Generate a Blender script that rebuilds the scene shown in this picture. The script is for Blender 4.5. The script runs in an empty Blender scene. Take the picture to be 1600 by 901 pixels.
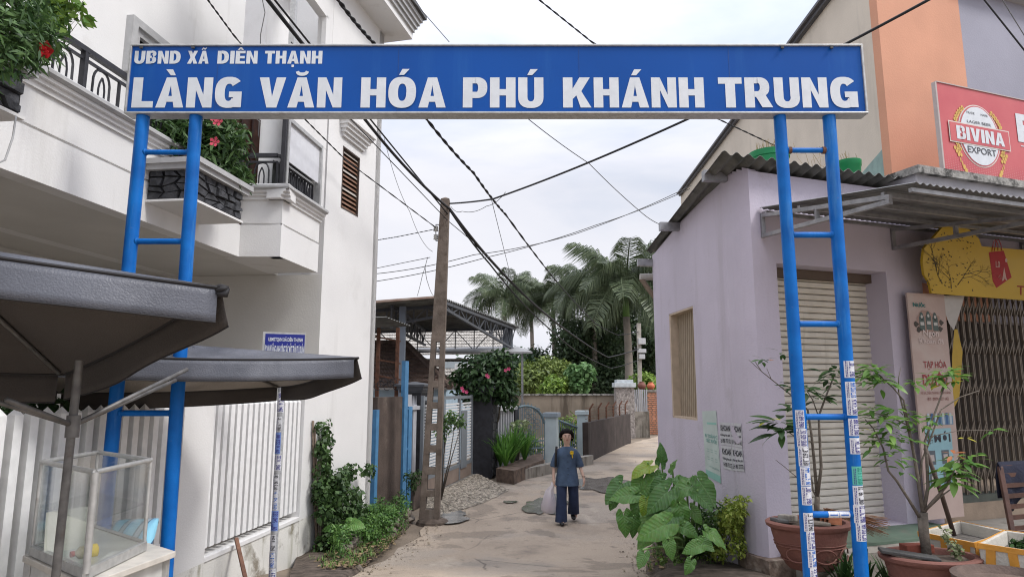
import bpy, bmesh, math, random
import numpy as np
from mathutils import Vector, Matrix, Quaternion
R = math.radians
random.seed(7); RNG = np.random.default_rng(7)
scene = bpy.context.scene
COL = scene.collection
# ------------------------------------------------------------------ camera
F = 1030.0; PITCH = R(8.72); CAMZ = 1.65
sp, cp = math.sin(PITCH), math.cos(PITCH)
cam_d = bpy.data.cameras.new('camera'); cam = bpy.data.objects.new('camera', cam_d); COL.objects.link(cam)
cam.location = (0, 0, CAMZ); cam.rotation_euler = (R(90) + PITCH, 0, 0)
cam_d.sensor_width = 36; cam_d.lens = F / 1600 * 36; cam_d.clip_start = 0.05; cam_d.clip_end = 2000
scene.camera = cam
# ------------------------------------------------------------------ sky and sun
w = bpy.data.worlds.new('World'); scene.world = w; w.use_nodes = True
nt = w.node_tree; nt.nodes.clear()
def wn(t, **k):
    n = nt.nodes.new(t)
    for a, b in k.items(): setattr(n, a, b)
    return n
out = wn('ShaderNodeOutputWorld'); bg = wn('ShaderNodeBackground'); bg.inputs[1].default_value = 0.1
sky = wn('ShaderNodeTexSky', sky_type='NISHITA', sun_disc=False)
sky.air_density = 1.2; sky.dust_density = 2.5
tc = wn('ShaderNodeTexCoord'); mp = wn('ShaderNodeMapping'); mp.inputs['Scale'].default_value = (1.0, 1.0, 3.2)
nz = wn('ShaderNodeTexNoise'); nz.inputs['Scale'].default_value = 1.6; nz.inputs['Detail'].default_value = 7; nz.inputs['Roughness'].default_value = .52; nz.inputs['Distortion'].default_value = .35
rc = wn('ShaderNodeValToRGB'); rc.color_ramp.elements[0].position = .34; rc.color_ramp.elements[0].color = (4.1, 4.3, 4.95, 1)
rc.color_ramp.elements[1].position = .68; rc.color_ramp.elements[1].color = (5.4, 5.38, 5.7, 1)
rf = wn('ShaderNodeValToRGB'); rf.color_ramp.elements[0].position = .33; rf.color_ramp.elements[0].color = (.62,) * 3 + (1,)
rf.color_ramp.elements[1].position = .56; rf.color_ramp.elements[1].color = (.97,) * 3 + (1,)
mx = wn('ShaderNodeMix', data_type='RGBA')
L = nt.links.new
L(tc.outputs['Generated'], mp.inputs[0]); L(mp.outputs[0], nz.inputs['Vector']); L(nz.outputs['Fac'], rc.inputs[0]); L(nz.outputs['Fac'], rf.inputs[0])
L(rf.outputs[0], mx.inputs[0]); L(sky.outputs[0], mx.inputs[6]); L(rc.outputs[0], mx.inputs[7]); 
# overcast: the cloud layer brightens evenly from the horizon to the zenith (CIE overcast sky)
sxz = wn('ShaderNodeSeparateXYZ'); L(tc.outputs['Generated'], sxz.inputs[0]); mrz = wn('ShaderNodeMapRange'); mrz.inputs[1].default_value = .30; mrz.inputs[2].default_value = 1.0; mrz.inputs[3].default_value = 1.0; mrz.inputs[4].default_value = 2.6
L(sxz.outputs[2], mrz.inputs[0]); vm = wn('ShaderNodeVectorMath', operation='SCALE'); L(mx.outputs[2], vm.inputs[0]); L(mrz.outputs[0], vm.inputs[3]); L(vm.outputs[0], bg.inputs[0]); L(bg.outputs[0], out.inputs[0])
sd = bpy.data.lights.new('sun', 'SUN'); sd.energy = 1.35; sd.angle = R(14); sd.color = (1, .98, .95)
sun = bpy.data.objects.new('sun', sd); COL.objects.link(sun)
sv = Vector((.66, -.25, .85)).normalized()   # towards the sun behind thin cloud
sky.sun_elevation = math.asin(sv.z); sky.sun_rotation = math.atan2(sv.x, sv.y)
sun.rotation_euler = sv.to_track_quat('Z', 'Y').to_euler()
scene.view_settings.view_transform = 'Standard'; scene.view_settings.look = 'None'
scene.view_settings.exposure = 0.82; scene.view_settings.gamma = 1
scene.cycles.max_bounces = 6; scene.cycles.diffuse_bounces = 4; scene.cycles.transparent_max_bounces = 12
scene.cycles.use_adaptive_sampling = True; scene.cycles.filter_width = 1.1
# ------------------------------------------------------------------ projection helpers (pixel of the 1600x901 photo + real depth -> place)
CV = Vector((0, 0, CAMZ))
def ray(u, v):
    up = (450.5 - v) / F
    return Vector(((u - 800) / F, cp - up * sp, sp + up * cp))
def PD(u, v, D):
    r = ray(u, v); return CV + r * (D / r.y)
def PZ(u, v, z):
    r = ray(u, v); return CV + r * ((z - CAMZ) / r.z)
def G(y):
    t = min(1, max(0, (y - 5.0) / 4.2)); return -.5 * t * t * (3 - 2 * t)
def PG(u, v, up=0):
    z = -.3
    for _ in range(12):
        p = PZ(u, v, z + up); z = G(p.y)
    return PZ(u, v, z + up)
def px(p):
    d = p - CV; f = d.y * cp + d.z * sp; u = -d.y * sp + d.z * cp
    return 800 + F * d.x / f, 450.5 - F * u / f
class Pl:                                # a vertical plane; n points to the side the camera is on
    def __init__(s, x, y, dx, dy):
        s.p = Vector((x, y, 0)); s.d = Vector((dx, dy, 0)).normalized(); n = Vector((dy, -dx, 0)).normalized()
        s.n = n if n.dot(-s.p) > 0 else -n
    def hit(s, u, v, off=0):
        p = s.p + s.n * off; r = ray(u, v); return CV + r * (s.n.dot(p) / s.n.dot(r))
    def s(s_, u, v, off=0): return (s_.hit(u, v, off) - s_.p).dot(s_.d)
    def z(s, u, v, off=0): return s.hit(u, v, off).z
    def pt(s_, s, z, off=0):
        q = s_.p + s_.d * s + s_.n * off; return Vector((q.x, q.y, z))
# ------------------------------------------------------------------ materials
MATS = {}
def mat(name, col, rough=.7, var=.12, scale=6, bump=.15, bscale=40, metal=0, spec=.4, col2=None, dirt=None, streak=None, detail=5, trans=0, alpha=1, coat=0):
    """base colour with a noise variation, fine relief, optional dirt (colour, scale, threshold, amount) and vertical streaks"""
    if name in MATS: return MATS[name]
    m = bpy.data.materials.new(name); m.use_nodes = True; t = m.node_tree; N = t.nodes; b = N['Principled BSDF']; K = t.links.new
    b.inputs['Roughness'].default_value = rough; b.inputs['Metallic'].default_value = metal
    b.inputs['Specular IOR Level'].default_value = spec
    if coat: b.inputs['Coat Weight'].default_value = coat; b.inputs['Coat Roughness'].default_value = .15
    tc = N.new('ShaderNodeTexCoord'); n1 = N.new('ShaderNodeTexNoise'); n1.inputs['Scale'].default_value = scale; n1.inputs['Detail'].default_value = detail
    K(tc.outputs['Object'], n1.inputs['Vector'])
    r = N.new('ShaderNodeValToRGB'); c = Vector(col); c2 = Vector(col2) if col2 else c * (1 + var)
    a = c * (1 - var)
    r.color_ramp.elements[0].position = .32; r.color_ramp.elements[0].color = (*a, 1)
    r.color_ramp.elements[1].position = .68; r.color_ramp.elements[1].color = (*c2, 1)
    K(n1.outputs['Fac'], r.inputs[0]); last = r.outputs[0]
    def layer(last, dcol, sc, th, amt, stretch=(1, 1, 1)):
        mp = N.new('ShaderNodeMapping'); mp.inputs['Scale'].default_value = stretch; K(tc.outputs['Object'], mp.inputs[0])
        n2 = N.new('ShaderNodeTexNoise'); n2.inputs['Scale'].default_value = sc; n2.inputs['Detail'].default_value = 8; n2.inputs['Roughness'].default_value = .62
        K(mp.outputs[0], n2.inputs['Vector'])
        r2 = N.new('ShaderNodeValToRGB'); r2.color_ramp.elements[0].position = th; r2.color_ramp.elements[0].color = (0, 0, 0, 1)
        r2.color_ramp.elements[1].position = min(1, th + .14); r2.color_ramp.elements[1].color = (amt, amt, amt, 1)
        K(n2.outputs['Fac'], r2.inputs[0]); mxn = N.new('ShaderNodeMix'); mxn.data_type = 'RGBA'
        K(r2.outputs[0], mxn.inputs[0]); K(last, mxn.inputs[6]); mxn.inputs[7].default_value = (*dcol, 1); return mxn.outputs[2]
    if dirt: last = layer(last, *dirt)
    if streak: last = layer(last, *streak, (1, 1, .12))
    K(last, b.inputs['Base Color'])
    if bump:
        n3 = N.new('ShaderNodeTexNoise'); n3.inputs['Scale'].default_value = bscale; n3.inputs['Detail'].default_value = 4
        K(tc.outputs['Object'], n3.inputs['Vector']); bp = N.new('ShaderNodeBump'); bp.inputs['Strength'].default_value = bump; bp.inputs['Distance'].default_value = .02
        K(n3.outputs['Fac'], bp.inputs['Height']); K(bp.outputs[0], b.inputs['Normal'])
    if trans: b.inputs['Transmission Weight'].default_value = trans
    if alpha < 1: b.inputs['Alpha'].default_value = alpha
    MATS[name] = m; return m
def flat(name, col, rough=.6, **k): return mat(name, col, rough, var=k.pop('var', .05), scale=k.pop('scale', 12), bump=k.pop('bump', 0), **k)
def leafmat(name, c1, c2, scale=1.5, rough=.5, tr=.25):
    if name in MATS: return MATS[name]
    m = bpy.data.materials.new(name); m.use_nodes = True; t = m.node_tree; N = t.nodes; b = N['Principled BSDF']; K = t.links.new
    b.inputs['Roughness'].default_value = rough; b.inputs['Specular IOR Level'].default_value = .35
    ge = N.new('ShaderNodeNewGeometry'); r = N.new('ShaderNodeValToRGB'); r.color_ramp.elements[0].color = (*c1, 1); r.color_ramp.elements[1].color = (*c2, 1)
    K(ge.outputs['Random Per Island'], r.inputs[0]); K(r.outputs[0], b.inputs['Base Color'])
    td = N.new('ShaderNodeBsdfTranslucent'); K(r.outputs[0], td.inputs[0]); ms = N.new('ShaderNodeMixShader'); ms.inputs[0].default_value = tr
    K(b.outputs[0], ms.inputs[1]); K(td.outputs[0], ms.inputs[2]); K(ms.outputs[0], N['Material Output'].inputs[0])
    MATS[name] = m; return m
# ------------------------------------------------------------------ mesh builder
class MB:
    def __init__(s): s.v = []; s.f = []
    def add(s, vs, fs):
        o = len(s.v); s.v += [tuple(v) for v in vs]; s.f += [tuple(i + o for i in f) for f in fs]; return s
    def hexa(s, a, b): # two quads, a bottom / b top, same order
        return s.add(list(a) + list(b), [(3, 2, 1, 0), (4, 5, 6, 7), (0, 1, 5, 4), (1, 2, 6, 5), (2, 3, 7, 6), (3, 0, 4, 7)])
    def box(s, c, sz, rz=0, ax=None):
        c = Vector(c); x, y, z = [q / 2 for q in sz]; M = ax if ax else Matrix.Rotation(rz, 3, 'Z')
        P = [c + M @ Vector(q) for q in ((-x, -y, -z), (x, -y, -z), (x, y, -z), (-x, y, -z), (-x, -y, z), (x, -y, z), (x, y, z), (-x, y, z))]
        return s.hexa(P[:4], P[4:])
    def beam(s, p, q, w, h=None, side=None):
        p, q = Vector(p), Vector(q); h = h or w; d = (q - p).normalized()
        sd = Vector(side).normalized() if side else (d.cross(Vector((0, 0, 1))) if abs(d.z) < .95 else d.cross(Vector((0, 1, 0)))).normalized()
        sd = (sd - d * sd.dot(d)).normalized(); u = sd.cross(d).normalized(); a = sd * w / 2; b = u * h / 2
        return s.hexa([p - a - b, p + a - b, p + a + b, p - a + b], [q - a - b, q + a - b, q + a + b, q - a + b])
    def prism(s, poly, ext):
        ext = Vector(ext); P = [Vector(p) for p in poly]; n = len(P)
        return s.add(P + [p + ext for p in P], [tuple(range(n)), tuple(range(2 * n - 1, n - 1, -1))] + [(i, i + n, (i + 1) % n + n, (i + 1) % n) for i in range(n)])
    def tube(s, pts, r, k=8, cap=True, sy=1):
        P = [Vector(p) for p in pts]; n = len(P); rs = r if isinstance(r, (list, tuple)) else [r] * n; vs = []; prev = None
        for i in range(n):
            d = (P[min(i + 1, n - 1)] - P[max(i - 1, 0)]).normalized()
            if prev is None: a = d.cross(Vector((0, 0, 1))) if abs(d.z) < .9 else d.cross(Vector((0, 1, 0)))
            else: a = prev - d * prev.dot(d)
            a.normalize(); prev = a; b = d.cross(a)
            vs += [P[i] + (a * math.cos(2 * math.pi * j / k) + b * math.sin(2 * math.pi * j / k) * sy) * rs[i] for j in range(k)]
        fs = [(i * k + j, i * k + (j + 1) % k, (i + 1) * k + (j + 1) % k, (i + 1) * k + j) for i in range(n - 1) for j in range(k)]
        if cap: fs += [tuple(range(k - 1, -1, -1)), tuple((n - 1) * k + j for j in range(k))]
        return s.add(vs, fs)
    def lathe(s, c, prof, k=24, sx=1, sy=1):
        c = Vector(c); vs = [c + Vector((r * sx * math.cos(2 * math.pi * j / k), r * sy * math.sin(2 * math.pi * j / k), z)) for r, z in prof for j in range(k)]
        n = len(prof); fs = [(i * k + j, i * k + (j + 1) % k, (i + 1) * k + (j + 1) % k, (i + 1) * k + j) for i in range(n - 1) for j in range(k)]
        return s.add(vs, fs)
    def grid(s, fn, nu, nv):
        vs = [fn(i / nu, j / nv) for j in range(nv + 1) for i in range(nu + 1)]; W = nu + 1
        return s.add(vs, [(j * W + i, j * W + i + 1, (j + 1) * W + i + 1, (j + 1) * W + i) for j in range(nv) for i in range(nu)])
    def build(s, name, m, parent=None, smooth=False, label=None, cat=None, group=None, kind=None, origin=None, bevel=0):
        me = bpy.data.meshes.new(name)
        root = parent
        while root is not None and root.parent is not None: root = root.parent
        if root is not None: o0 = Vector(root.location)
        else:
            A = np.array(s.v); o0 = Vector(origin) if origin else Vector(((A[:, 0].min() + A[:, 0].max()) / 2, (A[:, 1].min() + A[:, 1].max()) / 2, A[:, 2].min()))
        me.from_pydata([(a - o0.x, b - o0.y, c - o0.z) for a, b, c in s.v], [], s.f)
        me.materials.append(m)
        if smooth: me.polygons.foreach_set('use_smooth', [True] * len(me.polygons))
        me.update(); o = bpy.data.objects.new(name, me); COL.objects.link(o)
        if root is None: o.location = o0
        o.parent = parent; tag(o, label, cat, group, kind)
        if bevel:
            b = o.modifiers.new('bevel', 'BEVEL'); b.width = bevel; b.segments = 2; b.limit_method = 'ANGLE'
        if smooth == 'auto':
            me.polygons.foreach_set('use_smooth', [True] * len(me.polygons)); me.set_sharp_from_angle(angle=R(40))
        return o
def tag(o, label=None, cat=None, group=None, kind=None):
    for k, v in (('label', label), ('category', cat), ('group', group), ('kind', kind)):
        if v: o[k] = v
    return o
def empty(name, loc, label=None, cat=None, group=None, kind=None):
    o = bpy.data.objects.new(name, None); COL.objects.link(o); o.location = loc; o.empty_display_size = .2
    return tag(o, label, cat, group, kind)
def inst(src, name, parent, M):       # another object sharing src's mesh, placed by matrix M in the parent's frame
    o = bpy.data.objects.new(name, src if isinstance(src, bpy.types.Mesh) else src.data); COL.objects.link(o); o.parent = parent; o.matrix_local = M; return o
def npmesh(name, V, Fc, m, parent=None, smooth=False, **k):   # V (n,3), Fc (m,4) numpy
    me = bpy.data.meshes.new(name); root = parent
    while root is not None and root.parent is not None: root = root.parent
    o0 = np.array(root.location) if root is not None else np.array([(V[:, 0].min() + V[:, 0].max()) / 2, (V[:, 1].min() + V[:, 1].max()) / 2, V[:, 2].min()])
    V = V - o0; n, q = Fc.shape
    me.vertices.add(len(V)); me.vertices.foreach_set('co', V.astype(np.float32).ravel()); me.loops.add(n * q); me.loops.foreach_set('vertex_index', Fc.astype(np.int32).ravel())
    me.polygons.add(n); me.polygons.foreach_set('loop_start', np.arange(n, dtype=np.int32) * q); me.polygons.foreach_set('loop_total', np.full(n, q, dtype=np.int32))
    me.materials.append(m); me.update(calc_edges=True)
    if smooth: me.polygons.foreach_set('use_smooth', [True] * n)
    o = bpy.data.objects.new(name, me); COL.objects.link(o)
    if root is None: o.location = o0
    o.parent = parent; return tag(o, k.get('label'), k.get('cat'), k.get('group'), k.get('kind'))
# ------------------------------------------------------------------ lettering
def textdata(s, bold=0.0, space=1.0):
    cu = bpy.data.curves.new('t', 'FONT'); cu.body = s; cu.offset = bold; cu.resolution_u = 4; cu.space_character = space; cu.align_x = 'LEFT'
    o = bpy.data.objects.new('t', cu); COL.objects.link(o); dg = bpy.context.evaluated_depsgraph_get(); me = bpy.data.meshes.new_from_object(o.evaluated_get(dg))
    V = np.array([v.co[:] for v in me.vertices]).reshape(-1, 3); Fs = [tuple(p.vertices) for p in me.polygons]
    bpy.data.objects.remove(o); bpy.data.curves.remove(cu); bpy.data.meshes.remove(me); return V, Fs
CAPH = {}
def text(mb, s, P, x0, x1, y0, y1, bold=0, space=1.0):
    """put string s into mb; its capitals' baseline..cap height map to y0..y1 and its width to x0..x1 in the frame P(x, y) -> Vector"""
    V, Fs = textdata(s, bold, space)
    if not len(V): return
    if bold not in CAPH:
        H, _ = textdata('H', bold); CAPH[bold] = (H[:, 1].min(), H[:, 1].max())
    h0, h1 = CAPH[bold]; a, b = V[:, 0].min(), V[:, 0].max()
    mb.add([P(x0 + (x - a) / (b - a) * (x1 - x0), y0 + (y - h0) / (h1 - h0) * (y1 - y0)) for x, y, _ in V], Fs)
# ------------------------------------------------------------------ heavy grotesque capitals for the big signs, drawn as polygons (cap height = 1)
def _ring(cx, cy, ox, oy, ix_, iy, a0, a1, n=14):
    f = lambda rx, ry, t: (cx + rx * math.copysign(abs(math.cos(t)) ** .82, math.cos(t)), cy + ry * math.copysign(abs(math.sin(t)) ** .82, math.sin(t)))
    T = [R(a0 + (a1 - a0) * i / n) for i in range(n + 1)]
    return [[f(ix_, iy, a), f(ox, oy, a), f(ox, oy, b), f(ix_, iy, b)] for a, b in zip(T, T[1:])]
_q = lambda a, b, c, d: [(a, b), (c, b), (c, d), (a, d)]
GL = {'L': ([_q(0, 0, .33, 1), _q(.33, 0, .72, .21)], .72), 'I': ([_q(0, 0, .33, 1)], .33), 'T': ([_q(0, .79, .80, 1), _q(.235, 0, .565, .79)], .80),
 'N': ([_q(0, 0, .30, 1), _q(.56, 0, .86, 1), [(.30, .58), (.56, 0), (.56, .42), (.30, 1)]], .86), 'H': ([_q(0, 0, .32, 1), _q(.54, 0, .86, 1), _q(.32, .40, .54, .61)], .86),
 'A': ([[(0, 0), (.32, 0), (.365, .19), (.41, .38), (.47, .74), (.47, 1), (.31, 1)], [(.94, 0), (.63, 1), (.47, 1), (.47, .74), (.53, .38), (.575, .19), (.62, 0)], _q(.365, .19, .575, .38)], .94),
 'V': ([[(0, 1), (.29, 0), (.465, 0), (.465, .36), (.33, 1)], [(.93, 1), (.60, 1), (.465, .36), (.465, 0), (.64, 0)]], .93), 'E': ([_q(0, 0, .33, 1), _q(.33, 0, .74, .2), _q(.33, .41, .70, .6), _q(.33, .8, .74, 1)], .74),
 'K': ([_q(0, 0, .33, 1), [(.33, .28), (.46, .40), (.63, .54), (.93, 1), (.57, 1), (.33, .62)], [(.46, .40), (.60, 0), (.97, 0), (.63, .54)]], .97),
 'X': ([[(0, 0), (.36, 0), (.47, .27), (.47, .74), (.36, 1), (.02, 1), (.28, .5)], [(.58, 0), (.94, 0), (.66, .5), (.92, 1), (.58, 1), (.47, .74), (.47, .27)]], .94),
 'U': ([_q(0, .36, .31, 1), _q(.54, .36, .85, 1)] + _ring(.425, .36, .425, .38, .115, .16, 180, 360), .85), 'O': (_ring(.48, .5, .48, .52, .145, .29, 0, 360, 28), .96),
 'G': (_ring(.47, .5, .47, .52, .14, .29, 42, 322, 20) + [_q(.48, .33, .91, .52), [(.66, .0), (.91, 0), (.91, .33), (.62, .33)]], .92),
 'D': ([_q(0, 0, .32, 1)] + _ring(.32, .5, .56, .5, .22, .28, -90, 90), .88), 'P': ([_q(0, 0, .32, 1), _q(.32, .80, .44, 1), _q(.32, .31, .44, .52)] + _ring(.44, .655, .38, .345, .07, .14, -90, 90), .82),
 'R': ([_q(0, 0, .32, 1), _q(.32, .80, .44, 1), _q(.32, .35, .44, .54)] + _ring(.44, .675, .39, .325, .07, .13, -90, 90) + [[(.36, .35), (.56, 0), (.92, 0), (.68, .42), (.44, .35)]], .90),
 'B': ([_q(0, 0, .32, 1), _q(.32, .83, .44, 1), _q(.32, .43, .44, .61), _q(.32, 0, .44, .18)] + _ring(.44, .765, .36, .235, .07, .07, -70, 90) + _ring(.44, .27, .40, .27, .08, .10, -90, 68), .84)}
ACC = {'À': ('A', 'g'), 'Ă': ('A', 'b'), 'Á': ('A', 'a'), 'Ó': ('O', 'a'), 'Ú': ('U', 'a'), 'Ã': ('A', 't'), 'Ê': ('E', 'c'), 'Ạ': ('A', 'd')}
def glyph(ch):
    base, ac = ACC.get(ch, (ch, '')); P, w = GL[base]; P = list(P); c = w / 2
    if ac == 'g': P.append([(c - .20, 1.27), (c - .03, 1.07), (c + .14, 1.07), (c + .03, 1.27)][::1])
    if ac == 'a': P.append([(c - .12, 1.07), (c + .05, 1.07), (c + .24, 1.27), (c - .01, 1.27)])
    if ac == 'b': P += _ring(c, 1.25, .24, .20, .13, .09, 195, 345, 8)
    if ac == 'c': P += [[(c - .24, 1.07), (c - .08, 1.07), (c, 1.15), (c, 1.27), (c - .07, 1.27)], [(c, 1.15), (c + .08, 1.07), (c + .24, 1.07), (c + .07, 1.27), (c, 1.27)]]
    if ac == 't': P += [[(c - .25, 1.08), (c - .13, 1.08), (c - .08, 1.16), (c - .12, 1.26)], [(c - .08, 1.16), (c + .08, 1.07), (c + .10, 1.19), (c - .12, 1.26)], [(c + .08, 1.07), (c + .25, 1.22), (c + .15, 1.26), (c + .10, 1.19)]]
    if ac == 'd': P.append(_q(c - .10, -.27, c + .10, -.08))
    return P, w
def block(mb, s, Pf, x0, x1, y0, y1, gap=.09):
    W_ = sum(glyph(c)[1] for c in s) + gap * (len(s) - 1); k = (x1 - x0) / W_; x = 0
    for c in s:
        P, w = glyph(c)
        for i, poly in enumerate(P): mb.add([Pf(x0 + (x + a) * k, y0 + b * (y1 - y0)) - Vector((0, .00025 * i, 0)) for a, b in poly], [tuple(range(len(poly)))])
        x += w + gap
# ------------------------------------------------------------------ foliage
def leaves(centres, radii, n, size, normal_up=.5, aspect=2.2, rng=RNG, shell=.55, squash=(1, 1, 1), droop=.2):
    """n pointed leaves (4-gons folded to 2 faces) spread through clumps; returns V, F"""
    C = np.array([tuple(c) for c in centres], float); Rr = np.array(radii, float); wgt = Rr ** 2; idx = rng.choice(len(C), n, p=wgt / wgt.sum())
    d = rng.normal(size=(n, 3)); d /= np.linalg.norm(d, axis=1)[:, None]; rad = (shell + (1 - shell) * rng.random(n)) ** 1.0 * rng.choice([1, 1, 1, .6], n)
    P = C[idx] + d * (rad * Rr[idx])[:, None] * np.array(squash)
    nrm = d * (1 - normal_up) + np.array([0, 0, 1]) * normal_up + rng.normal(size=(n, 3)) * .45; nrm /= np.linalg.norm(nrm, axis=1)[:, None]
    t = rng.normal(size=(n, 3)); t[:, 2] -= droop * 2; t -= nrm * (t * nrm).sum(1)[:, None]; t /= np.linalg.norm(t, axis=1)[:, None]; b = np.cross(nrm, t)
    L_ = size * (.6 + .8 * rng.random(n)); W_ = L_ / aspect
    base = P; tip = P + t * L_[:, None] - np.array([0, 0, 1]) * (L_ * droop * .5)[:, None]; mid = P + t * (L_ * .45)[:, None]
    l = mid + b * (W_ / 2)[:, None] + nrm * (W_ * .15)[:, None]; r = mid - b * (W_ / 2)[:, None] + nrm * (W_ * .15)[:, None]
    V = np.stack([base, l, tip, r], 1).reshape(-1, 3); i = np.arange(n)[:, None] * 4
    Fc = np.concatenate([i + np.array([[0, 1, 2, 3]])], 1); return V, Fc
def wires(mb, p, q, sag, r=.012, n=18, k=6):
    p, q = Vector(p), Vector(q); mb.tube([p.lerp(q, i / n) - Vector((0, 0, sag * 4 * (i / n) * (1 - i / n))) for i in range(n + 1)], r, k)
def wall_holes(mb, pl, s0, s1, z0, z1, th, holes, off=0):
    S = sorted({s0, s1, *[h[0] for h in holes], *[h[1] for h in holes]}); Z = sorted({z0, z1, *[h[2] for h in holes], *[h[3] for h in holes]})
    inside = lambda a, b: any(h[0] < a < h[1] and h[2] < b < h[3] for h in holes)
    for i in range(len(S) - 1):
        for j in range(len(Z) - 1):
            a, b, c, d = S[i], S[i + 1], Z[j], Z[j + 1]
            if inside((a + b) / 2, (c + d) / 2): continue
            f = [pl.pt(a, c, off), pl.pt(b, c, off), pl.pt(b, d, off), pl.pt(a, d, off)]; k = [p - pl.n * th for p in f]
            mb.add(f, [(0, 1, 2, 3)]); mb.add(k, [(3, 2, 1, 0)])
            for (ia, ib, q) in (((i - 1), j, (0, 3)), ((i + 1), j, (1, 2)), (i, j - 1, (0, 1)), (i, j + 1, (3, 2))):
                o = ia < 0 or ib < 0 or ia >= len(S) - 1 or ib >= len(Z) - 1 or inside((S[ia] + S[ia + 1]) / 2, (Z[ib] + Z[ib + 1]) / 2)
                if o: mb.add([f[q[0]], f[q[1]], k[q[1]], k[q[0]]], [(0, 1, 2, 3)])
def run(mb, pl, s0, s1, prof):   # moulding: profile of (off, z) swept along the plane
    mb.prism([pl.pt(s0, z, o) for o, z in prof], pl.d * (s1 - s0))
def slab(mb, pl, s0, s1, z0, z1, o0, o1): mb.hexa([pl.pt(s0, z0, o0), pl.pt(s1, z0, o0), pl.pt(s1, z0, o1), pl.pt(s0, z0, o1)], [pl.pt(s0, z1, o0), pl.pt(s1, z1, o0), pl.pt(s1, z1, o1), pl.pt(s0, z1, o1)])
# ------------------------------------------------------------------ materials in use
WHITE = mat('white_render', (.70, .695, .685), .75, var=.03, scale=1.5, bump=.12, bscale=60, streak=((.42, .405, .38), 2.6, .58, .35), dirt=((.50, .49, .465), 1.3, .58, .35))
WHITEB = mat('white_render_stained', (.68, .67, .63), .8, var=.06, scale=2, bump=.2, bscale=50, dirt=((.13, .10, .055), 3.0, .50, .8), streak=((.22, .21, .12), 6, .54, .5))
SHADEW = mat('shaded_white_render', (.58, .57, .54), .8, var=.05, scale=1.5, bump=.1)  # white render made greyer: shade of porch and block end put into the colour
TRIM = mat('grey_trim_paint', (.40, .40, .40), .6, var=.08, scale=9, bump=.1, streak=((.2, .2, .2), 6, .6, .5))
IRON = mat('black_iron', (.03, .03, .035), .45, var=.2, scale=20, bump=.1, metal=.3)
SLATW = mat('white_slat_paint', (.76, .76, .755), .55, var=.06, scale=14, bump=.05, streak=((.35, .35, .33), 9, .62, .4))
BLUEP = mat('blue_pipe_paint', (.002, .105, .40), .45, spec=.2, var=.16, scale=5, bump=.08, bscale=70, col2=(.004, .14, .48), streak=((.10, .28, .52), 9, .57, .45), dirt=((.20, .13, .10), 13, .67, .8))
BLUES = mat('blue_sign_vinyl', (.001, .066, .31), .35, var=.10, scale=.9, bump=.03, bscale=5, spec=.22, streak=((.02, .12, .38), 2.5, .55, .5))
ALU = mat('aluminium_frame', (.45, .45, .44), .4, var=.12, scale=25, bump=.05, metal=.5, dirt=((.2, .16, .12), 12, .62, .6))
LETTER = flat('white_vinyl_letters', (.62, .65, .68), .4)
STONE = mat('black_cladding_stone', (.03, .032, .036), .8, var=.35, scale=14, bump=.6, bscale=30, col2=(.07, .072, .08))
MORTAR = flat('black_mortar', (.008, .008, .009), .9)
CONC = mat('weathered_concrete', (.27, .25, .22), .9, var=.2, scale=3, bump=.4, bscale=30, dirt=((.06, .05, .04), 2.5, .5, .7), streak=((.07, .06, .045), 4, .5, .8))
ROAD = mat('beige_concrete_road', (.40, .325, .25), .85, var=.14, scale=.9, bump=.35, bscale=60, dirt=((.16, .135, .115), .8, .56, .75), detail=9)
SOIL = mat('damp_soil', (.07, .052, .038), .95, var=.4, scale=8, bump=.8, bscale=18, col2=(.13, .10, .08))
EARTH = mat('dusty_ground', (.20, .16, .12), .95, var=.25, scale=1.2, bump=.5, bscale=25)
MOSSY = mat('mossy_coping', (.30, .29, .27), .9, var=.25, scale=9, bump=.5, dirt=((.03, .03, .028), 7, .47, .9))
LILAC = mat('lilac_render', (.52, .475, .555), .8, var=.05, scale=1.4, bump=.2, bscale=45, streak=((.42, .38, .43), 3, .54, .55), dirt=((.36, .32, .34), 2.2, .62, .6))
CREAMW = mat('cream_render', (.60, .53, .44), .85, var=.07, scale=1.2, bump=.15, streak=((.44, .39, .33), 3, .58, .5))
ORANGE = mat('orange_render', (.58, .29, .185), .8, var=.07, scale=1.2, bump=.15, streak=((.56, .33, .22), 2, .55, .4))
SLATEW = mat('blue_grey_render', (.30, .30, .36), .8, var=.06, scale=1.5, bump=.15)
ROOFM = mat('grey_corrugated_metal', (.13, .13, .12), .6, var=.25, scale=5, bump=.1, metal=.2, dirt=((.05, .055, .05), 4, .5, .7))
STEEL = mat('galvanised_steel', (.30, .30, .31), .42, var=.2, scale=12, bump=.05, metal=.55, dirt=((.10, .08, .07), 9, .6, .5))
RUST = mat('rusty_steel', (.11, .05, .03), .85, var=.4, scale=15, bump=.3)
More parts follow.
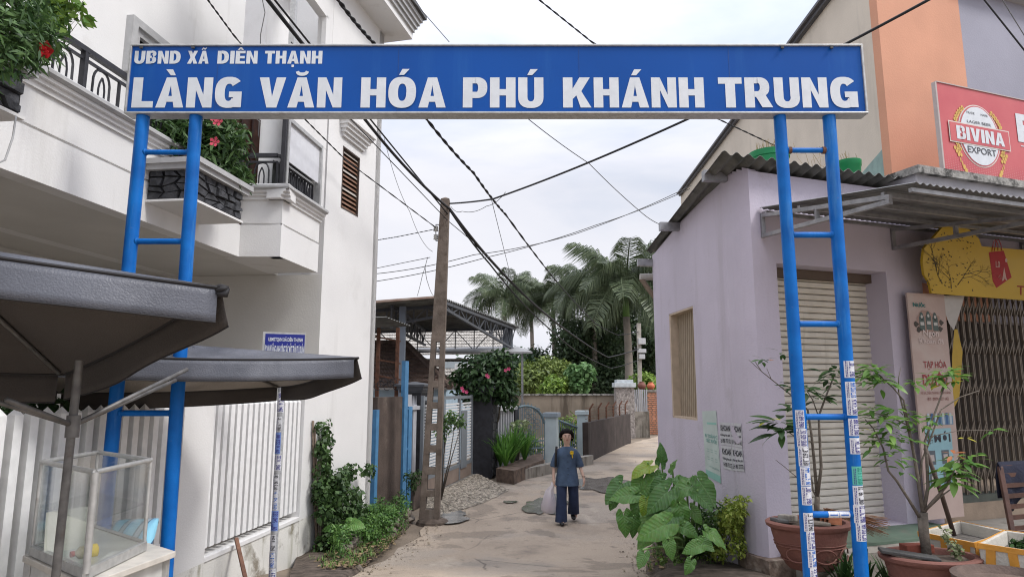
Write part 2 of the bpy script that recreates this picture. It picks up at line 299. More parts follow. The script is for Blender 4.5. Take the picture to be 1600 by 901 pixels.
# ------------------------------------------------------------------ ground and lane
GX = [-250, -60, -20] + [x * .5 for x in range(-24, 25)] + [20, 60, 250]
GY = [-60, -10, 0] + [2 + .4 * i for i in range(60)] + [30, 45, 80, 150, 400]
mb = MB(); mb.add([(x, y, G(y) - .02) for y in GY for x in GX], [(j * len(GX) + i, j * len(GX) + i + 1, (j + 1) * len(GX) + i + 1, (j + 1) * len(GX) + i) for j in range(len(GY) - 1) for i in range(len(GX) - 1)])
mb.build('ground', EARTH, smooth=True, kind='structure')
EL = [(-8, -30), (2, -30), (4.6, -8), (5.6, -3.2), (6.6, -1.95), (8, -1.75), (9.5, -1.5), (11, -1.35), (13, -.95), (16, -.45), (18, -.2), (22, 2.3), (27, 4.6), (34, 8), (48, 12)]
ER = [(-8, 30), (2, 30), (4.6, 3.0), (5.6, 1.7), (6.6, 1.45), (8, 1.55), (9.5, 1.9), (11, 2.8), (13, 4.2), (16, 5), (18, 5.6), (22, 7), (27, 9), (34, 13), (48, 22)]
EL[11] = (22, 2.0)
def edge(E, y):
    for (a, b), (c, d) in zip(E, E[1:]):
        if y <= c: return b + (d - b) * (y - a) / (c - a)
    return E[-1][1]
def lane_pt(u, v):
    y = -8 + 56 * (v ** 1.5); a, b = edge(EL, y), edge(ER, y); j = .05 * math.sin(y * 5.1) + .03 * math.sin(y * 13)
    x = a + j + (b - a) * u; return (x, y, G(y) + .004 + .01 * math.sin(x * 1.7) * math.sin(y * 1.3))
def road_material():
    t = ROAD.node_tree; N = t.nodes; K = t.links.new; b = N['Principled BSDF']; src = b.inputs['Base Color'].links[0].from_socket
    tc = N.new('ShaderNodeTexCoord'); n = N.new('ShaderNodeTexNoise'); n.inputs['Scale'].default_value = 1.2; n.inputs['Detail'].default_value = 6; K(tc.outputs['Object'], n.inputs['Vector'])
    mp = N.new('ShaderNodeMix'); mp.data_type = 'RGBA'; mp.inputs[0].default_value = .22; K(tc.outputs['Object'], mp.inputs[6]); K(n.outputs['Color'], mp.inputs[7])
    vo = N.new('ShaderNodeTexVoronoi'); vo.feature = 'DISTANCE_TO_EDGE'; vo.inputs['Scale'].default_value = .55; K(mp.outputs[2], vo.inputs['Vector'])
    r = N.new('ShaderNodeValToRGB'); r.color_ramp.elements[0].color = (.7,) * 3 + (1,); r.color_ramp.elements[0].position = .0; r.color_ramp.elements[1].color = (0, 0, 0, 1); r.color_ramp.elements[1].position = .007
    K(vo.outputs['Distance'], r.inputs[0])
    n4 = N.new('ShaderNodeTexNoise'); n4.inputs['Scale'].default_value = .8; K(tc.outputs['Object'], n4.inputs['Vector'])
    r4 = N.new('ShaderNodeValToRGB'); r4.color_ramp.elements[0].position = .48; r4.color_ramp.elements[1].position = .56; K(n4.outputs['Fac'], r4.inputs[0])
    mu = N.new('ShaderNodeMath'); mu.operation = 'MULTIPLY'; K(r.outputs[0], mu.inputs[0]); K(r4.outputs[0], mu.inputs[1])
    
    def patch(s_in, sc, p0, p1, col, amt, stretch=(1, 1, 1)):
        mpn = N.new('ShaderNodeMapping'); mpn.inputs['Scale'].default_value = stretch; K(tc.outputs['Object'], mpn.inputs[0]); a = N.new('ShaderNodeTexNoise'); a.inputs['Scale'].default_value = sc; a.inputs['Detail'].default_value = 9; a.inputs['Roughness'].default_value = .6; K(mpn.outputs[0], a.inputs['Vector'])
        q = N.new('ShaderNodeValToRGB'); q.color_ramp.elements[0].position = p0; q.color_ramp.elements[0].color = (0, 0, 0, 1); q.color_ramp.elements[1].position = p1; q.color_ramp.elements[1].color = (amt,) * 3 + (1,); K(a.outputs['Fac'], q.inputs[0])
        x = N.new('ShaderNodeMix'); x.data_type = 'RGBA'; K(q.outputs[0], x.inputs[0]); K(s_in, x.inputs[6]); x.inputs[7].default_value = (*col, 1); return x.outputs[2]
    src = patch(src, .45, .50, .56, (.29, .26, .225), .5); src = patch(src, 1.3, .57, .60, (.17, .14, .11), .5); src = patch(src, .9, .60, .66, (.48, .41, .33), .6, (1, .5, 1)); src = patch(src, 6, .62, .68, (.12, .10, .085), .6)
    m = N.new('ShaderNodeMix'); m.data_type = 'RGBA'; K(mu.outputs[0], m.inputs[0]); K(src, m.inputs[6]); m.inputs[7].default_value = (.05, .042, .035, 1)
    n5 = N.new('ShaderNodeTexNoise'); n5.inputs['Scale'].default_value = 90; n5.inputs['Detail'].default_value = 3; K(tc.outputs['Object'], n5.inputs['Vector'])
    r5 = N.new('ShaderNodeValToRGB'); r5.color_ramp.elements[0].position = .3; r5.color_ramp.elements[0].color = (.62,) * 3 + (1,); r5.color_ramp.elements[1].position = .6; r5.color_ramp.elements[1].color = (1.08,) * 3 + (1,)
    K(n5.outputs['Fac'], r5.inputs[0]); m5 = N.new('ShaderNodeMix'); m5.data_type = 'RGBA'; m5.blend_type = 'MULTIPLY'; m5.inputs[0].default_value = 1; K(m.outputs[2], m5.inputs[6]); K(r5.outputs[0], m5.inputs[7])
    K(m5.outputs[2], b.inputs['Base Color'])
road_material()
MB().grid(lane_pt, 40, 150).build('lane', ROAD, smooth=True, kind='structure', origin=(0, 0, 0))
# puddles: still water lying in hollows of the lane
PUD = mat('puddle_water', (.20, .185, .165), .12, var=.45, scale=4, bump=.10, bscale=14, spec=.6)
def puddle(cx, cy, rx, ry, seed, m=PUD, nm='puddle', h=.012):
    c = PG(cx, cy); rr = random.Random(seed); a = PG(cx + rx, cy); b = PG(cx, cy - ry); RX = abs(a.x - c.x); RY = abs(b.y - c.y); ph = [rr.random() * 6.3 for _ in range(4)]
    n = 48; rim = []
    for i in range(n):
        t = 2 * math.pi * i / n; k = 1 + .16 * math.sin(2 * t + ph[0]) + .13 * math.sin(3 * t + ph[1]) + .09 * math.sin(7 * t + ph[2]) + .05 * math.sin(11 * t + ph[3])
        x, y = c.x + RX * k * math.cos(t), c.y + RY * k * math.sin(t); rim.append((x, y))
    zz = max(G(y) for x, y in rim) + h + .012
    m_ = MB(); m_.add([(x, y, (zz if nm == 'puddle' else G(y) + h)) for x, y in rim] , [tuple(range(n))]); return m_.build(nm, m, kind='structure')
MUD = mat('wet_mud', (.12, .10, .085), .35, var=.3, scale=6, bump=.3, bscale=40)
puddle(848, 792, 26, 13, 3); puddle(868, 781, 16, 8, 12); puddle(698, 807, 38, 9, 5); puddle(940, 757, 42, 12, 8); puddle(797, 785, 10, 2, 4)
# damp soil beds both sides
def bed(name, pts, h):
    P = [PG(u, v) for u, v in pts]; c = sum((Vector((p.x, p.y, 0)) for p in P), Vector()) / len(P); m = MB(); n = len(P); K_ = 6; vs = []
    for k in range(K_ + 1):
        t = k / K_
        for p in P:
            x, y = c.x + (p.x - c.x) * (1 - t), c.y + (p.y - c.y) * (1 - t)
            vs.append((x, y, G(y) + h * (1 - (1 - t) ** 3) + (0 if k == 0 else .025 * math.sin(x * 23 + 3 * math.sin(y * 11)) * math.sin(y * 19 + k)) + (.0 if k else -.02)))
    m.add(vs, [(k * n + i, k * n + (i + 1) % n, (k + 1) * n + (i + 1) % n, (k + 1) * n + i) for k in range(K_) for i in range(n)]); return m.build(name, SOIL, kind='structure', smooth=True)
bed('soil', [(490, 960), (545, 905), (585, 868), (625, 836), (645, 815), (640, 790), (600, 780), (540, 800), (470, 850), (440, 930)], .07)
bed('soil', [(1000, 960), (1008, 900), (1012, 860), (1025, 815), (1050, 775), (1070, 770), (1120, 790), (1210, 860), (1260, 900), (1270, 960)], .13)
# ================================================================== planes of the two street sides
FEN = Pl(-2.6, 8.9, .1248, 1); BLK = Pl(-2.6, 8.9, .2303, 1); BAY = Pl(-2.6, 8.9, .1248, 1)
bc = BAY.hit(440, 350); pq_ = PD(376, 350, bc.y); BAL = Pl(pq_.x, pq_.y, .1248, 1); BEND = Pl(bc.x, bc.y, 1, 0)
# ================================================================== WHITE HOUSE
H = empty('white_house', (BLK.p.x, BLK.p.y, -.5), 'white two storey house with a long balcony, black iron railing and louvred side window', 'house')
zB = BAL.z(376, 402); zG = BAL.z(376, 350); zM = BAL.z(376, 311); zT = BAL.z(376, 288); zR = BAL.z(376, 237)
sBend = BAL.s(376, 350); sNear = sBend - 7.5; TOP = 9.2
# the block with the louvre window, running up past the frame
sF = BLK.s(583.5, 600); wl, wr, wt_, wb_ = BLK.s(534, 280), BLK.s(561, 280), BLK.z(534, 226), BLK.z(534, 325)
m = MB(); wall_holes(m, BLK, 0, sF, -.8, TOP, .18, [(wl, wr, wb_, wt_)])
m.hexa([BLK.pt(sF, -.8), BLK.pt(sF, -.8) + Vector((-5, 1.2, 0)), BLK.pt(sF - .18, -.8) + Vector((-5, 1.2, 0)), BLK.pt(sF - .18, -.8)], [BLK.pt(sF, TOP), BLK.pt(sF, TOP) + Vector((-5, 1.2, 0)), BLK.pt(sF - .18, TOP) + Vector((-5, 1.2, 0)), BLK.pt(sF - .18, TOP)])
m.build('lane_wall', WHITE, H)
# recessed ground-floor wall, its ceiling, and the end face of the block
rw = 2.3
REC = Pl(*(BAL.pt(sBend, 0, -rw).xy), .1248, 1)
m = MB(); e0 = Vector(BLK.p); m.hexa([(e0.x, e0.y, -.8), (e0.x - 4.6, e0.y + .35, -.8), (e0.x - 4.6, e0.y + .5, -.8), (e0.x - .03, e0.y + .18, -.8)], [(e0.x, e0.y, zB), (e0.x - 4.6, e0.y + .35, zB), (e0.x - 4.6, e0.y + .5, zB), (e0.x - .03, e0.y + .18, zB)]); m.build('end_wall', SHADEW, H)
m = MB(); slab(m, REC, -8, 1.2, -.3, zB, -.15, 0); m.build('porch_wall', SHADEW, H)
m = MB(); slab(m, BAL, sNear, sBend + 1.3, zB + .002, zB + .12, -rw - .1, -.16); slab(m, BAL, sBend - 3.4, sBend - 3.1, zB - .16, zB, -rw, -.16); m.build('porch_ceiling', SHADEW, H)
# balcony parapet: face, grooves, mouldings
m = MB(); slab(m, BAL, sNear, sBend, zB, zG - .012, -.16, 0); slab(m, BAL, sNear, sBend, zG - .012, zG + .012, -.16, -.02); slab(m, BAL, sNear, sBend, zG + .012, zM, -.16, -.002); m.build('balcony_parapet', WHITE, H)
dz = zT - zM
def mould(pl, s0, s1, name='moulding'):
    m = MB(); run(m, pl, s0, s1, [(-.16, zM), (.02, zM), (.02, zM + dz * .22), (.045, zM + dz * .25), (.045, zM + dz * .42), (.075, zM + dz * .46), (.075, zM + dz * .62), (-.16, zM + dz * .62)]); m.build(name, WHITE, H)
    m = MB(); run(m, pl, s0, s1, [(-.17, zM + dz * .62), (.09, zM + dz * .62), (.115, zM + dz * .72), (.115, zM + dz * .88), (.09, zT), (-.17, zT)]); m.build('sill_cap', TRIM, H)
mould(BAL, sNear, sBend)
# projecting bay at the far end
sb0, sb1 = BAY.s(440, 350), BAY.s(499.5, 350)
ew = BEND.s(440, 350); e0_ = BEND.s(376, 350)
for pl, a, b in ((BAY, sb0, sb1), (BEND, e0_, ew)):
    m = MB(); slab(m, pl, a, b, zB, zG - .012, -.14, 0); slab(m, pl, a, b, zG - .012, zG + .012, -.14, -.02); slab(m, pl, a, b, zG + .012, zM, -.14, -.002); m.build('bay_parapet', WHITE, H)
mould(BAY, sb0 - .1, sb1 + .02); mould(BEND, e0_, ew + .1)
m = MB(); m.prism([BAY.pt(sb0, zB + .001, -.02), BAY.pt(sb1, zB + .001, -.02), BAY.pt(sb1, zB + .001, -.7), BAY.pt(sb0, zB + .001, -.7)], (0, 0, .1)); m.build('bay_soffit', WHITE, H)
# balcony floor
m = MB(); slab(m, BAL, sNear, sBend + 1.3, zB + .125, zB + .25, -2.2, -.17); m.build('balcony_floor', SHADEW, H)
# upper storey: back wall with framed window, round column, door, bay opening
UPW = Pl(*(BAL.pt(sBend, 0, -1.55).xy), .1248, 1); ztop = TOP
cw0, cw1 = UPW.s(212, 60), UPW.s(285, 60); wz0, wz1 = UPW.z(206, 76), UPW.z(200, 26)
m = MB(); wall_holes(m, UPW, -9, 2.4, zB, ztop, .15, [(UPW.s(203, 70), UPW.s(285, 110), UPW.z(203, 120), UPW.z(203, 40))]); m.build('upper_wall', WHITE, H)
s0, s1, z0, z1 = UPW.s(203, 70), UPW.s(285, 110), UPW.z(203, 120), UPW.z(203, 40)
m = MB()
for k, (o, t) in enumerate(((.10, .09), (.06, .05))):
    q = k * .09
    slab(m, UPW, s0 - .1 + q, s0 + q, z0, z1 + .1 - q, 0, o); slab(m, UPW, s1 - q, s1 + .1 - q, z0, z1 + .1 - q, 0, o); slab(m, UPW, s0 + q, s1 - q, z1 - q, z1 + .1 - q, 0, o)
m.build('window_frame', TRIM, H); m = MB(); slab(m, UPW, s0, s1, z0, z1, -.1, -.07); m.build('window', flat('dark_glass', (.02, .022, .025), .1, spec=.6), H)
# brown doors behind the plant and beside the column
DOOR = mat('brown_wood_door', (.075, .026, .014), .5, var=.3, scale=9, bump=.1)
def door(u0, u1, nm):
    a, b = UPW.s(u0, 250), UPW.s(u1, 250); z0, z1 = zB + .25, UPW.z(u0, 150)
    d = MB(); slab(d, UPW, a, b, z0, z1, .004, .03); D = d.build(nm, DOOR, H)
    d = MB(); n = max(2, int((b - a) / .28))
    for i in range(n + 1):
        s = a + (b - a) * i / n; slab(d, UPW, s - .02, s + .02, z0, z1, .03, .055)
    for z in np.linspace(z0, z1, 5): slab(d, UPW, a, b, z - .015, z + .015, .055, .062)
    d.build('door_rails', flat('dark_brown_rail', (.04, .014, .01), .5), D)
door(352, 432, 'door'); door(205, 275, 'door')
cc = PD(424, 250, bc.y + .45); m = MB(); m.lathe((cc.x, cc.y, 0), [(.155, zB + .2), (.155, TOP)], 24); m.build('column', WHITE, H, smooth=True)
# bay opening above the parapet, white blind, post
fa, fb = BAY.s(446, 300), BAY.s(501, 300)
zo = BAY.z(446, 177); zbl = BAY.z(448, 248)
m = MB(); slab(m, BAY, fa - .02, fa + .03, zT, TOP, -.06, .012); m.build('frame_post', ALU, H)
m = MB(); slab(m, BAY, fa - .07, fa - .025, zT, BAY.z(446, 100), -.05, .0); m.build('black_post', IRON, H)
m = MB(); slab(m, BAY, fb - .05, fb, zT, zo, -.06, .012); slab(m, BAY, fa + .03, fb - .05, zo - .05, zo, -.06, .012); m.build('opening_frame', ALU, H)
m = MB(); slab(m, BAY, fa + .03, fb + .12, zo, BAY.z(450, 76), -.14, 0); slab(m, BAY, fb, fb + .12, zT, zo, -.14, -.003); m.build('spandrel', WHITE, H)
m = MB(); slab(m, BAY, fa + .03, fb - .05, zbl, zo - .05, -.035, -.02); m.build('blind', flat('white_blind', (.62, .63, .66), .5), H)
zu = BAY.z(450, 76); ul, ur = fa + .05, BAY.s(511, 50)
m = MB(); slab(m, BAY, ur - .07, ur, zu, BAY.z(511, 26), -.05, .015); slab(m, BAY, ul, ur, BAY.z(511, 26) - .03, BAY.z(511, 26) + .02, -.05, .015); m.build('opening_frame', WHITE, H)
m = MB(); slab(m, BAY, ur, ur + .35, zu, TOP, -.14, -.004); slab(m, BAY, ul, ur, BAY.z(511, 26) + .02, TOP, -.14, -.004); m.build('spandrel', WHITE, H)
# eave with stepped cornice over the lane wall
ze = BLK.z(583, 30) - .02
E0 = PD(600, 66, BLK.pt(sF, 0).y)
oe = .42; zc = BLK.pt(sF + .25, 0, oe)
zec = PD(612, 62, zc.y).z
m = MB(); slab(m, BLK, -1.6, sF + .25, zec, zec + .12, -.3, oe); m.build('eave_soffit', WHITE, H)
m = MB()
for k in range(4): slab(m, BLK, -1.6, sF + .25 + .035 * k, zec + .12 + .075 * k, zec + .195 + .075 * k, -.3, oe + .04 + .035 * k)
m.build('cornice', TRIM, H); m = MB(); slab(m, BLK, -1.6, sF + .4, zec + .42, zec + .48, -.3, oe + .2); m.build('gutter_strip', flat('dark_drip_edge', (.07, .07, .07), .5), H)
# louvre window: frame + separate slats, stepped hood above
m = MB()
for a, b, c, d in ((wl, wr, wt_ - .02, wt_), (wl, wr, wb_, wb_ + .02), (wl, wl + .02, wb_, wt_), (wr - .02, wr, wb_, wt_)): slab(m, BLK, a, b, c, d, -.14, .005)
W = m.build('louvre_window', flat('dark_window_frame', (.07, .05, .04), .6), H)
m = MB(); slab(m, BLK, wl, wr, wb_, wt_, -.17, -.15); m.build('dark_room', flat('room_dark', (.012, .01, .01), .9), W)
LB, LW_ = mat('brown_louvre', (.22, .12, .075), .5, var=.3, scale=10), flat('pale_louvre', (.42, .38, .34), .5)
n = 13; hh = (wt_ - wb_ - .04) / n
for i in range(n):
    z = wb_ + .02 + hh * (i + .5); m = MB(); a, b = wl + .02, wr - .02
    m.hexa([BLK.pt(a, z - hh * .44, -.015), BLK.pt(b, z - hh * .44, -.015), BLK.pt(b, z - hh * .44, -.025), BLK.pt(a, z - hh * .44, -.025)], [BLK.pt(a, z + hh * .40, -.05), BLK.pt(b, z + hh * .40, -.05), BLK.pt(b, z + hh * .40, -.06), BLK.pt(a, z + hh * .40, -.06)])
    m.build('slat', LW_ if i in (4, 8, 12) else LB, W)
hz = BLK.z(534, 212); ha, hb = BLK.s(532, 215), BLK.s(573, 245)
m = MB()
for k in range(5): slab(m, BLK, wl - .05 - .025 * k, wr + .09 + .03 * k, hz + .055 * k, hz + .055 * (k + 1), 0, .04 + .035 * k)
m.build('window_hood', WHITE, H)
# railing: each post, bar and arch its own part
def railing(pl, s0, s1, zb, zt, off, n0, posts=True, nm='balcony_railing'):
    m = MB(); m.beam(pl.pt(s0, zt, off), pl.pt(s1, zt, off), .05, .045); Rl = m.build('handrail', IRON, H)
    m = MB(); zr = zt - (zt - zb) * .21; m.beam(pl.pt(s0, zr, off), pl.pt(s1, zr, off), .022, .022); m.build('lower_rail', IRON, H)
    pitch = n0; n = max(1, round((s1 - s0) / pitch)); pitch = (s1 - s0) / n
    for i in range(n + 1):
        s = s0 + i * pitch; big = posts and i % 2 == 0
        m = MB(); m.beam(pl.pt(s, zb, off), pl.pt(s, (zt if big else zr), off), .045 if big else .022, .045 if big else .022); m.build('post', IRON, H)
        if i < n:
            c = s + pitch / 2; wv = pitch * .24; h = (zr - zb) * .97; m = MB()
            for sg in (-1, 1):
                m.tube([pl.pt(c + sg * wv * math.cos(t) ** .7 if t < 1.5 else c, zb + h * (.55 + .45 * math.sin(t)) if t > 0 else zb, off) for t in [-1, 0, .3, .6, .9, 1.2, 1.5, 1.57]], .011, 5)
                m.tube([pl.pt(c + sg * x * wv, zb + h * y, off + .004) for x, y in ((.35, 0), (.35, .45), (.25, .62), (.0, .8))], .009, 5)
            m.build('arch', IRON, H)
railing(BAL, sNear, sBend - .03, zT, zR, -.03, .42)
railing(BEND, e0_ + .02, ew - .1, zT, zR, -.03, .3, False)
railing(BAY, fa + .03, fb - .05, zT, zR + .02, -.1, .26, False)
m = MB(); slab(m, BAY, fa + .03, fb - .05, zT + .01, zR - .03, -.2, -.19); m.build('tinted_glass', flat('grey_glass', (.05, .055, .05), .15), H)
# planters hung on the balcony, clad in broken black stone
def planter(u0, uc, sEnd0, zt, zs, zb, nm):
    """nm; end face from the balcony face to the corner pixel uc"""
    p = BAL.hit(u0, 285); q = PD(uc, 285, p.y); off = (q - BAL.p).dot(BAL.n); a = BAL.s(u0, 285)
    return a, off
pz_t, pz_s, pz_b = zT - .02, zM + .0, zM - .36
pA, pOff = planter(229, 312, 0, 0, 0, 0, '')
qf = Pl(*(BAL.pt(0, 0, pOff).xy), .1248, 1); sE2 = qf.s(382, 320)
cap0, cap1 = qf.z(312, 249), qf.z(312, 266); sb_ = qf.z(311, 314)
qf0 = sE2
for nm, sa, sb2 in (('planter', pA, (qf.pt(qf0, 0) - BAL.p).dot(BAL.d)), ('planter', BAL.s(0, 120) - 2.2, 0)):
    if sb2 == 0: sb2 = (qf.hit(46, 140) - BAL.p).dot(BAL.d); sa = sb2 - (1.6)
    m = MB(); slab(m, BAL, sa + .03, sb2 - .03, sb_ + .01, cap1, 0, pOff - .03); P = m.build('planter', MORTAR, H)
    m = MB(); slab(m, BAL, sa, sb2, sb_ - .012, sb_ + .01, 0, pOff - .005); m.build('planter_base', WHITE, P)
    m = MB(); slab(m, BAL, sa - .03, sb2 + .03, cap1, cap1 + (cap0 - cap1) * .5, 0, pOff + .03); slab(m, BAL, sa - .06, sb2 + .06, cap1 + (cap0 - cap1) * .5, cap0, 0, pOff + .06); m.build('planter_cap', TRIM, P)
    m = MB(); slab(m, BAL, sa + .06, sb2 - .06, cap0, cap0 + .012, 0, pOff - .03); m.build('planter_soil', SOIL, P)
    def stones(pt, Lx, Hz):
        nx = max(3, round(Lx / .15)); nz_ = 4; rr = random.Random(int(Lx * 1000))
        gx = lambda i, j: ((i + (0 if i in (0, nx) else rr_[(i, j)][0]) + (.25 if j % 2 and 0 < i < nx else 0)) / nx * Lx, (j + (0 if j in (0, nz_) else rr_[(i, j)][1])) / nz_ * Hz)
        rr_ = {(i, j): (rr.uniform(-.42, .35), rr.uniform(-.33, .33)) for i in range(nx + 1) for j in range(nz_ + 1)}
        for i in range(nx):
            for j in range(nz_):
                c = [gx(i, j), gx(i + 1, j), gx(i + 1, j + 1), gx(i, j + 1)]; cx, cz = sum(a for a, _ in c) / 4, sum(b for _, b in c) / 4
                k = rr.uniform(.8, .93); t = rr.uniform(.012, .04); q0 = [pt(cx + (a - cx) * k, cz + (b - cz) * k, 0) for a, b in c]; q1 = [pt(cx + (a - cx) * k * .9, cz + (b - cz) * k * .9, t + rr.uniform(-.006, .006)) for a, b in c]
                MB().hexa(q0, q1).build('stone', STONE, P)
    stones(lambda x, z, t: BAL.pt(sa + .03 + x, sb_ + .012 + z, pOff - .03 + t), sb2 - sa - .06, cap1 - sb_ - .015)
    if sa == pA: stones(lambda x, z, t: BAL.pt(sa + .03 - t, sb_ + .012 + z, x), pOff - .03, cap1 - sb_ - .015)
    if sb2 < pA: pl1 = (sa, sb2)
    else: pl2 = (sa, sb2)
# vent in the porch wall
m = MB(); a, b = REC.s(222, 363), REC.s(276, 363); slab(m, REC, a, b, REC.z(222, 374), REC.z(222, 354), .002, .03); m.build('vent', STONE, H)
# white downpipe on the left
m = MB(); m.tube([PD(25, 182, 4.0), PD(20, 215, 3.9), PD(8, 250, 3.8), PD(-20, 262, 3.7)], .006, 6); m.build('hose', flat('grey_cable', (.35, .35, .35)), H)
# ================================================================== balcony plants
LGREEN = leafmat('oleander_leaves', (.022, .055, .018), (.11, .20, .06)); LBRIGHT = leafmat('bright_leaves', (.06, .14, .02), (.22, .34, .06))
LDARK = leafmat('dark_leaves', (.012, .035, .012), (.055, .11, .035)); BARK = mat('grey_bark', (.13, .11, .09), .9, var=.3, scale=14, bump=.5)
def bush(name, base, centres, radii, n, size, lm, label, cat, group=None, stems=6, sr=.02, rng=RNG, aspect=2.2, nu=.4, droop=.2, kind=None, bark=BARK):
    P = empty(name, base, label, cat, group, kind); m = MB(); rr = random.Random(n + len(centres)); b = Vector(base)
    for i in range(min(stems, len(centres))):
        c = Vector(centres[i]); mid = b.lerp(c, .5) + Vector((rr.uniform(-.1, .1), rr.uniform(-.1, .1), .05)) * (c - b).length * .4
        m.tube([b + Vector((rr.uniform(-1, 1), rr.uniform(-1, 1), 0)) * sr * 2, mid, c], [sr, sr * .7, sr * .3], 6)
    m.build('trunk', bark, P, smooth=True); V, Fc = leaves(centres, radii, n, size, nu, aspect, rng, droop=droop); npmesh('foliage', V, Fc, lm, P); return P
def flowers(P, pts, r, m):
    for p in pts:
        f = MB(); p = Vector(p)
        for k in range(5):
            a = k * 1.256; d = Vector((math.cos(a), -.3, math.sin(a))); f.add([p, p + d * r * .7 + Vector((math.sin(a), 0, -math.cos(a))) * r * .35, p + d * r, p + d * r * .7 - Vector((math.sin(a), 0, -math.cos(a))) * r * .35], [(0, 1, 2, 3)])
        f.tube([p - Vector((0, .01, 0)), p + Vector((0, .02, 0))], r * .2, 5); f.build('flower', m, P)
PINK = flat('pink_petals', (.55, .06, .10), .6); RED = flat('red_petals', (.5, .015, .02), .6)
sa, sb2 = pl2; mid = BAL.pt((sa + sb2) / 2, cap0, pOff * .5)
D2 = mid.y; cs = [PD(u, v, D2 + dy) for u, v, dy in ((250, 205, -.2), (285, 200, 0), (330, 195, .1), (345, 225, .1), (300, 225, 0), (365, 215, .3), (350, 260, .2), (370, 268, .4), (265, 225, -.1), (320, 250, 0), (275, 180, 0), (380, 285, .5))]
b2 = bush('flowering_shrub', mid, cs, [.22, .24, .26, .22, .2, .2, .18, .14, .15, .18, .2, .1], 3600, .12, LGREEN, 'narrow leaved shrub with pink flowers in the stone planter behind left posts', 'shrub', stems=9, sr=.035, aspect=4.6)
flowers(b2, [PD(337, 184, D2 - .25), PD(341, 190, D2 - .25), PD(336, 222, D2 - .22)], .055, PINK)
mid = BAL.pt(pl1[1] - .7, cap0, pOff * .5); D1 = mid.y
cs = [PD(u, v, D1 + dy) for u, v, dy in ((10, 20, 0), (45, 30, .2), (30, 60, .1), (0, 60, 0), (60, 55, .3), (20, 0, 0), (75, 70, .4), (50, 85, .3), (-20, 30, -.2), (10, 85, 0), (-30, 80, -.2))]
b1 = bush('flowering_shrub', mid, cs, [.2, .2, .2, .2, .15, .2, .1, .12, .25, .15, .2], 2600, .07, LGREEN, 'shrub with long dark leaves and a red flower in the top left corner planter', 'shrub', stems=9, sr=.022, aspect=4.2)
flowers(b1, [PD(71, 77, D1 + .15), PD(74, 82, D1 + .15)], .05, RED)
cs = [PD(u, v, D1 + 1) for u, v in ((70, 0), (78, -10), (88, 8), (92, 22), (85, 35), (95, -5), (65, 18), (108, -12), (118, 6), (126, 8), (121, 28), (128, 28), (72, 12), (96, 38))]
bush('climbing_vine', BAL.pt(BAL.s(85, 40), zT, -.15), cs, [.09, .12, .1, .09, .06, .08, .1, .06, .05, .04, .03, .04, .1, .03], 420, .075, LBRIGHT, 'light green vine hanging beside the upper balcony handrail', 'vine', stems=14, sr=.004, aspect=1.6)
# ================================================================== WHITE BOUNDARY FENCE
FN = empty('boundary_fence', FEN.pt(-1.5, 0), 'long white fence of vertical slats with pillars on a stained low wall', 'fence')
zl = FEN.z(470.6, 805.5); zl1 = zl; ztopF = FEN.z(455, 622)
sp1, sp0 = FEN.s(472, 700), FEN.s(329, 700); sp2 = FEN.s(283, 700); sN = sp2 - 3.6
m = MB(); slab(m, FEN, sN, sp2, -.9, zl - .04, -.16, 0.0); slab(m, FEN, sp0, sp1, -.9, zl - .04, -.16, 0); m.build('low_wall', WHITEB, FN)
m = MB(); slab(m, FEN, sp0, sp1, zl - .04, zl, -.17, .012); slab(m, FEN, sN, sp2, zl - .04, zl, -.17, .012); m.build('ledge', WHITE, FN)
m = MB(); slab(m, FEN, sp2, sp0, -.9, zl - .04, -.2, .01); m.build('pillar', WHITEB, FN); m = MB(); slab(m, FEN, sp2, sp0, zl - .04, ztopF + .12, -.2, .01); m.build('pillar', WHITE, FN)
m = MB(); slab(m, FEN, sp1, .0, -.9, zl - .04, -.2, .008); m.build('pillar', WHITEB, FN); m = MB(); slab(m, FEN, sp1, .0, zl - .04, ztopF + .12, -.2, .008); m.build('pillar', WHITE, FN)
m = MB(); slab(m, FEN, sp2 - .12, sp2, zl, ztopF + .1, -.22, -.10); m.build('gate_post', TRIM, FN)
def picket(s, wdt, z0, z1):
    m = MB(); o0, o1 = -.09, -.03; a, b = s - wdt / 2, s + wdt / 2
    m.hexa([FEN.pt(a, z0, o1), FEN.pt(b, z0, o1), FEN.pt(b, z0, o0), FEN.pt(a, z0, o0)], [FEN.pt(a, z1 - .05, o1), FEN.pt(b, z1 - .05, o1), FEN.pt(b, z1 - .05, o0), FEN.pt(a, z1 - .05, o0)])
    q = [FEN.pt(a, z1 - .05, o1), FEN.pt(b, z1 - .05, o1), FEN.pt(b, z1 - .05, o0), FEN.pt(a, z1 - .05, o0), FEN.pt(s, z1, -.06)]; m.add(q, [(0, 1, 4), (1, 2, 4), (2, 3, 4), (3, 0, 4)]); return m.build('slat', SLATW, FN)
n = 17; st = (sp1 - sp0) / n
for i in range(n): picket(sp0 + st * (i + .5), .075, zl + .07, ztopF)
i = 0; s = sp2 - .2
while s > sN: picket(s, .066, zl + .05, ztopF - .01); s -= .125
m = MB()
for a, b in ((sp0, sp1), (sN, sp2)):
    for z in (ztopF - .14, zl + .2): slab(m, FEN, a, b, z, z + .04, -.12, -.092)
m.build('rail', SLATW, FN)
# plants growing behind the fence
cs = [FEN.pt(sp2 - 2.3 + .11 * i, .5 + 1.0 * random.random(), -.45 - .2 * random.random()) for i in range(13)]
bush('garden_shrub', FEN.pt(sN + 1.2, 0, -.5), cs, [.3] * 13, 2600, .12, LDARK, 'dark leafy shrub behind the white slats at the left edge', 'shrub', aspect=2, stems=8)
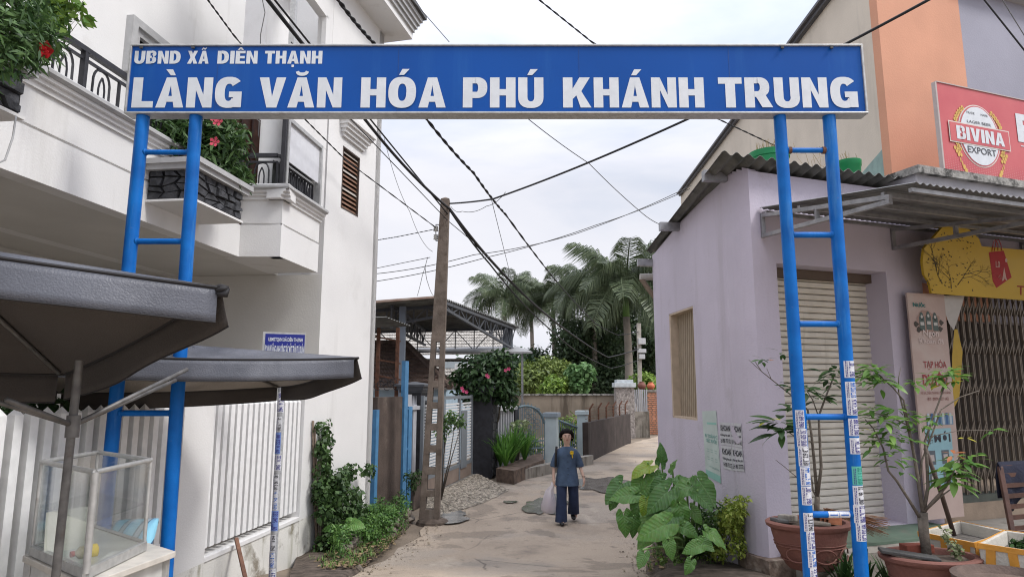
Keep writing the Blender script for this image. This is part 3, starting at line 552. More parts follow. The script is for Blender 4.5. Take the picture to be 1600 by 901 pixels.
# leaning sticks
m = MB(); m.tube([FEN.hit(437, 905, .18), FEN.hit(419, 870, .1), FEN.hit(412, 855, .09), FEN.hit(369, 838, .03)], [.03, .032, .028, .02], 7)
m.v = []; m.f = []; a, b = FEN.hit(384, 905, .3), FEN.hit(369, 840, .04); m.beam(a, b, .035, .025); m.build('wooden_stick', mat('reddish_wood', (.17, .085, .055), .8, var=.3, scale=12, bump=.3), label='short brown wooden stick leaning on the stained low wall under the slats', cat='stick')
m = MB(); a, b = BLK.hit(496, 880, .08) , BLK.hit(489, 657, .05); m.tube([a, a.lerp(b, .25), a.lerp(b, .3), a.lerp(b, .6), a.lerp(b, .63), b], [.022, .02, .024, .018, .022, .016], 7)
m.tube([a + Vector((.05, -.02, 0)), b + Vector((.03, 0, -.1))], .010, 6); m.build('bamboo_pole', mat('old_bamboo', (.16, .12, .09), .8, var=.35, scale=10, bump=.3), smooth=True, label='thin grey bamboo pole standing upright at the white house corner beside the vine', cat='pole')
# ================================================================== VILLAGE SIGN GATE
GD = 4.9
GT = empty('village_gate_sign', (0, GD, 0), 'long blue village name sign with white letters across the lane on two blue pipe ladders', 'sign')
xl, xr = PD(198, 122, GD - .06).x, PD(1353, 124, GD - .06).x; zb, zt = PD(780, 177, GD - .06).z, PD(780, 68.5, GD - .06).z
fy = GD - .06
m = MB(); m.box(((xl + xr) / 2, GD, (zb + zt) / 2), (xr - xl - .03, .09, zt - zb - .03)); m.build('sign_panel', BLUES, GT)
m = MB(); t = .016
for c, s in ((((xl + xr) / 2, GD, zt - t / 2), (xr - xl, .12, t)), (((xl + xr) / 2, GD, zb + t / 2), (xr - xl, .12, t)), ((xl + t / 2, GD, (zb + zt) / 2), (t, .12, zt - zb - 2 * t)), ((xr - t / 2, GD, (zb + zt) / 2), (t, .12, zt - zb - 2 * t))): m.box(c, s)
m.build('frame', ALU, GT, bevel=.004)
for u in (228, 308, 1217, 1293):
    p = PD(u, 73, GD); m = MB(); m.box((p.x, GD - .062, zt - .03), (.022, .012, .022)); m.build('clip', flat('dark_clip', (.05, .05, .05)), GT)
Y_ = GD - .0475
for u in (339, 622, 905, 1140): p = PD(u, 120, GD - .046); MB().box((p.x, GD - .0455, (zb + zt) / 2), (.005, .0012, zt - zb - .05)).build('sheet_seam', flat('seam_blue', (.002, .05, .22)), GT)
def sg(x, y): return Vector((x, Y_, y))
def srow(txt, u0, u1, v0, v1, bold, nm='lettering'):
    m = MB(); a, b = PD(u0, v1, GD - .05), PD(u1, v0, GD - .05); block(m, txt, sg, a.x, b.x, a.z, PD(u0, v0, GD - .05).z); m.build(nm, LETTER, GT)
words1 = [('UBND', 209, 283), ('XÃ', 292, 327), ('DIÊN', 339, 403), ('THẠNH', 413, 504)]
for t_, a, b in words1: srow(t_, a, b, 79.5, 99.5, .032)
words2 = [('LÀNG', 204.5, 380), ('VĂN', 403, 535), ('HÓA', 563, 697), ('PHÚ', 723, 849), ('KHÁNH', 880, 1099), ('TRUNG', 1124, 1338)]
for t_, a, b in words2: srow(t_, a, b, 121, 168, .038)
legs = []
def leg(u0, v0, u1, v1, r=.048):
    a, b = PD(u0, v0, GD), PD(u1, v1, GD); d = (b - a) / (b.z - a.z); p = a + d * (zb - a.z); q = a + d * (-.35 - a.z)
    m = MB(); m.tube([q, p], r, 20, sy=1); m.build('leg', BLUEP, GT, smooth='auto'); legs.append((p, q, r)); return p, q, r
leg(224, 180, 174, 700); leg(306.5, 180, 262, 850); leg(1218, 180, 1263, 860, .046); leg(1295, 180, 1345, 880, .048)
# the left ladder sits on the same line; rungs butt into the legs
def at(lg, z): p, q, r = lg; return p.lerp(q, (p.z - z) / (p.z - q.z))
rl = [238, 377, 644, 788]; rr_ = [235, 367, 506, 651, 803]
for A, B, vs in ((legs[0], legs[1], [238, 377, 514, 645]), (legs[2], legs[3], rr_)):
    for k, v in enumerate(vs):
        z = PD(800, v, GD).z
        for lg_, sg_ in ((A, 1), (B, -1)): q_ = at(lg_, z); MB().tube([q_ + Vector((sg_ * (lg_[2] - .008), 0, 0)), q_ + Vector((sg_ * (lg_[2] + .004), 0, 0))], [.033, .025], 10).build('weld_bead', BLUEP, GT, smooth=True)
        m = MB(); m.tube([at(A, z), at(B, z)], .0225 if v > 240 else .02, 14); m.build('rung', BLUEP, GT, smooth='auto')
        if A is legs[2] and v == 235:
            for q in (at(A, z) + Vector((.06, 0, 0)), at(B, z) - Vector((.06, 0, 0))): MB().tube([q - Vector((.012, 0, 0)), q + Vector((.012, 0, 0))], .028, 12).build('weld_collar', RUST, GT)
# advertising stickers wrapped round the pipes (phone numbers run up the pipe)
SW, SG_, SB_ = flat('sticker_paper', (.60, .61, .64), .6, var=.12, scale=60), flat('sticker_green', (.10, .42, .33), .6), flat('sticker_blue_band', (.04, .06, .30), .6)
INK, INKB, INKG = flat('ink_black', (.03, .03, .04)), flat('ink_violet', (.05, .045, .22)), flat('ink_blue', (.02, .12, .45))
def sticker(lg, v0, v1, a0, a1, num, paper=SW, ink=INKB, band=None, sub=True, par=None):
    p, q, r = lg; par = par or GT; Y = p.y; z1, z0 = PD(800, v0, Y).z, PD(800, v1, Y).z; Lz = z1 - z0; ax = (p - q).normalized()
    def P(ang, zz, rad):      # ang: degrees, 0 faces the camera, + to the right
        c = at(lg, zz); t = R(ang); return Vector((c.x + rad * math.sin(t), c.y - rad * math.cos(t), zz))
    def patch(b0, b1, y0, y1, rad, m_, nm):
        m = MB(); m.grid(lambda i, j: P(b0 + (b1 - b0) * i, y0 + (y1 - y0) * j, rad), 6, 1); return m.build(nm, m_, par, smooth=True)
    S = patch(a0, a1, z0, z1, r + .0012, paper, 'sticker')
    m = MB(); mar = Lz * .05; fr = (a1 - a0)
    text(m, num, lambda x, y: P(y, x, r + .0026), z0 + mar, z1 - mar, a1 - fr * .1, a0 + fr * .38, .02)
    m.build('print', ink, S)
    if sub:
        m = MB(); rr = random.Random(int(v0 * 7)); x = z0 + mar
        for row in (.12, .22):
            x = z0 + mar
            while x < z1 - mar - .01:
                w_ = rr.uniform(.006, .02); b0 = a0 + fr * row; m.grid(lambda i, j: P(b0 + fr * .05 * i, x + w_ * j, r + .0024), 1, 1); x += w_ + .004
        m.build('small_print', INKB if band is None else band, S)
Lr, Rr2 = legs[2], legs[3]
for v0, v1, a0, a1, num, pp, ink in ((640, 668, -60, 20, '0865 668 552', SW, INKB), (669, 697, -60, 35, '0935 605 051', SW, INKB), (697, 727, -55, 45, '0937 229 871', SW, INK), (672, 722, 48, 85, '0905 74', SW, INKB),
    (728, 757, -48, 60, '0915.777.444', SG_, INKG), (758, 787, -48, 52, '0865 117 007', SW, INKB), (799, 828, -45, 50, '0942.878.157', SW, INK), (828, 856, -30, 70, '0972.45.35.46', SW, INKB), (857, 884, -30, 70, '0866.79.77.99', SW, INKG), (884, 920, -20, 72, '0967 44 55', SW, INKB)):
    sticker(Lr, v0, v1, a0, a1, num, SW if pp is SG_ else pp, ink)
for v0, v1, a0, a1, num, pp, ink in ((564, 590, -50, 60, '0865 117 007', SW, INKB), (596, 622, -50, 55, '0373.922.696', SW, INKG), (622, 648, -50, 62, '0905.74.34.24', SW, INKB), (653, 680, -45, 62, '0905 570 888', SW, INKB), (683, 708, -45, 58, '0979770411', SW, INKB),
    (727, 756, -45, 68, '0935 319 222', SG_, flat('ink_green', (.02, .22, .16))), (757, 787, -48, 62, '0987 199 123', SW, INK), (787, 815, -55, 70, '0866.79.77.23', SW, INKB), (815, 843, -45, 70, '0372.922.696', SW, INKB)):
    sticker(Rr2, v0, v1, a0, a1, num, pp, ink)
z = PD(800, 803, GD).z
for u in (1301, 1318):
    c = PD(u, 803, GD); m = MB(); m.grid(lambda i, j: Vector((c.x + .075 * (j - .5), GD - .0236 * math.cos(R(-70 + 140 * i)), z + .0236 * math.sin(R(-70 + 140 * i)))), 6, 1); S = m.build('sticker', SW, GT)
    m = MB(); m.grid(lambda i, j: Vector((c.x + .055 * (j - .5), GD - .0246 * math.cos(R(-10 + 20 * i)), z + .0246 * math.sin(R(-10 + 20 * i)))), 3, 1); m.build('print', INKG, S)
# ================================================================== STREET NAME POST
SD = 6.6; pb, ptp = PD(424, 930, SD), PD(441, 600, SD); ptp = ptp + (ptp - pb) * .14
ST = empty('street_sign', (pb.x, SD, G(SD)), 'small dark blue street sign on a sticker covered grey post above the awning', 'sign')
m = MB(); pb = pb + (pb - ptp) * .06; m.tube([pb, ptp], .036, 14); m.build('post', mat('galvanised_post', (.36, .37, .38), .6, var=.2, scale=30, dirt=((.12, .12, .13), 20, .55, .7)), ST, smooth='auto')
spl = Pl(*PD(475, 540, SD - .05).xy, 1, .42)
q = [spl.hit(u, v) for u, v in ((413, 555), (476, 555))]; a, b = spl.s(410, 540), spl.s(477, 540); z0, z1 = spl.z(413, 566), spl.z(413, 518)
m = MB(); slab(m, spl, a, b, z0, z1, -.03, 0); m.build('frame', ALU, ST)
m = MB(); slab(m, spl, a + .022, b - .008, z0 + .012, z1 - .018, 0, .003); m.build('sign_face', flat('navy_sign', (.01, .018, .20), .35), ST)
m = MB(); Wd = b - a; Hh = z1 - z0; Q = lambda x, y: spl.pt(a + x * Wd, z0 + y * Hh, .006)
text(m, 'UBMTTQVN XÃ DIÊN THẠNH', Q, .13, .93, .70, .82, .015); text(m, 'ĐOẠN ĐƯỜNG ANH CÔNG TÁC MẶT TRẬN TỰ QUẢN', Q, .06, .97, .30, .56, .03); m.build('lettering', LETTER, ST)
stp = (ptp, pb, .036)
v = 612; k = 0; nums = ['0941 912 1080', '0982 611 137', '0916 222 801', '0905 118 222', '0975 361 108', '0933 742 119', '0977 540 332', '0962 118 094', '0905 318 774', '0948 222 917']
while v < 900:
    h = random.Random(k).uniform(22, 34); sticker(stp, v, v + h, -70 + 20 * (k % 2), 40 + 25 * (k % 3 == 0), nums[k % 10], SW if k % 4 != 2 else flat('sticker_light_blue', (.16, .25, .55)), (INKB, INK, INKG)[k % 3] if k % 4 != 2 else INKB, par=ST); v += h + (1 if k % 3 else 6); k += 1
# ================================================================== MARKET UMBRELLAS
VINYL = mat('grey_vinyl_canvas', (.082, .087, .105), .42, var=.25, scale=2.2, bump=.22, bscale=110, dirt=((.17, .175, .20), 1.3, .52, .6)); VIN3 = mat('pale_canvas_underside', (.27, .25, .225), .85, var=.15, scale=2.5, bump=.2, bscale=60, dirt=((.15, .135, .12), 3, .55, .5)); USTEEL = mat('dull_pole_steel', (.13, .125, .12), .5, var=.3, scale=14, bump=.05, metal=.4, dirt=((.08, .05, .035), 9, .58, .6)); VIN2 = mat('canvas_underside', (.055, .048, .044), .85, var=.12, scale=3, bump=.25, bscale=120); VEDGE = flat('black_binding', (.012, .011, .012), .7)
def cloth_strip(p, q, hp, hq, sag, nrm, wav, seed, n=24):
    rr = random.Random(seed); ph = rr.random() * 6; m = MB()
    def f(i, j):
        b = Vector(p).lerp(Vector(q), i) - Vector((0, 0, sag * 4 * i * (1 - i))); h = hp + (hq - hp) * i
        return b - Vector((0, 0, h * j)) + Vector(nrm) * (wav * j * math.sin(i * 9 + ph) + .02 * j)
    m.grid(f, n, 4); return m
def thick(o, t=.002):
    s = o.modifiers.new('thickness', 'SOLIDIFY'); s.thickness = t; s.offset = 0; return o
def umbrella(label, corners, apex, hub, poleb, hts, sag, group, ptop=None, st_to=(0, 1, 2, 3), lining=None):
    U = empty('market_umbrella', (poleb[0], poleb[1], 0), label, 'umbrella', group)
    m = MB(); n = 14; C_ = [Vector(c) for c in corners]; ap = Vector(apex)
    for k in range(4):
        a, b = C_[k], C_[(k + 1) % 4]; sg_ = sag[k]
        m.grid(lambda i, j: (lambda e: e.lerp(ap, j) - Vector((0, 0, .05 * math.sin(math.pi * j) * math.sin(math.pi * i))))(a.lerp(b, i) - Vector((0, 0, sg_ * 4 * i * (1 - i)))), n, 8)
    thick(m.build('canopy', VINYL, U, smooth=True), .003)
    m = MB()
    for k in range(4):
        a, b = C_[k], C_[(k + 1) % 4]; sg_ = sag[k]; dn = Vector((0, 0, -.006))
        m.grid(lambda i, j: (lambda e: e.lerp(ap, j) - Vector((0, 0, .05 * math.sin(math.pi * j) * math.sin(math.pi * i))))(a.lerp(b, i) - Vector((0, 0, sg_ * 4 * i * (1 - i)))) + dn, n, 8)
    m.build('canopy_lining', lining or VIN2, U, smooth=True)
    cen = sum(C_, Vector()) / 4
    for k in range(4):
        a, b = C_[k], C_[(k + 1) % 4]; mid_ = (a + b) / 2; nr = (mid_ - cen); nr.z = 0; nr.normalize()
        ha, hb = hts[k]; i0, i1 = (.015, .985); st = cloth_strip(a.lerp(b, i0), a.lerp(b, i1), ha, hb, sag[k], nr, .022, k + 3)
        o = st.build('valance', VINYL if k == 0 else VIN2, U, smooth=True); thick(o, .003)
        e = MB(); e.tube([Vector(st.v[i]) + nr * .001 for i in range(25 * 4, 25 * 5)], .004, 5); e.build('hem', VEDGE, o)
        e = MB(); e.tube([a.lerp(b, i / 16) - Vector((0, 0, sag[k] * 4 * (i / 16) * (1 - i / 16) + .004)) for i in range(17)], .009, 6); e.build('edge_tube', VEDGE, U)
    hb_ = Vector(hub)
    for ci, c in enumerate(C_):
        m = MB(); m.tube([ap - Vector((0, 0, .03)), c + (ap - c).normalized() * .04 - Vector((0, 0, .02))], .012, 8); m.build('rib', USTEEL, U, smooth=True)
        if ci not in st_to: continue
        m = MB(); m.tube([hb_, c.lerp(ap, .42) - Vector((0, 0, .03))], .012, 8); m.build('strut', USTEEL, U, smooth=True)
    if ptop is None: return U
    m = MB(); m.tube([Vector((poleb[0], poleb[1], poleb[2])), Vector(ptop)], .02, 14); m.build('pole', USTEEL, U, smooth='auto')
    m = MB(); m.tube([hb_ - Vector((0, 0, .06)), hb_ + Vector((0, 0, .05))], .032, 12); m.build('hub', USTEEL, U, smooth='auto')
    return U
# near umbrella: A = right corner, B = far corner
A = PD(350, 449, 3.0); B = PD(100, 584, 3.8); Dn = PD(-560, 310, 2.1); 
Cc = B + (Dn - A); Cc.z = B.z + .02; apx = (A + B + Cc + Dn) / 4 + Vector((0, 0, .36))
near_hub = PD(114, 664, 3.4); ptop = near_hub.copy(); ptop.z = B.z + .06
U1 = umbrella('near dark grey vinyl market umbrella hanging over the left edge of the lane', [Dn, A, B, Cc], apx, near_hub, (near_hub.x - .02, near_hub.y, -.02), [(.17, .165), (.17, .15), (.16, .18), (.16, .17)], [.015, .03, .0, .02], 'grey market umbrellas', ptop, (3,))
m = MB(); rr = random.Random(4)
for i in range(4): m.tube([A + Vector((-.05, .0, -.01 - .006 * i)), A + Vector((-.01 + .01 * i, rr.uniform(-.02, .02), .002 - .012 * i)), A + Vector((.022, 0, -.002 * i))], [.016, .014, .007], 7)
m.build('corner_binding', VEDGE, U1, smooth=True)
# second umbrella
A2 = PD(560, 558, 5.1); B2 = PD(438, 603, 6.2); hub2 = near_hub; D2_ = PD(20, 545, 4.2); C2_ = PD(90, 612, 5.3); ap2 = (A2 + B2 + C2_ + D2_) / 4; ap2.z = A2.z + .10
U2 = umbrella('farther grey vinyl market umbrella under the small blue street sign', [D2_, A2, B2, C2_], ap2, hub2, (ap2.x, ap2.y, 0), [(.16, .155), (.155, .13), (.13, .14), (.15, .15)], [.035, .05, .02, .02], 'grey market umbrellas', None, (), VIN3)
for e in (PD(292, 577, 4.3), PD(274, 594, 4.5)): MB().tube([hub2, e], .013, 8).build('strut', USTEEL, U2, smooth=True)
MB().tube([hub2, PD(10, 624, 3.0)], .013, 8).build('strut', USTEEL, U1, smooth=True)
# ================================================================== GLASS FOOD CASE on a white counter
GLS = bpy.data.materials.new('clear_glass'); GLS.use_nodes = True; _n = GLS.node_tree; _b = _n.nodes['Principled BSDF']; _tr = _n.nodes.new('ShaderNodeBsdfTransparent'); _gl = _n.nodes.new('ShaderNodeBsdfGlossy'); _gl.inputs['Roughness'].default_value = .08; _ms = _n.nodes.new('ShaderNodeMixShader'); _tr.inputs[0].default_value = (.975, .985, .98, 1)
_df = _n.nodes.new('ShaderNodeBsdfDiffuse'); _df.inputs[0].default_value = (.6, .62, .6, 1); _m2 = _n.nodes.new('ShaderNodeMixShader'); _m2.inputs[0].default_value = .03
_lw = _n.nodes.new('ShaderNodeLayerWeight'); _lw.inputs[0].default_value = .35; _mf = _n.nodes.new('ShaderNodeMath'); _mf.operation = 'MULTIPLY'; _mf.inputs[1].default_value = .35; _n.links.new(_lw.outputs['Fresnel'], _mf.inputs[0]); _n.links.new(_mf.outputs[0], _ms.inputs[0]); _n.links.new(_tr.outputs[0], _m2.inputs[1]); _n.links.new(_df.outputs[0], _m2.inputs[2]); _n.links.new(_m2.outputs[0], _ms.inputs[1]); _n.links.new(_gl.outputs[0], _ms.inputs[2]); _n.links.new(_ms.outputs[0], _n.nodes['Material Output'].inputs[0])
c0 = PD(149, 737, 3.55); c1 = PD(235, 727, 4.15); c2 = PD(63, 741, 4.05); c3 = c1 + (c2 - c0); ztp = c0.z; zbt = PD(149, 895, 3.55).z
for c in (c0, c1, c2, c3): c.z = ztp
FC = empty('food_display_case', (c0.x, c0.y, zbt), 'empty glass street food case with aluminium frame under the near umbrella', 'display case')
dn = Vector((0, 0, zbt - ztp)); CP = [c0, c1, c3, c2]
for i in range(4):
    a, b = CP[i], CP[(i + 1) % 4]; MB().tube([a, b], .014, 10).build('top_rail', ALU, FC, smooth='auto'); MB().beam(a + dn, b + dn, .035, .05).build('base_rail', ALU, FC)
    MB().tube([a, a + dn], .018 if i == 0 else .011, 12).build('post', ALU, FC, smooth='auto')
    k = (b - a).cross(Vector((0, 0, 1))).normalized() * .002
    ins = (b - a) * .04; MB().prism([a + ins + dn * .96, b - ins + dn * .96, b - ins + dn * .03, a + ins + dn * .03], k).build('glass_pane', GLS, FC)
h = dn * .52; MB().prism([p + h + (sum(CP, Vector()) / 4 - p) * .05 for p in CP], (0, 0, .006)).build('glass_shelf', GLS, FC)
MB().prism([p + dn * .98 for p in CP], (0, 0, .008)).build('base_sheet', flat('pale_base_sheet', (.42, .45, .42), .3), FC)
cen = sum(CP, Vector()) / 4
# counter carrying the case
out_ = [p + (p - cen) * .16 for p in CP]; out_[1] = PD(274, 874, 4.15); out_[2] = out_[2] + Vector((0, .1, 0))
CT = empty('vendor_counter', (cen.x, cen.y, 0), 'pale vendor counter holding the glass food case', 'counter')
q = [Vector((p.x, p.y, zbt - .03)) for p in out_]; MB().prism(q, (0, 0, -.035)).build('counter_top', flat('pale_counter', (.50, .47, .42), .5, var=.12), CT, bevel=.004)
ins = [Vector((p.x, p.y, zbt - .066)).lerp(Vector((cen.x, cen.y, zbt - .066)), .12) for p in q]
for k in range(4): MB().prism([ins[k], ins[(k + 1) % 4], Vector((ins[(k + 1) % 4].x, ins[(k + 1) % 4].y, .08)), Vector((ins[k].x, ins[k].y, .08))], (Vector((cen.x, cen.y, 0)) - Vector((ins[k].x, ins[k].y, 0))).normalized() * .01).build('side_panel', flat('white_counter_panel', (.52, .52, .50), .5, var=.12), CT)
for p in ins: MB().beam((p.x, p.y, 0), (p.x, p.y, zbt - .068), .04).build('leg', ALU, CT)
# papers, bottle
pp = PD(137, 800, 3.98); MB().hexa([PD(u, v, d) for u, v, d in ((68, 868, 3.9), (137, 852, 4.05), (137, 852, 4.06), (68, 868, 3.91))], [PD(u, v, d) for u, v, d in ((72, 800, 3.95), (139, 790, 4.1), (139, 790, 4.11), (72, 800, 3.96))]).build('paper_sheet', flat('aged_white_sheet', (.55, .55, .48), .6, var=.15, scale=5), label='square off white sheet standing inside the glass case behind its lower shelf', cat='sheet')
bp, bq = PD(109, 876, 3.75), PD(152, 862, 3.85); bq.z = bp.z = zbt + .045; dr = (bq - bp); BT = empty('plastic_bottle', bp, 'clear plastic bottle with yellow label lying in the glass case', 'bottle')
fr = lambda t: bp + dr * t
MB().tube([fr(.12), fr(.2), fr(.34), fr(.95), fr(1)], [.012, .014, .034, .036, .028], 14).build('bottle_body', mat('bottle_plastic', (.55, .50, .36), .2, var=.05, bump=0, alpha=.75), BT, smooth=True)
MB().tube([fr(0), fr(.13)], .016, 12).build('cap', flat('dull_red_cap', (.38, .08, .07)), BT); MB().tube([fr(.58), fr(.96)], .0368, 14).build('paper_label', flat('yellow_label', (.70, .52, .04)), BT, smooth=True)
# striped blue cushion leaning behind the case
S0, S1, S2, S3 = PD(166, 868, 4.45), PD(234, 862, 4.35), PD(248, 812, 4.55), PD(180, 815, 4.65)
def cush(i, j): p = (S0.lerp(S1, i)).lerp(S3.lerp(S2, i), j); return p + Vector((0, -1, .3)) * (.07 * math.sin(math.pi * i) ** .5 * math.sin(math.pi * min(1, max(0, j))) ** .5)
CU = MB().grid(cush, 16, 10)
cm = bpy.data.materials.new('striped_blue_cloth'); cm.use_nodes = True; t = cm.node_tree; N = t.nodes; uvn = N.new('ShaderNodeTexCoord'); sx = N.new('ShaderNodeSeparateXYZ'); t.links.new(uvn.outputs['Object'], sx.inputs[0])
mt = N.new('ShaderNodeMath'); mt.operation = 'MULTIPLY'; mt.inputs[1].default_value = 7.5; t.links.new(sx.outputs[0], mt.inputs[0]); fr_ = N.new('ShaderNodeMath'); fr_.operation = 'FRACT'; t.links.new(mt.outputs[0], fr_.inputs[0])
cr = N.new('ShaderNodeValToRGB'); cr.color_ramp.interpolation = 'CONSTANT'; e = cr.color_ramp.elements; e[0].color = (.20, .45, .58, 1); e[1].position = .5; e[1].color = (.30, .36, .40, 1)
for ps, c_ in ((.42, (.03, .07, .14, 1)), (.72, (.03, .07, .14, 1)), (.78, (.18, .4, .55, 1))): x = e.new(ps); x.color = c_
t.links.new(fr_.outputs[0], cr.inputs[0]); t.links.new(cr.outputs[0], N['Principled BSDF'].inputs['Base Color']); N['Principled BSDF'].inputs['Roughness'].default_value = .7
thick(CU.build('striped_cushion', cm, smooth=True, label='folded blue and white striped cloth between the glass case and the blue posts', cat='cloth'), .03)
# ================================================================== LEFT SIDE BEYOND THE WHITE HOUSE
GP = Pl(-1.8, 12.8, .2135, 1); BLUEG = mat('sky_blue_metal', (.06, .19, .36), .5, var=.15, scale=8, bump=.05, dirt=((.15, .1, .07), 8, .64, .7)); DARKW = mat('dark_stained_wall', (.075, .055, .045), .9, var=.3, scale=3, bump=.4, dirt=((.22, .19, .16), 2.2, .58, .6), streak=((.13, .10, .085), 3, .55, .4))
def gs(u, v=700): return GP.s(u, v)
zg = -.5
m = MB(); slab(m, GP, gs(588), gs(628), zg - .3, GP.z(600, 620), -.14, 0); m.build('old_wall', DARKW, label='short dark brown stained wall panel between the white house and the blue posts', cat='wall')
BG = empty('blue_gate_frame', GP.pt(gs(632), zg), 'sky blue steel gate frame next to the dark brown wall panel', 'gate frame')
for u0, u1, vt in ((583, 587.5, 640), (627, 632.5, 563), (634.5, 640, 635)):
    m = MB(); slab(m, GP, gs(u0), gs(u1), zg, GP.z(u0, vt), -.03, .04); m.build('post', BLUEG, BG)
for v in (637, 700, 782):
    m = MB(); slab(m, GP, gs(632.5), gs(634.5), GP.z(633, v) - .03, GP.z(633, v), -.03, .035); m.build('rail', BLUEG, BG)
GRP = mat('pale_grey_paint', (.36, .37, .40), .6, var=.1, scale=5, bump=.05)
SG = empty('grey_side_fence', GP.pt(gs(645), zg), 'short pale grey fence post pair beside the sky blue frame', 'fence')
for u0, u1, vt in ((641, 648, 616), (651, 656, 632)):
    m = MB(); slab(m, GP, gs(u0), gs(u1), zg, GP.z(u0, vt), -.2, -.08); m.build('post', GRP, SG)
m = MB(); slab(m, GP, gs(641), gs(660), GP.z(650, 640), GP.z(650, 634), -.22, -.05); m.build('rail', GRP, SG)
m = MB(); slab(m, GP, gs(640), gs(662), zg, GP.z(650, 745), -.2, .1); m.build('low_wall', DARKW, SG)
for i in range(4):
    m = MB(); s = GP.s(650, 630) + .06 + .07 * i; m.tube([GP.pt(s, GP.z(650, 634), -.1), GP.pt(s, GP.z(650, 618), -.1)], [.012, .002], 5); m.build('spike', GRP, SG)
BLK_P = mat('black_granite_pillar', (.022, .022, .027), .5, var=.3, scale=10, bump=.2); CAPM = mat('dark_cap', (.075, .08, .09), .6, var=.15, bump=.15)
def pillar(uc, vt_, wdt, yd, label, z0=zg, capw=.08, body=BLK_P, capm=CAPM, name='gate_pillar', vb=None, stones_=True):
    c = PD(uc, 650, yd); zt_ = PD(uc, vt_, yd).z; P = empty(name, (c.x, yd, z0), label, 'pillar')
    ax = Matrix.Rotation(math.atan2(-.2135, 1), 3, 'Z')
    m = MB(); m.box((c.x, yd, (z0 + zt_ - .2) / 2), (wdt, wdt, zt_ - .2 - z0), ax=ax); m.build('pillar_body', body, P)
    for k, (e, h0, h1) in enumerate(((.03, .20, .14), (.07, .14, .07), (.11, .07, .03))):
        m = MB(); m.box((c.x, yd, zt_ - (h0 + h1) / 2), (wdt + e * 2, wdt + e * 2, h0 - h1 - .001), ax=ax); m.build('cap_course', capm, P)
    t_ = wdt / 2 + .1; m = MB(); q = [Vector((c.x, yd, zt_ - .03)) + ax @ Vector(v) for v in ((-t_, -t_, 0), (t_, -t_, 0), (t_, t_, 0), (-t_, t_, 0))]; m.add(q + [Vector((c.x, yd, zt_ + .03))], [(0, 1, 4), (1, 2, 4), (2, 3, 4), (3, 0, 4)]); m.build('cap_top', capm, P)
    if stones_:
        rr = random.Random(int(uc)); z = z0 + .05
        while z < zt_ - .45:
            h = rr.uniform(.14, .26); x = -wdt / 2 + .02
            while x < wdt / 2 - .06:
                w_ = min(rr.uniform(.15, .3), wdt / 2 - .02 - x); m = MB(); m.box(Vector((c.x, yd, z + h / 2)) + ax @ Vector((wdt / 2 + .012, x + w_ / 2, 0)), (.05 + rr.uniform(-.02, .02), w_ - .02, h - .025), ax=ax); m.build('stone', STONE, P, bevel=0); x += w_
            z += h
    return P
pillar(647, 598, .42, 13.7, 'black granite gate pillar half hidden behind the concrete power pole')
pillar(757, 603, .5, 17.0, 'black granite gate pillar with stepped cap right of the slatted gate')
# driveway gate, white slats in grey frames
SGt = empty('slatted_gate', GP.pt(gs(700), zg), 'grey steel driveway gate with white horizontal slats behind the pebbled ramp', 'gate'); GRF = flat('gate_grey', (.17, .19, .21), .5); WSL = flat('gate_white', (.62, .63, .64), .45)
ztg = GP.z(700, 617); zbg = GP.z(700, 755) + .0; zb_ = zg + .12
pan = [(657, 664, 692), (664, 692, 717), (717, 738, 738)]
cols = [(662, 686), (694, 716), (720, 735)]
for u in (660, 688, 692, 717.5, 737):
    m = MB(); s = gs(u); slab(m, GP, s - .035, s + .035, zb_, ztg, -.04, .02); m.build('frame_post', GRF, SGt)
for z in (ztg - .09, zb_ + .28):
    m = MB(); slab(m, GP, gs(660), gs(737), z, z + .07, -.03, .012); m.build('frame_rail', GRF, SGt)
m = MB(); slab(m, GP, gs(660), gs(737), zb_, zb_ + .28, -.02, .006); m.build('kick_plate', mat('faded_brown_plate', (.22, .17, .14), .7, var=.2, scale=3), SGt)
m = MB(); slab(m, GP, gs(719), gs(727.5), GP.z(723, 730), GP.z(723, 641), .015, .03); m.build('grey_panel', GRF, SGt)
for a, b in cols:
    s0, s1 = gs(a) + .04, gs(b) - .02; n = 22 if a < 718 else 20
    for i in range(n):
        z = zb_ + .42 + (ztg - zb_ - .62) * i / (n - 1); m = MB(); ex = .0
        if a > 718 and 4 < i < 17: s0_ = gs(729)
        else: s0_ = s0
        slab(m, GP, s0_, s1, z - .018, z + .018, -.012, .018); m.build('slat', WSL, SGt)
m = MB(); m.tube([GP.pt(gs(690), ztg - 1.2, .06), GP.pt(gs(690), ztg - .6, .06)], .015, 8); m.build('handle', IRON, SGt)
# threshold, pebble ramp
m = MB(); slab(m, GP, gs(656), gs(740), zg - .05, zg + .1, -.3, .06); m.build('gate_threshold', CONC, kind='structure')
RAMP = [GP.pt(gs(658), zg + .09, .07), GP.pt(gs(742), zg + .09, .07), PG(795, 765, .015), PG(755, 785, .015), PG(705, 801, .015), PG(668, 806, .015)]
rc_ = (RAMP[0] + RAMP[1]) / 2 * .5 + (RAMP[3] + RAMP[4]) / 2 * .5 + Vector((0, 0, .03))
m = MB(); m.add(RAMP + [rc_], [(i, (i + 1) % 6, 6) for i in range(6)]); m.build('ramp', mat('ramp_concrete', (.22, .20, .17), .9, var=.2, scale=5, bump=.4), kind='structure')
V = []; Fc = []; rr = random.Random(2); P6 = RAMP
tri = [(P6[i], P6[(i + 1) % 6], rc_) for i in range(6)]; ar = [((b - a).cross(c - a)).length for a, b, c in tri]
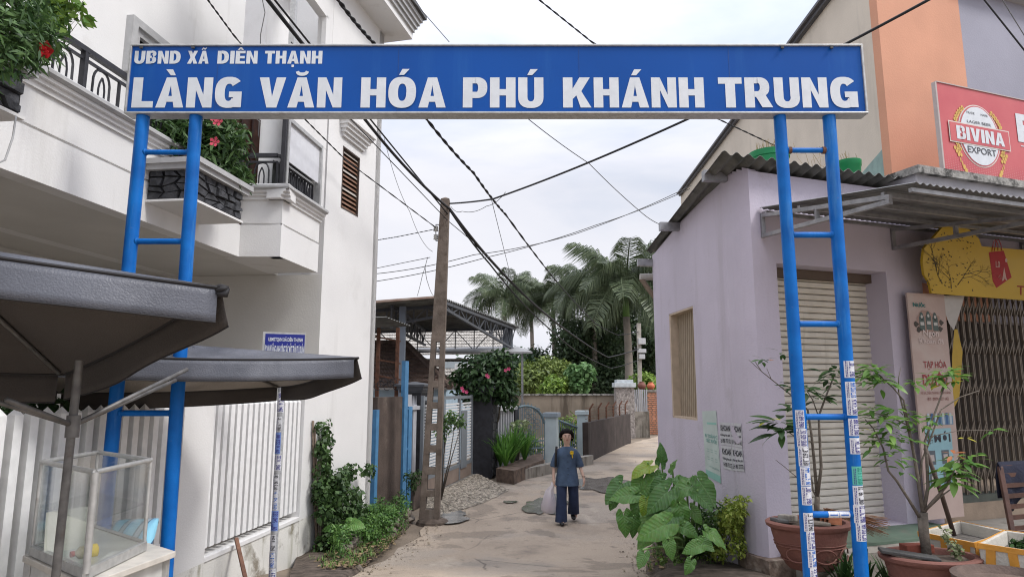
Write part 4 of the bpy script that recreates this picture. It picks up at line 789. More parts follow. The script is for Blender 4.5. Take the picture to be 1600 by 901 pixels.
for _ in range(3200):
    a, b, c = rr.choices(tri, ar)[0]; x, y = rr.random(), rr.random()
    if x + y > 1: x, y = 1 - x, 1 - y
    p = a + (b - a) * x + (c - a) * y; r = rr.uniform(.015, .038); o = len(V); ang = rr.random() * 3
    for dx, dy, dz in ((1, 0, .15), (0, 1, .15), (-1, 0, .15), (0, -1, .15), (.3, .2, .7)): V.append((p.x + r * (dx * math.cos(ang) - dy * math.sin(ang)) * 1.3, p.y + r * (dx * math.sin(ang) + dy * math.cos(ang)), p.z + r * dz))
    for k in range(4): Fc.append((o + k, o + (k + 1) % 4, o + 4, o + 4))
pm = leafmat('pebbles', (.10, .085, .065), (.42, .37, .30), tr=0, rough=.8)
m = MB(); m.v = V; m.f = [f[:3] for f in Fc]; m.build('pebbles', pm, kind='stuff')
# ------------------------------------------------------------------ concrete power pole with ladder openings
UD = 11.25; UB = PD(671, 815, UD); UT = PD(696, 312, UD); PO = empty('power_pole', (UB.x, UD, G(UD)), 'leaning grey concrete power pole with rectangular openings in its lower half', 'power pole')
POLE = mat('pole_concrete', (.15, .12, .098), .9, var=.25, scale=4, bump=.35, dirt=((.08, .06, .045), 5, .5, .7), streak=((.33, .29, .25), 4, .58, .5))
ax_ = (UT - UB).normalized(); sdx = Vector((1, 0, 0)); base = UB - ax_ * .3
def pw(t): return .335 + (.15 - .335) * t
def cp_(t, x): return UB + (UT - UB) * t + sdx * x
th_ = .16; tm = .54
for sg in (-1, 1):
    m = MB(); q = []
    for t in (-.06, .2, tm):
        h = pw(t) / 2; wl_ = .095 - .02 * t; x0, x1 = (sg * h, sg * (h - wl_)); q.append((cp_(t, x0), cp_(t, x1)))
    for (a, b), (c, d) in zip(q, q[1:]): m.hexa([a - Vector((0, th_ / 2, 0)), b - Vector((0, th_ / 2, 0)), b + Vector((0, th_ / 2, 0)), a + Vector((0, th_ / 2, 0))], [c - Vector((0, th_ / 2, 0)), d - Vector((0, th_ / 2, 0)), d + Vector((0, th_ / 2, 0)), c + Vector((0, th_ / 2, 0))])
    m.build('chord', POLE, PO, bevel=.006)
for i in range(8):
    t = .02 + i * (tm - .02) / 8; h = pw(t) / 2 - .07; a, b = cp_(t, -h), cp_(t, h); m = MB(); m.beam(a, b, .11 if i else .2, th_ * .95, side=(0, 0, 1)); m.build('cross_bar', POLE, PO, bevel=.005)
m = MB(); a, b = pw(tm) / 2, pw(1) / 2; Yv = Vector((0, th_ / 2, 0)); m.hexa([cp_(tm, -a) - Yv, cp_(tm, a) - Yv, cp_(tm, a) + Yv, cp_(tm, -a) + Yv], [cp_(1, -b) - Yv, cp_(1, b) - Yv, cp_(1, b) + Yv, cp_(1, -b) + Yv]); e = UT + ax_ * .05
m.add([cp_(1, -b) - Yv, cp_(1, b) - Yv, cp_(1, b) + Yv, cp_(1, -b) + Yv, e], [(0, 1, 4), (1, 2, 4), (2, 3, 4), (3, 0, 4)]); m.build('upper_shaft', POLE, PO, bevel=.006)
PORC = flat('porcelain', (.50, .50, .48), .25)
for v in (357, 370):
    c = PD(681, v, UD - .02); m = MB(); m.lathe((c.x, c.y, c.z), [(.01, -.05), (.045, -.045), (.03, -.01), (.045, .0), (.03, .02), (.045, .03), (.01, .05)], 12); m.build('insulator', PORC, PO, smooth=True)
m = MB(); a, b = PD(681, 351, UD), PD(681, 376, UD); m.beam(a, b, .015); m.beam(a, a + Vector((.12, 0, 0)), .015); m.beam(b, b + Vector((.12, 0, 0)), .015); m.build('bracket', STEEL, PO)
m = MB(); q = [cp_(-.045, -.35), cp_(-.045, .42)]; zgp = G(UD)
m.lathe((UB.x + .05, UD, 0), [(.30, zgp - .1), (.26, zgp + .03), (.2, zgp + .06), (.0, zgp + .08)], 13); m.build('footing', SOIL, PO)
# ------------------------------------------------------------------ steel canopy on trusses
SR = empty('steel_canopy', (-2.2, 17, zg), 'dark corrugated steel canopy on trusses behind the concrete power pole', 'canopy')
q = [PD(520, 478, 15.6), PD(690, 465, 16.6), PD(812, 511, 24), PD(520, 518, 24)]
def bil(i, j): return (q[0].lerp(q[1], i)).lerp(q[3].lerp(q[2], i), j)
m = MB(); NC = 90; m.grid(lambda i, j: bil(i, j) + Vector((0, 0, .035 * math.sin(j * NC * math.pi))), 1, NC * 2); o = m.build('roof_sheet', ROOFM, SR); thick(o, .004)
m = MB(); m.beam(q[0] + Vector((0, -.02, .02)), q[0].lerp(q[1], .94) + Vector((0, -.02, .02)), .22, .05); m.build('rusty_flashing', mat('rust_flashing', (.30, .10, .05), .8, var=.5, scale=2, bump=.1, col2=(.35, .30, .26)), SR)
TRS = flat('truss_steel', (.07, .075, .085), .55)
def truss(a, b, h, n, hb=None):
    a, b = Vector(a), Vector(b); hb = h if hb is None else hb; m = MB(); m.beam(a, b, .08); m.build('top_chord', TRS, SR); m = MB(); a2, b2 = a - Vector((0, 0, h)), b - Vector((0, 0, hb)); m.beam(a2, b2, .07); m.build('bottom_chord', TRS, SR)
    for i in range(n):
        p, r_ = a.lerp(b, i / n), a.lerp(b, (i + 1) / n); p2, r2 = a2.lerp(b2, i / n), a2.lerp(b2, (i + 1) / n)
        MB().beam(p, p2, .035).build('web', TRS, SR); MB().beam(*((p2, r_) if i % 2 else (p, r2)), .03).build('web', TRS, SR)
dnz = Vector((0, 0, -.08))
truss(bil(.1, .12) + dnz, bil(.99, .12) + dnz, .55, 8, .2); truss(bil(.98, .04) + dnz, bil(.98, .98) + dnz, .15, 12, .75); truss(bil(.05, .96) + dnz, bil(.97, .96) + dnz, .75, 9); truss(bil(.5, .05) + dnz, bil(.5, .97) + dnz, .5, 10)
for p, u in ((bil(.58, .06), 629), (bil(.965, .96), 790), (bil(.93, .99), 797)):
    m = MB(); a = PD(u, 500, p.y); m.beam((a.x, p.y, p.z - .08), (a.x, p.y, zg), .16 if u < 700 else .2); m.build('post', mat('blue_grey_post', (.13, .15, .18), .6, var=.1), SR)
# small awning with rusty frame in front of it
SA = empty('small_corrugated_awning', (-2.7, 13.4, zg), 'small corrugated awning on rusty posts beside the white house edge', 'awning')
q2 = [PD(540, 497, 12.5), PD(604, 495, 12.7), PD(642, 509, 14.6), PD(560, 512, 14.6)]
m = MB(); m.grid(lambda i, j: (q2[0].lerp(q2[1], i)).lerp(q2[3].lerp(q2[2], i), j) + Vector((0, 0, .015 * math.sin(j * 60))), 1, 80); thick(m.build('roof_sheet', ROOFM, SA), .003)
for u in (592, 622):
    a = PD(u, 512, 13.6); m = MB(); m.beam(a, (a.x, a.y, .8), .07); m.build('post', RUST, SA)
for v in (530, 565, 590):
    a, b = PD(583, v - 5, 13.6), PD(626, v + 3, 13.6); MB().beam(a, b, .03).build('rail', RUST, SA)
for i in range(7):
    a = PD(590 + i * 5, 604 - (i % 3) * 4, 13.5); m = MB(); m.tube([a + Vector((.07 * math.cos(t), 0, .07 * math.sin(t))) for t in np.linspace(0, 5.5, 10)], .008, 5); m.build('scroll', IRON, SA)
# ------------------------------------------------------------------ tiled roofs behind
TILE = mat('brown_roof_tile', (.12, .082, .066), .85, var=.35, scale=7, bump=.2, dirt=((.05, .04, .035), 3, .5, .6)); TILE2 = mat('pale_roof_tile', (.34, .32, .29), .85, var=.35, scale=6, bump=.2, dirt=((.12, .11, .10), 5, .5, .8))
def tiled(P, c, rows, colsn, m_, nm='roof_tiles', dead=.0):
    """c: 4 corners eaveL, eaveR, ridgeR, ridgeL. Each course is a ribbed strip lapping the one below."""
    m = MB(); nrm = (c[1] - c[0]).cross(c[3] - c[0]).normalized(); nrm = nrm if nrm.z > 0 else -nrm; bq_ = lambda i, j: (c[0].lerp(c[1], i)).lerp(c[3].lerp(c[2], i), j)
    for r_ in range(rows):
        j0, j1 = r_ / rows, (r_ + 1.15) / rows; vs = []; n = colsn * 2
        for i in range(n + 1):
            w_ = .022 * (i % 2)
            vs += [bq_(i / n, j0) + nrm * (.055 + w_), bq_(i / n, min(1, j1)) + nrm * (.005 + w_), bq_(i / n, j0) + nrm * (.01)]
        m.add(vs, [f for i in range(n) for f in ((3 * i, 3 * i + 3, 3 * i + 4, 3 * i + 1), (3 * i + 2, 3 * i + 5, 3 * i + 3, 3 * i))])
    return m.build(nm, m_, P, kind='stuff')
HB = empty('tile_roof_house', PD(640, 640, 20), 'low house with a brown tiled hip roof and pale blue wall behind the black pillars', 'house')
c = [PD(560, 606, 18.5), PD(700, 606, 18.5), PD(634, 538, 22), PD(540, 538, 22)]; tiled(HB, c, 11, 26, TILE)
m = MB(); m.tube([c[1] + Vector((.05, 0, .03)), c[2] + Vector((0, 0, .06))], .09, 8); m.build('hip_ridge', TILE, HB); m = MB(); m.tube([c[2] + Vector((0, 0, .06)), c[3] + Vector((0, 0, .06))], .09, 8); m.build('ridge', TILE, HB)
cb = [c[1], PD(716, 603, 23), PD(645, 545, 24), c[2]]; tiled(HB, [cb[0], cb[1], cb[1].lerp(c[2], .98), c[2]], 11, 8, TILE)
a = PD(583, 620, 18.9); b = PD(697, 620, 18.9); m = MB(); m.hexa([(a.x - 1, 18.9, zg), (b.x, 18.9, zg), (b.x + .5, 23, zg), (a.x - 1, 23, zg)], [(a.x - 1, 18.9, c[0].z - .05), (b.x, 18.9, c[0].z - .05), (b.x + .5, 23, c[0].z - .05), (a.x - 1, 23, c[0].z - .05)]); m.build('wall', mat('pale_blue_wall', (.34, .44, .52), .8, var=.1), HB)
HC = empty('pale_roof_house', PD(700, 640, 30), 'larger house with a pale weathered tile roof under the steel canopy', 'house')
c = [PD(560, 556, 27), PD(800, 553, 27), PD(800, 512, 32), PD(560, 512, 32)]; tiled(HC, c, 9, 60, TILE2)
c3_ = [PD(560, 598, 26), PD(776, 590, 26), PD(776, 562, 28), PD(560, 562, 28)]; tiled(HC, c3_, 6, 50, TILE2)
a, b = PD(560, 600, 28.5), PD(770, 600, 28.5); zz = PD(700, 560, 28.5).z; m = MB(); m.box(((a.x + b.x) / 2, 30, (zg + zz) / 2), (b.x - a.x, 3, zz - zg)); m.build('wall', mat('white_far_wall', (.5, .5, .5), .8, var=.15, scale=1), HC)
m = MB(); p0, p1 = PD(690, 566, 25.8), PD(733, 575, 25.8); m.box(((p0.x + p1.x) / 2, 25.8, p0.z - .1), (p1.x - p0.x, .3, .25)); m.build('gutter', flat('pale_gutter', (.45, .5, .52)), HC)
for i in range(8):
    p = PD(712 + i * 2.7, 568, 25.5); MB().tube([p, p - Vector((0, 0, .22))], [.03, .05], 6).build('baluster', WHITE, HC)
PC = empty('flat_porch_canopy', PD(770, 640, 25), 'thin flat metal porch canopy on a slim post above the flowering bush', 'canopy')
qp = [PD(640, 546, 24.5), PD(808, 543, 24.5), PD(832, 552, 22), PD(690, 552, 22)]; MB().prism(qp, (0, 0, .06)).build('roof_sheet', mat('pale_sheet_metal', (.30, .30, .30), .5, var=.15, metal=.3), PC)
for u, D in ((816, 22.2), (795, 22.6)):
    a = PD(u, 551, D); MB().beam(a, (a.x, a.y, zg), .07).build('post', STEEL, PC)
# ------------------------------------------------------------------ fences, arched gate, pale pillars along the left of the lane
LP = Pl(PG(806, 745).x, PG(806, 745).y, PG(920, 722).x - PG(806, 745).x, PG(920, 722).y - PG(806, 745).y)
ls = lambda u, v=700: LP.s(u, v)
FGr = empty('grey_slat_fence', LP.pt(ls(790), zg), 'pale grey upright slat fence with white cap next to the spider plants', 'fence')
nlp = Pl(*PD(778, 650, 17.4).xy, PD(806, 650, 19).x - PD(778, 650, 17.4).x, 1.6); a, b = nlp.s(777, 700), nlp.s(804, 700)
for i in range(7):
    s = a + (b - a) * (i + .5) / 7; m = MB(); slab(m, nlp, s - .05, s + .05, zg, nlp.z(780, 640), -.06, 0); m.build('slat', GRP, FGr)
m = MB(); slab(m, nlp, a - .05, b + .05, nlp.z(780, 641), nlp.z(780, 634), -.14, .08); m.build('cap_rail', flat('white_cap', (.5, .52, .55)), FGr)
m = MB(); slab(m, nlp, b, b + .35, zg, nlp.z(804, 637), -.2, .02); m.build('end_post', BLK_P, FGr)
for i in range(9):
    s = a + (b - a) * i / 8; m = MB(); m.tube([nlp.pt(s, nlp.z(780, 636), -.03), nlp.pt(s, nlp.z(780, 625), -.03)], [.02, .004], 5); m.build('spike', GRP, FGr)
AG = empty('arched_iron_gate', LP.pt(ls(832), zg), 'grey blue arched wrought iron gate with upright bars left of the pale pillars', 'gate'); BGI = flat('blue_grey_iron', (.13, .19, .22), .5)
DD = 19.3; ax0, ax1 = PD(811, 650, DD - .3).x, PD(851, 650, DD + .3).x; za = zg + .12; arc = lambda x: PD(0, 668, DD).z + (PD(0, 634, DD).z - PD(0, 668, DD).z) * max(0, 1 - ((x - (ax0 * .75 + ax1 * .25)) / ((ax1 - ax0) * .76)) ** 2) ** .5
yy = lambda x: DD + (x - ax0) * .8
m = MB(); m.tube([(x, yy(x), arc(x)) for x in np.linspace(ax0, ax1, 14)], .04, 6); m.build('arch_rail', BGI, AG)
for i in range(15):
    x = ax0 + (ax1 - ax0) * i / 14; m = MB(); m.beam((x, yy(x), za), (x, yy(x), arc(x) + (.1 if i % 2 else 0)), .03 if i in (0, 5, 14) else .02); m.build('bar', BGI, AG)
for z in (za + .05, za + .35, za + .55): MB().beam((ax0, yy(ax0), z), (ax1, yy(ax1), z), .04).build('rail', BGI, AG)
for k in range(10):
    x = ax0 + (ax1 - ax0) * (.35 + .18 * (k % 3)); z = za + .8 + .16 * (k // 2); MB().tube([(x + .09 * math.cos(t), yy(x) - .03, z + .06 * math.sin(t)) for t in np.linspace(0, 6, 9)], .013, 5).build('scroll', BGI, AG)
PALE = mat('pale_blue_pillar', (.50, .58, .60), .8, var=.08, scale=3, bump=.15, dirt=((.2, .22, .2), 3, .6, .6)); PCAP = flat('blue_grey_cap', (.27, .32, .36), .7)
def pale(u0, u1, vt, D, label, capm):
    c = PD((u0 + u1) / 2, 650, D); wd = (PD(u1, 650, D).x - PD(u0, 650, D).x) * .82; zt_ = PD(0, vt, D).z; P = empty('pale_gate_pillar', (c.x, D, zg), label, 'pillar'); ax = Matrix.Rotation(-.25, 3, 'Z')
    m = MB(); m.box((c.x, D, (zg + zt_) / 2 - .07), (wd, wd, zt_ - zg - .14), ax=ax); m.build('pillar_body', PALE, P); m = MB(); m.box((c.x, D, zt_ - .07), (wd + .12, wd + .12, .14), ax=ax); m.build('cap', capm, P, bevel=.015)
pale(851, 873, 644, 20.2, 'pale blue gate pillar with grey cap, left of the pair behind the woman', PCAP); pale(901, 919, 641, 22.4, 'pale blue gate pillar with whitish cap, right of the pair behind the woman', PALE)
IF = empty('iron_fence', PD(887, 700, 21.3), 'curved blue grey iron fence between the two pale pillars', 'fence')
for i in range(9):
    u = 874 + 27 * i / 8; D = 20.6 + 1.6 * i / 8; a = PD(u, 655 + 4 * math.sin(i / 8 * 3.14) * -1 + i * .8 + 2, D); MB().beam((a.x, D, zg + .1), a, .025).build('bar', BGI, IF)
MB().tube([PD(874 + 27 * i / 8, 657 + i * 1.3, 20.6 + 1.6 * i / 8) for i in range(9)], .04, 6).build('top_rail', BGI, IF); MB().beam(PD(874, 700, 20.6), PD(901, 696, 22.2), .04).build('bottom_rail', BGI, IF)
# low kerb below them
m = MB(); a, b = PG(806, 752), PG(922, 724); m.beam(a + Vector((-.1, 0, .1)), b + Vector((0, 0, .1)), .22, .3); m.build('kerb', CONC, kind='structure')
# dark brown wall with barbed wire posts
WP0, WP1 = PG(920, 722), PG(986, 691); BWp = Pl(WP0.x, WP0.y, WP1.x - WP0.x, WP1.y - WP0.y); Lw = (WP1 - WP0).length; BW = empty('dark_lane_wall', WP0, 'low dark brown stained wall topped with barbed wire beside the far lane', 'wall')
zt1 = PD(0, 660, WP0.y).z; DW2 = mat('dark_brown_lane_wall', (.045, .034, .030), .9, var=.3, scale=2, bump=.4, streak=((.20, .17, .15), 3.5, .60, .45), dirt=((.16, .13, .11), 3, .62, .6)); m = MB(); slab(m, BWp, 0, Lw, zg - .2, zt1, -.18, 0); m.build('wall_body', DW2, BW)
for i in range(6):
    s = Lw * (i + .5) / 6; MB().tube([BWp.pt(s, zt1, -.09), BWp.pt(s, zt1 + .38, -.09), BWp.pt(s + .1, zt1 + .55, 0)], .03, 5).build('post', RUST, BW)
for k in range(4): MB().tube([BWp.pt(Lw * i / 12, zt1 + .1 + .11 * k + .02 * math.sin(i * 2 + k), -.09) for i in range(13)], .007, 4).build('barbed_wire', RUST, BW)
# long weathered wall at the back
FW_ = 31.2; a, b = PD(740, 620, FW_), PD(968, 620, FW_); zf = PD(0, 617.5, FW_).z; WW = empty('long_weathered_wall', ((a.x + b.x) / 2, FW_, zg), 'long weathered grey brown wall closing the view behind the pale pillars', 'wall')
m = MB(); m.box(((a.x + b.x) / 2, FW_, (zg - .3 + zf) / 2), (b.x - a.x, .2, zf - zg + .3)); m.build('wall_body', mat('old_grey_wall', (.25, .21, .165), .9, var=.2, scale=1.2, bump=.4, streak=((.07, .055, .04), 1.8, .5, .85), dirt=((.38, .35, .30), 1.1, .6, .5)), WW)
m = MB(); m.box(((a.x + b.x) / 2, FW_, zf + .04), (b.x - a.x, .3, .08)); m.build('coping', MOSSY, WW)
# pebble dash pillar, small gate, brick pillar, pots
PB = 30.5
def col3(u0, u1, vt, D, nm, label, bm, cm_, kap=.12, zz0=zg):
    c = PD((u0 + u1) / 2, 650, D); wd = PD(u1, 650, D).x - PD(u0, 650, D).x; zt_ = PD(0, vt, D).z; P = empty(nm, (c.x, D, zz0), label, 'pillar'); m = MB(); m.box((c.x, D, (zz0 + zt_ - kap) / 2), (wd * .93, wd * .8, zt_ - kap - zz0)); m.build('pillar_body', bm, P)
    m = MB(); m.box((c.x, D, zt_ - kap * .7), (wd * 1.1, wd, kap * .6)); m.box((c.x, D, zt_ - kap * .2), (wd * .85, wd * .8, kap * .4)); m.build('cap', cm_, P, bevel=.01); return P, c, wd, zt_
PEB = mat('pebble_dash', (.32, .29, .27), .9, var=.35, scale=11, bump=.9, bscale=14, dirt=((.12, .10, .09), 9, .5, .8)); col3(961, 991, 593, PB, 'pebbled_pillar', 'tall rough pebble dash pillar with a white stepped cap at the end of the lane', PEB, mat('whitish_cap', (.50, .54, .56), .8, var=.15), .34)
D = 30.8; a, b = PD(991, 640, D), PD(1012, 640, D); SGa = empty('small_picket_gate', ((a.x + b.x) / 2, D, zg), 'small blue grey picket gate above a stained low wall near the brick pillar', 'gate')
m = MB(); m.box(((a.x + b.x) / 2, D, (zg + PD(0, 642, D).z) / 2), (b.x - a.x + .1, .2, PD(0, 642, D).z - zg)); m.build('low_wall', CONC, SGa)
for i in range(7):
    x = a.x + .05 + (b.x - a.x) * i / 7; MB().beam((x, D, PD(0, 642, D).z), (x, D, PD(0, 608, D).z), .05).build('slat', GRP, SGa)
BK = empty('brick_pillar', PD(1019, 690, 33), 'orange brick pillar with a grey cap beyond the lilac house', 'pillar'); D = 33; c = PD(1019, 650, D); zt_ = PD(0, 612, D).z; wd = .58
MB().box((c.x, D, (zg + zt_) / 2), (wd - .03, wd - .03, zt_ - zg)).build('mortar_core', flat('brick_mortar', (.30, .25, .21), .9), BK); BRK = mat('orange_brick', (.50, .23, .14), .9, var=.3, scale=3, bump=.2)
z = zg + .01; k = 0; bm_a = None
while z < zt_ - .05:
    for i in range(3):
        x = -.19 + .19 * i + (.05 if k % 2 else -.0); MB().box((c.x + x, D - wd / 2 + .0, z + .045), (.155, .04 , .066)).build('brick', BRK, BK)
    z += .1; k += 1
m = MB(); m.box((c.x, D, zt_ + .06), (wd + .12, wd + .12, .12)); m.build('cap', CONC, BK)
TERR = mat('terracotta', (.30, .085, .05), .75, var=.2, scale=8, bump=.15)
for u, v, D, mm, lb in ((1003, 606, 31, mat('dark_clay', (.16, .06, .045), .7), 'dark reddish clay pot on the small picket gate wall at the lane end'), (1017, 606, 33, mat('orange_clay', (.48, .13, .06), .6), 'bright orange round clay pot on top of the brick pillar')):
    c = PD(u, v, D); z0 = (zt_ + .12) if D == 33 else PD(0, 608, D).z; m = MB(); m.lathe((c.x, c.y, z0), [(.0, 0), (.10, 0), (.2, .12), (.2, .2), (.13, .3), (.1, .31), (.13, .36), (.0, .35)], 14); m.build('clay_pot', mm, smooth=True, label=lb, cat='pot')
D = 36; a, b = PD(1026, 640, D), PD(1110, 640, D); m = MB(); m.box(((a.x + b.x) / 2, D, (zg + PD(0, 642, D).z) / 2), (b.x - a.x, .2, PD(0, 642, D).z - zg)); m.build('far_wall', DW2, label='dark low wall right of the brick pillar at the lane end', cat='wall')
m = MB(); m.box(((a.x + b.x) / 2, D + .3, (PD(0, 642, D).z + PD(0, 606, D).z) / 2), (b.x - a.x, .1, 1.2)); m.build('far_gate', flat('blue_grey_sheet', (.28, .34, .42)), label='blue grey sheet gate panel above the dark low wall at the lane end', cat='gate')
# brown plants kerb with spider plants
m = MB(); q = [PG(775, 752), PG(803, 757), PG(850, 736), PG(845, 722)]; qq = [Vector((p.x, p.y, G(p.y) - .05)) for p in q]; m.prism(qq, (0, 0, .36)); KB = m.build('planter_kerb', mat('brown_stone_kerb', (.12, .085, .065), .9, var=.4, scale=7, bump=.7, dirt=((.25, .2, .16), 5, .58, .6)), label='rough brown stone planter kerb under the spider plants', cat='planter')
SPL = leafmat('strap_leaves', (.05, .15, .025), (.16, .34, .06), tr=.3)
def strap_plant(c, h, n, label, seed, grp=None):
    P = empty('spider_plant', c, label, 'plant', grp); rr = random.Random(seed); m = MB(); c = Vector(c)
    for i in range(n):
        a = rr.random() * 6.3; sp_ = rr.uniform(.15, .75); L_ = h * rr.uniform(.7, 1.1); w_ = .022; pts = []
        for t in np.linspace(0, 1, 6): pts.append(c + Vector((math.cos(a) * sp_ * L_ * t ** 1.3, math.sin(a) * sp_ * L_ * t ** 1.3, L_ * (t - .45 * sp_ * t ** 3))))
        sd_ = Vector((-math.sin(a), math.cos(a), 0)); vs = []
        for k, p in enumerate(pts): ww = w_ * (1 - (k / 5) ** 2) + .002; vs += [p - sd_ * ww, p + sd_ * ww]
        m.add(vs, [(2 * k, 2 * k + 1, 2 * k + 3, 2 * k + 2) for k in range(5)])
    m.build('foliage', SPL, P); return P
for i, (u, v, D, h, lb) in enumerate(((782, 735, 17.0, .95, 'leftmost bright green strap leaved plant against the black pillar'), (800, 738, 17.3, 1.15, 'tallest bright green strap leaved plant in the brown kerb'), (820, 735, 18.0, 1.0, 'bright green strap leaved plant nearest the arched gate'), (790, 742, 16.6, .7, 'low strap leaved plant at the front of the brown kerb'))):
    p = PD(u, v, D); strap_plant((p.x, p.y, zg + .25), h, 95, lb, i, 'strap leaved plants in the brown kerb')
cs = [PD(u, v, 18.2) for u, v in ((815, 668), (806, 662), (822, 662), (800, 684), (790, 690))]; bush('variegated_shrub', PD(808, 730, 18.2), cs, [.16, .12, .12, .18, .2], 220, .14, leafmat('variegated', (.15, .22, .08), (.45, .5, .3)), 'pale variegated shrub rising between the strap leaved plants and arched gate', 'shrub', aspect=1.8)
cs = [PD(u, v, 16.9) for u, v in ((735, 600), (750, 585), (770, 575), (790, 580), (765, 600), (785, 610), (728, 618), (795, 622), (740, 575), (720, 590), (780, 565), (755, 612), (797, 603), (793, 625))]
bb = bush('bougainvillea', PD(765, 700, 17.5), cs, [.5, .55, .5, .4, .5, .4, .25, .3, .4, .3, .4, .4, .22, .15], 3600, .13, LDARK, 'large dark bougainvillea with a few pink flowers behind the black pillar', 'shrub', aspect=1.7, sr=.04)
flowers(bb, [PD(u, v, 16.3) for u, v in ((761, 586), (795, 576), (724, 610), (729, 612), (722, 606), (790, 578), (763, 588))], .05, flat('magenta_petals', (.6, .08, .2)))
cs = [PD(u, v, 12.6) for u, v in ((690, 655), (702, 650), (712, 655), (722, 660), (698, 668), (684, 672), (690, 682))]; bush('small_gate_bush', PD(688, 780, 12.7), cs, [.1, .14, .14, .1, .13, .1, .08], 420, .075, leafmat('mid_leaves', (.03, .08, .015), (.13, .22, .06)), 'thin leafy branch reaching across the slatted gate from behind the pole', 'shrub', aspect=2, sr=.015, stems=4)
# ------------------------------------------------------------------ trees
LTREE = leafmat('far_tree_leaves', (.022, .042, .02), (.08, .125, .055))
YG = leafmat('yellow_green_leaves', (.09, .17, .025), (.26, .38, .07))
cs = [PD(u, v, 24) for u, v in ((880, 665), (892, 660), (885, 680), (897, 675), (878, 690), (890, 692))]; bush('yellow_green_shrub', PD(887, 705, 24), cs, [.35] * 6, 900, .14, YG, 'bright yellow green shrub seen through the iron fence', 'shrub')
cs = [PD(u, v, 22.5) for u, v in ((828, 690), (836, 697), (822, 697))]; bush('yellow_green_shrub', PD(830, 705, 22.5), cs, [.3] * 3, 400, .14, YG, 'low yellow green shrub seen through the arched gate', 'shrub')
def tree(u, vb, D, centres, n, size, lm, label, name='broadleaf_tree', sr=.12, asp=1.9, nu=.45):
    cs = [PD(a, b, D + d) for a, b, d, r in centres]; return bush(name, PD(u, vb, D).xy.to_3d() + Vector((0, 0, zg)), cs, [r for *_, r in centres], n, size, lm, label, 'tree', 'trees beyond the walls', sr=sr, aspect=asp, nu=nu, stems=7)
rr = random.Random(11)
def cloud(u0, u1, v0, v1, n, r0, r1, dd=2.5): return [(rr.uniform(u0, u1), rr.uniform(v0, v1), rr.uniform(-dd, dd), rr.uniform(r0, r1)) for _ in range(n)]
tree(920, 610, 47, cloud(878, 975, 520, 605, 40, 1.0, 1.7) + cloud(885, 960, 480, 525, 9, .5, .95), 19000, .27, LTREE, 'tall dark broadleaf tree between the two small palms and the big palm')
tree(1010, 610, 49, cloud(945, 1040, 490, 610, 34, 1.0, 1.6), 13000, .30, LTREE, 'dark broadleaf mass behind the big palm and far pole')
tree(845, 612, 38, cloud(808, 884, 572, 612, 22, .6, .9), 9000, .22, leafmat('olive_leaves', (.05, .085, .015), (.20, .26, .06)), 'wide olive green tree above the weathered wall, with pinkish tips')
tree(905, 612, 33.5, cloud(893, 917, 578, 612, 10, .35, .5, .6), 1800, .24, leafmat('pale_round_leaves', (.07, .16, .05), (.20, .34, .13)), 'pale green big leaved sapling in front of the dark tree', sr=.06, asp=1.2)
tree(865, 614, 33, cloud(845, 880, 598, 612, 8, .35, .5, .6) + [(880, 595, 0, .25), (878, 600, 0, .3)], 2200, .20, YG, 'low yellow green shrub just above the weathered wall', sr=.05, name='wall_top_shrub')
tree(822, 606, 52, cloud(800, 840, 556, 600, 7, .7, 1.1), 2200, .3, LDARK, 'distant dark conifer like tree right of the flat porch canopy')
tree(1000, 612, 36, cloud(988, 1028, 592, 606, 8, .4, .6, .6), 2200, .2, YG, 'low bright shrub behind the clay pots', sr=.05, name='wall_top_shrub')
tree(780, 612, 42, cloud(740, 812, 560, 612, 14, .9, 1.3), 5000, .3, LDARK, 'dark tree behind the pale tiled house', sr=.1)
tree(1090, 610, 52, cloud(1030, 1200, 480, 600, 20, 1.6, 2.4), 5000, .45, LDARK, 'dark tree hidden behind the lilac house')
# a far belt of trees closes the horizon
cs = [Vector((x, 120 + 14 * math.sin(x), zg + 2 + 2 * rr.random())) for x in range(-120, 130, 4)]; V, Fc = leaves(cs, [4.2] * len(cs), 16000, 1.6, .4, 1.8); npmesh('distant_tree_belt', V, Fc, LDARK, kind='stuff')
# palms
FROND = leafmat('palm_leaflets', (.04, .065, .03), (.18, .22, .12), rough=.4, tr=.2); PTR = mat('palm_trunk', (.24, .21, .18), .9, var=.25, scale=1.5, bump=.3, streak=((.12, .1, .08), 3, .55, .5)); PSH = flat('green_crownshaft', (.10, .20, .05), .5)
def frond_mesh(Lf, droop, seed):
    rr = random.Random(seed); m = MB(); pts = []
    for t in np.linspace(0, 1, 14): pts.append(Vector((Lf * (t - .18 * droop * t ** 3), 0, Lf * (.35 * t - .62 * droop * t ** 2.2))))
    m.tube(pts, [.045 * (1 - t) + .008 for t in np.linspace(0, 1, 14)], 5)
    n = 44
    for i in range(n):
        t = .12 + .88 * i / n; k = t * 13; a = pts[int(k)].lerp(pts[min(13, int(k) + 1)], k % 1); tg = (pts[min(13, int(k) + 1)] - pts[int(k)]).normalized(); ll = Lf * .34 * math.sin(math.pi * (.12 + .82 * t)) ** .7 + .06
        for sg in (-1, 1):
            for q in (0, 1):
                up = rr.uniform(-.1, .5) if q else rr.uniform(-.4, .2); d = (tg * .55 + Vector((0, sg, 0)) * 1 + Vector((0, 0, up))).normalized(); b = a + d * ll * .5 + Vector((0, 0, -.03)); c = a + d * ll * .8 + Vector((0, 0, -ll * .62)); w_ = tg * .020
                m.add([a - w_ * .5, a + w_ * .5, b + w_, b - w_, c], [(0, 1, 2, 3), (3, 2, 4)])
    me = bpy.data.meshes.new('frond'); me.from_pydata([tuple(v) for v in m.v], [], m.f); me.materials.append(FROND); return me
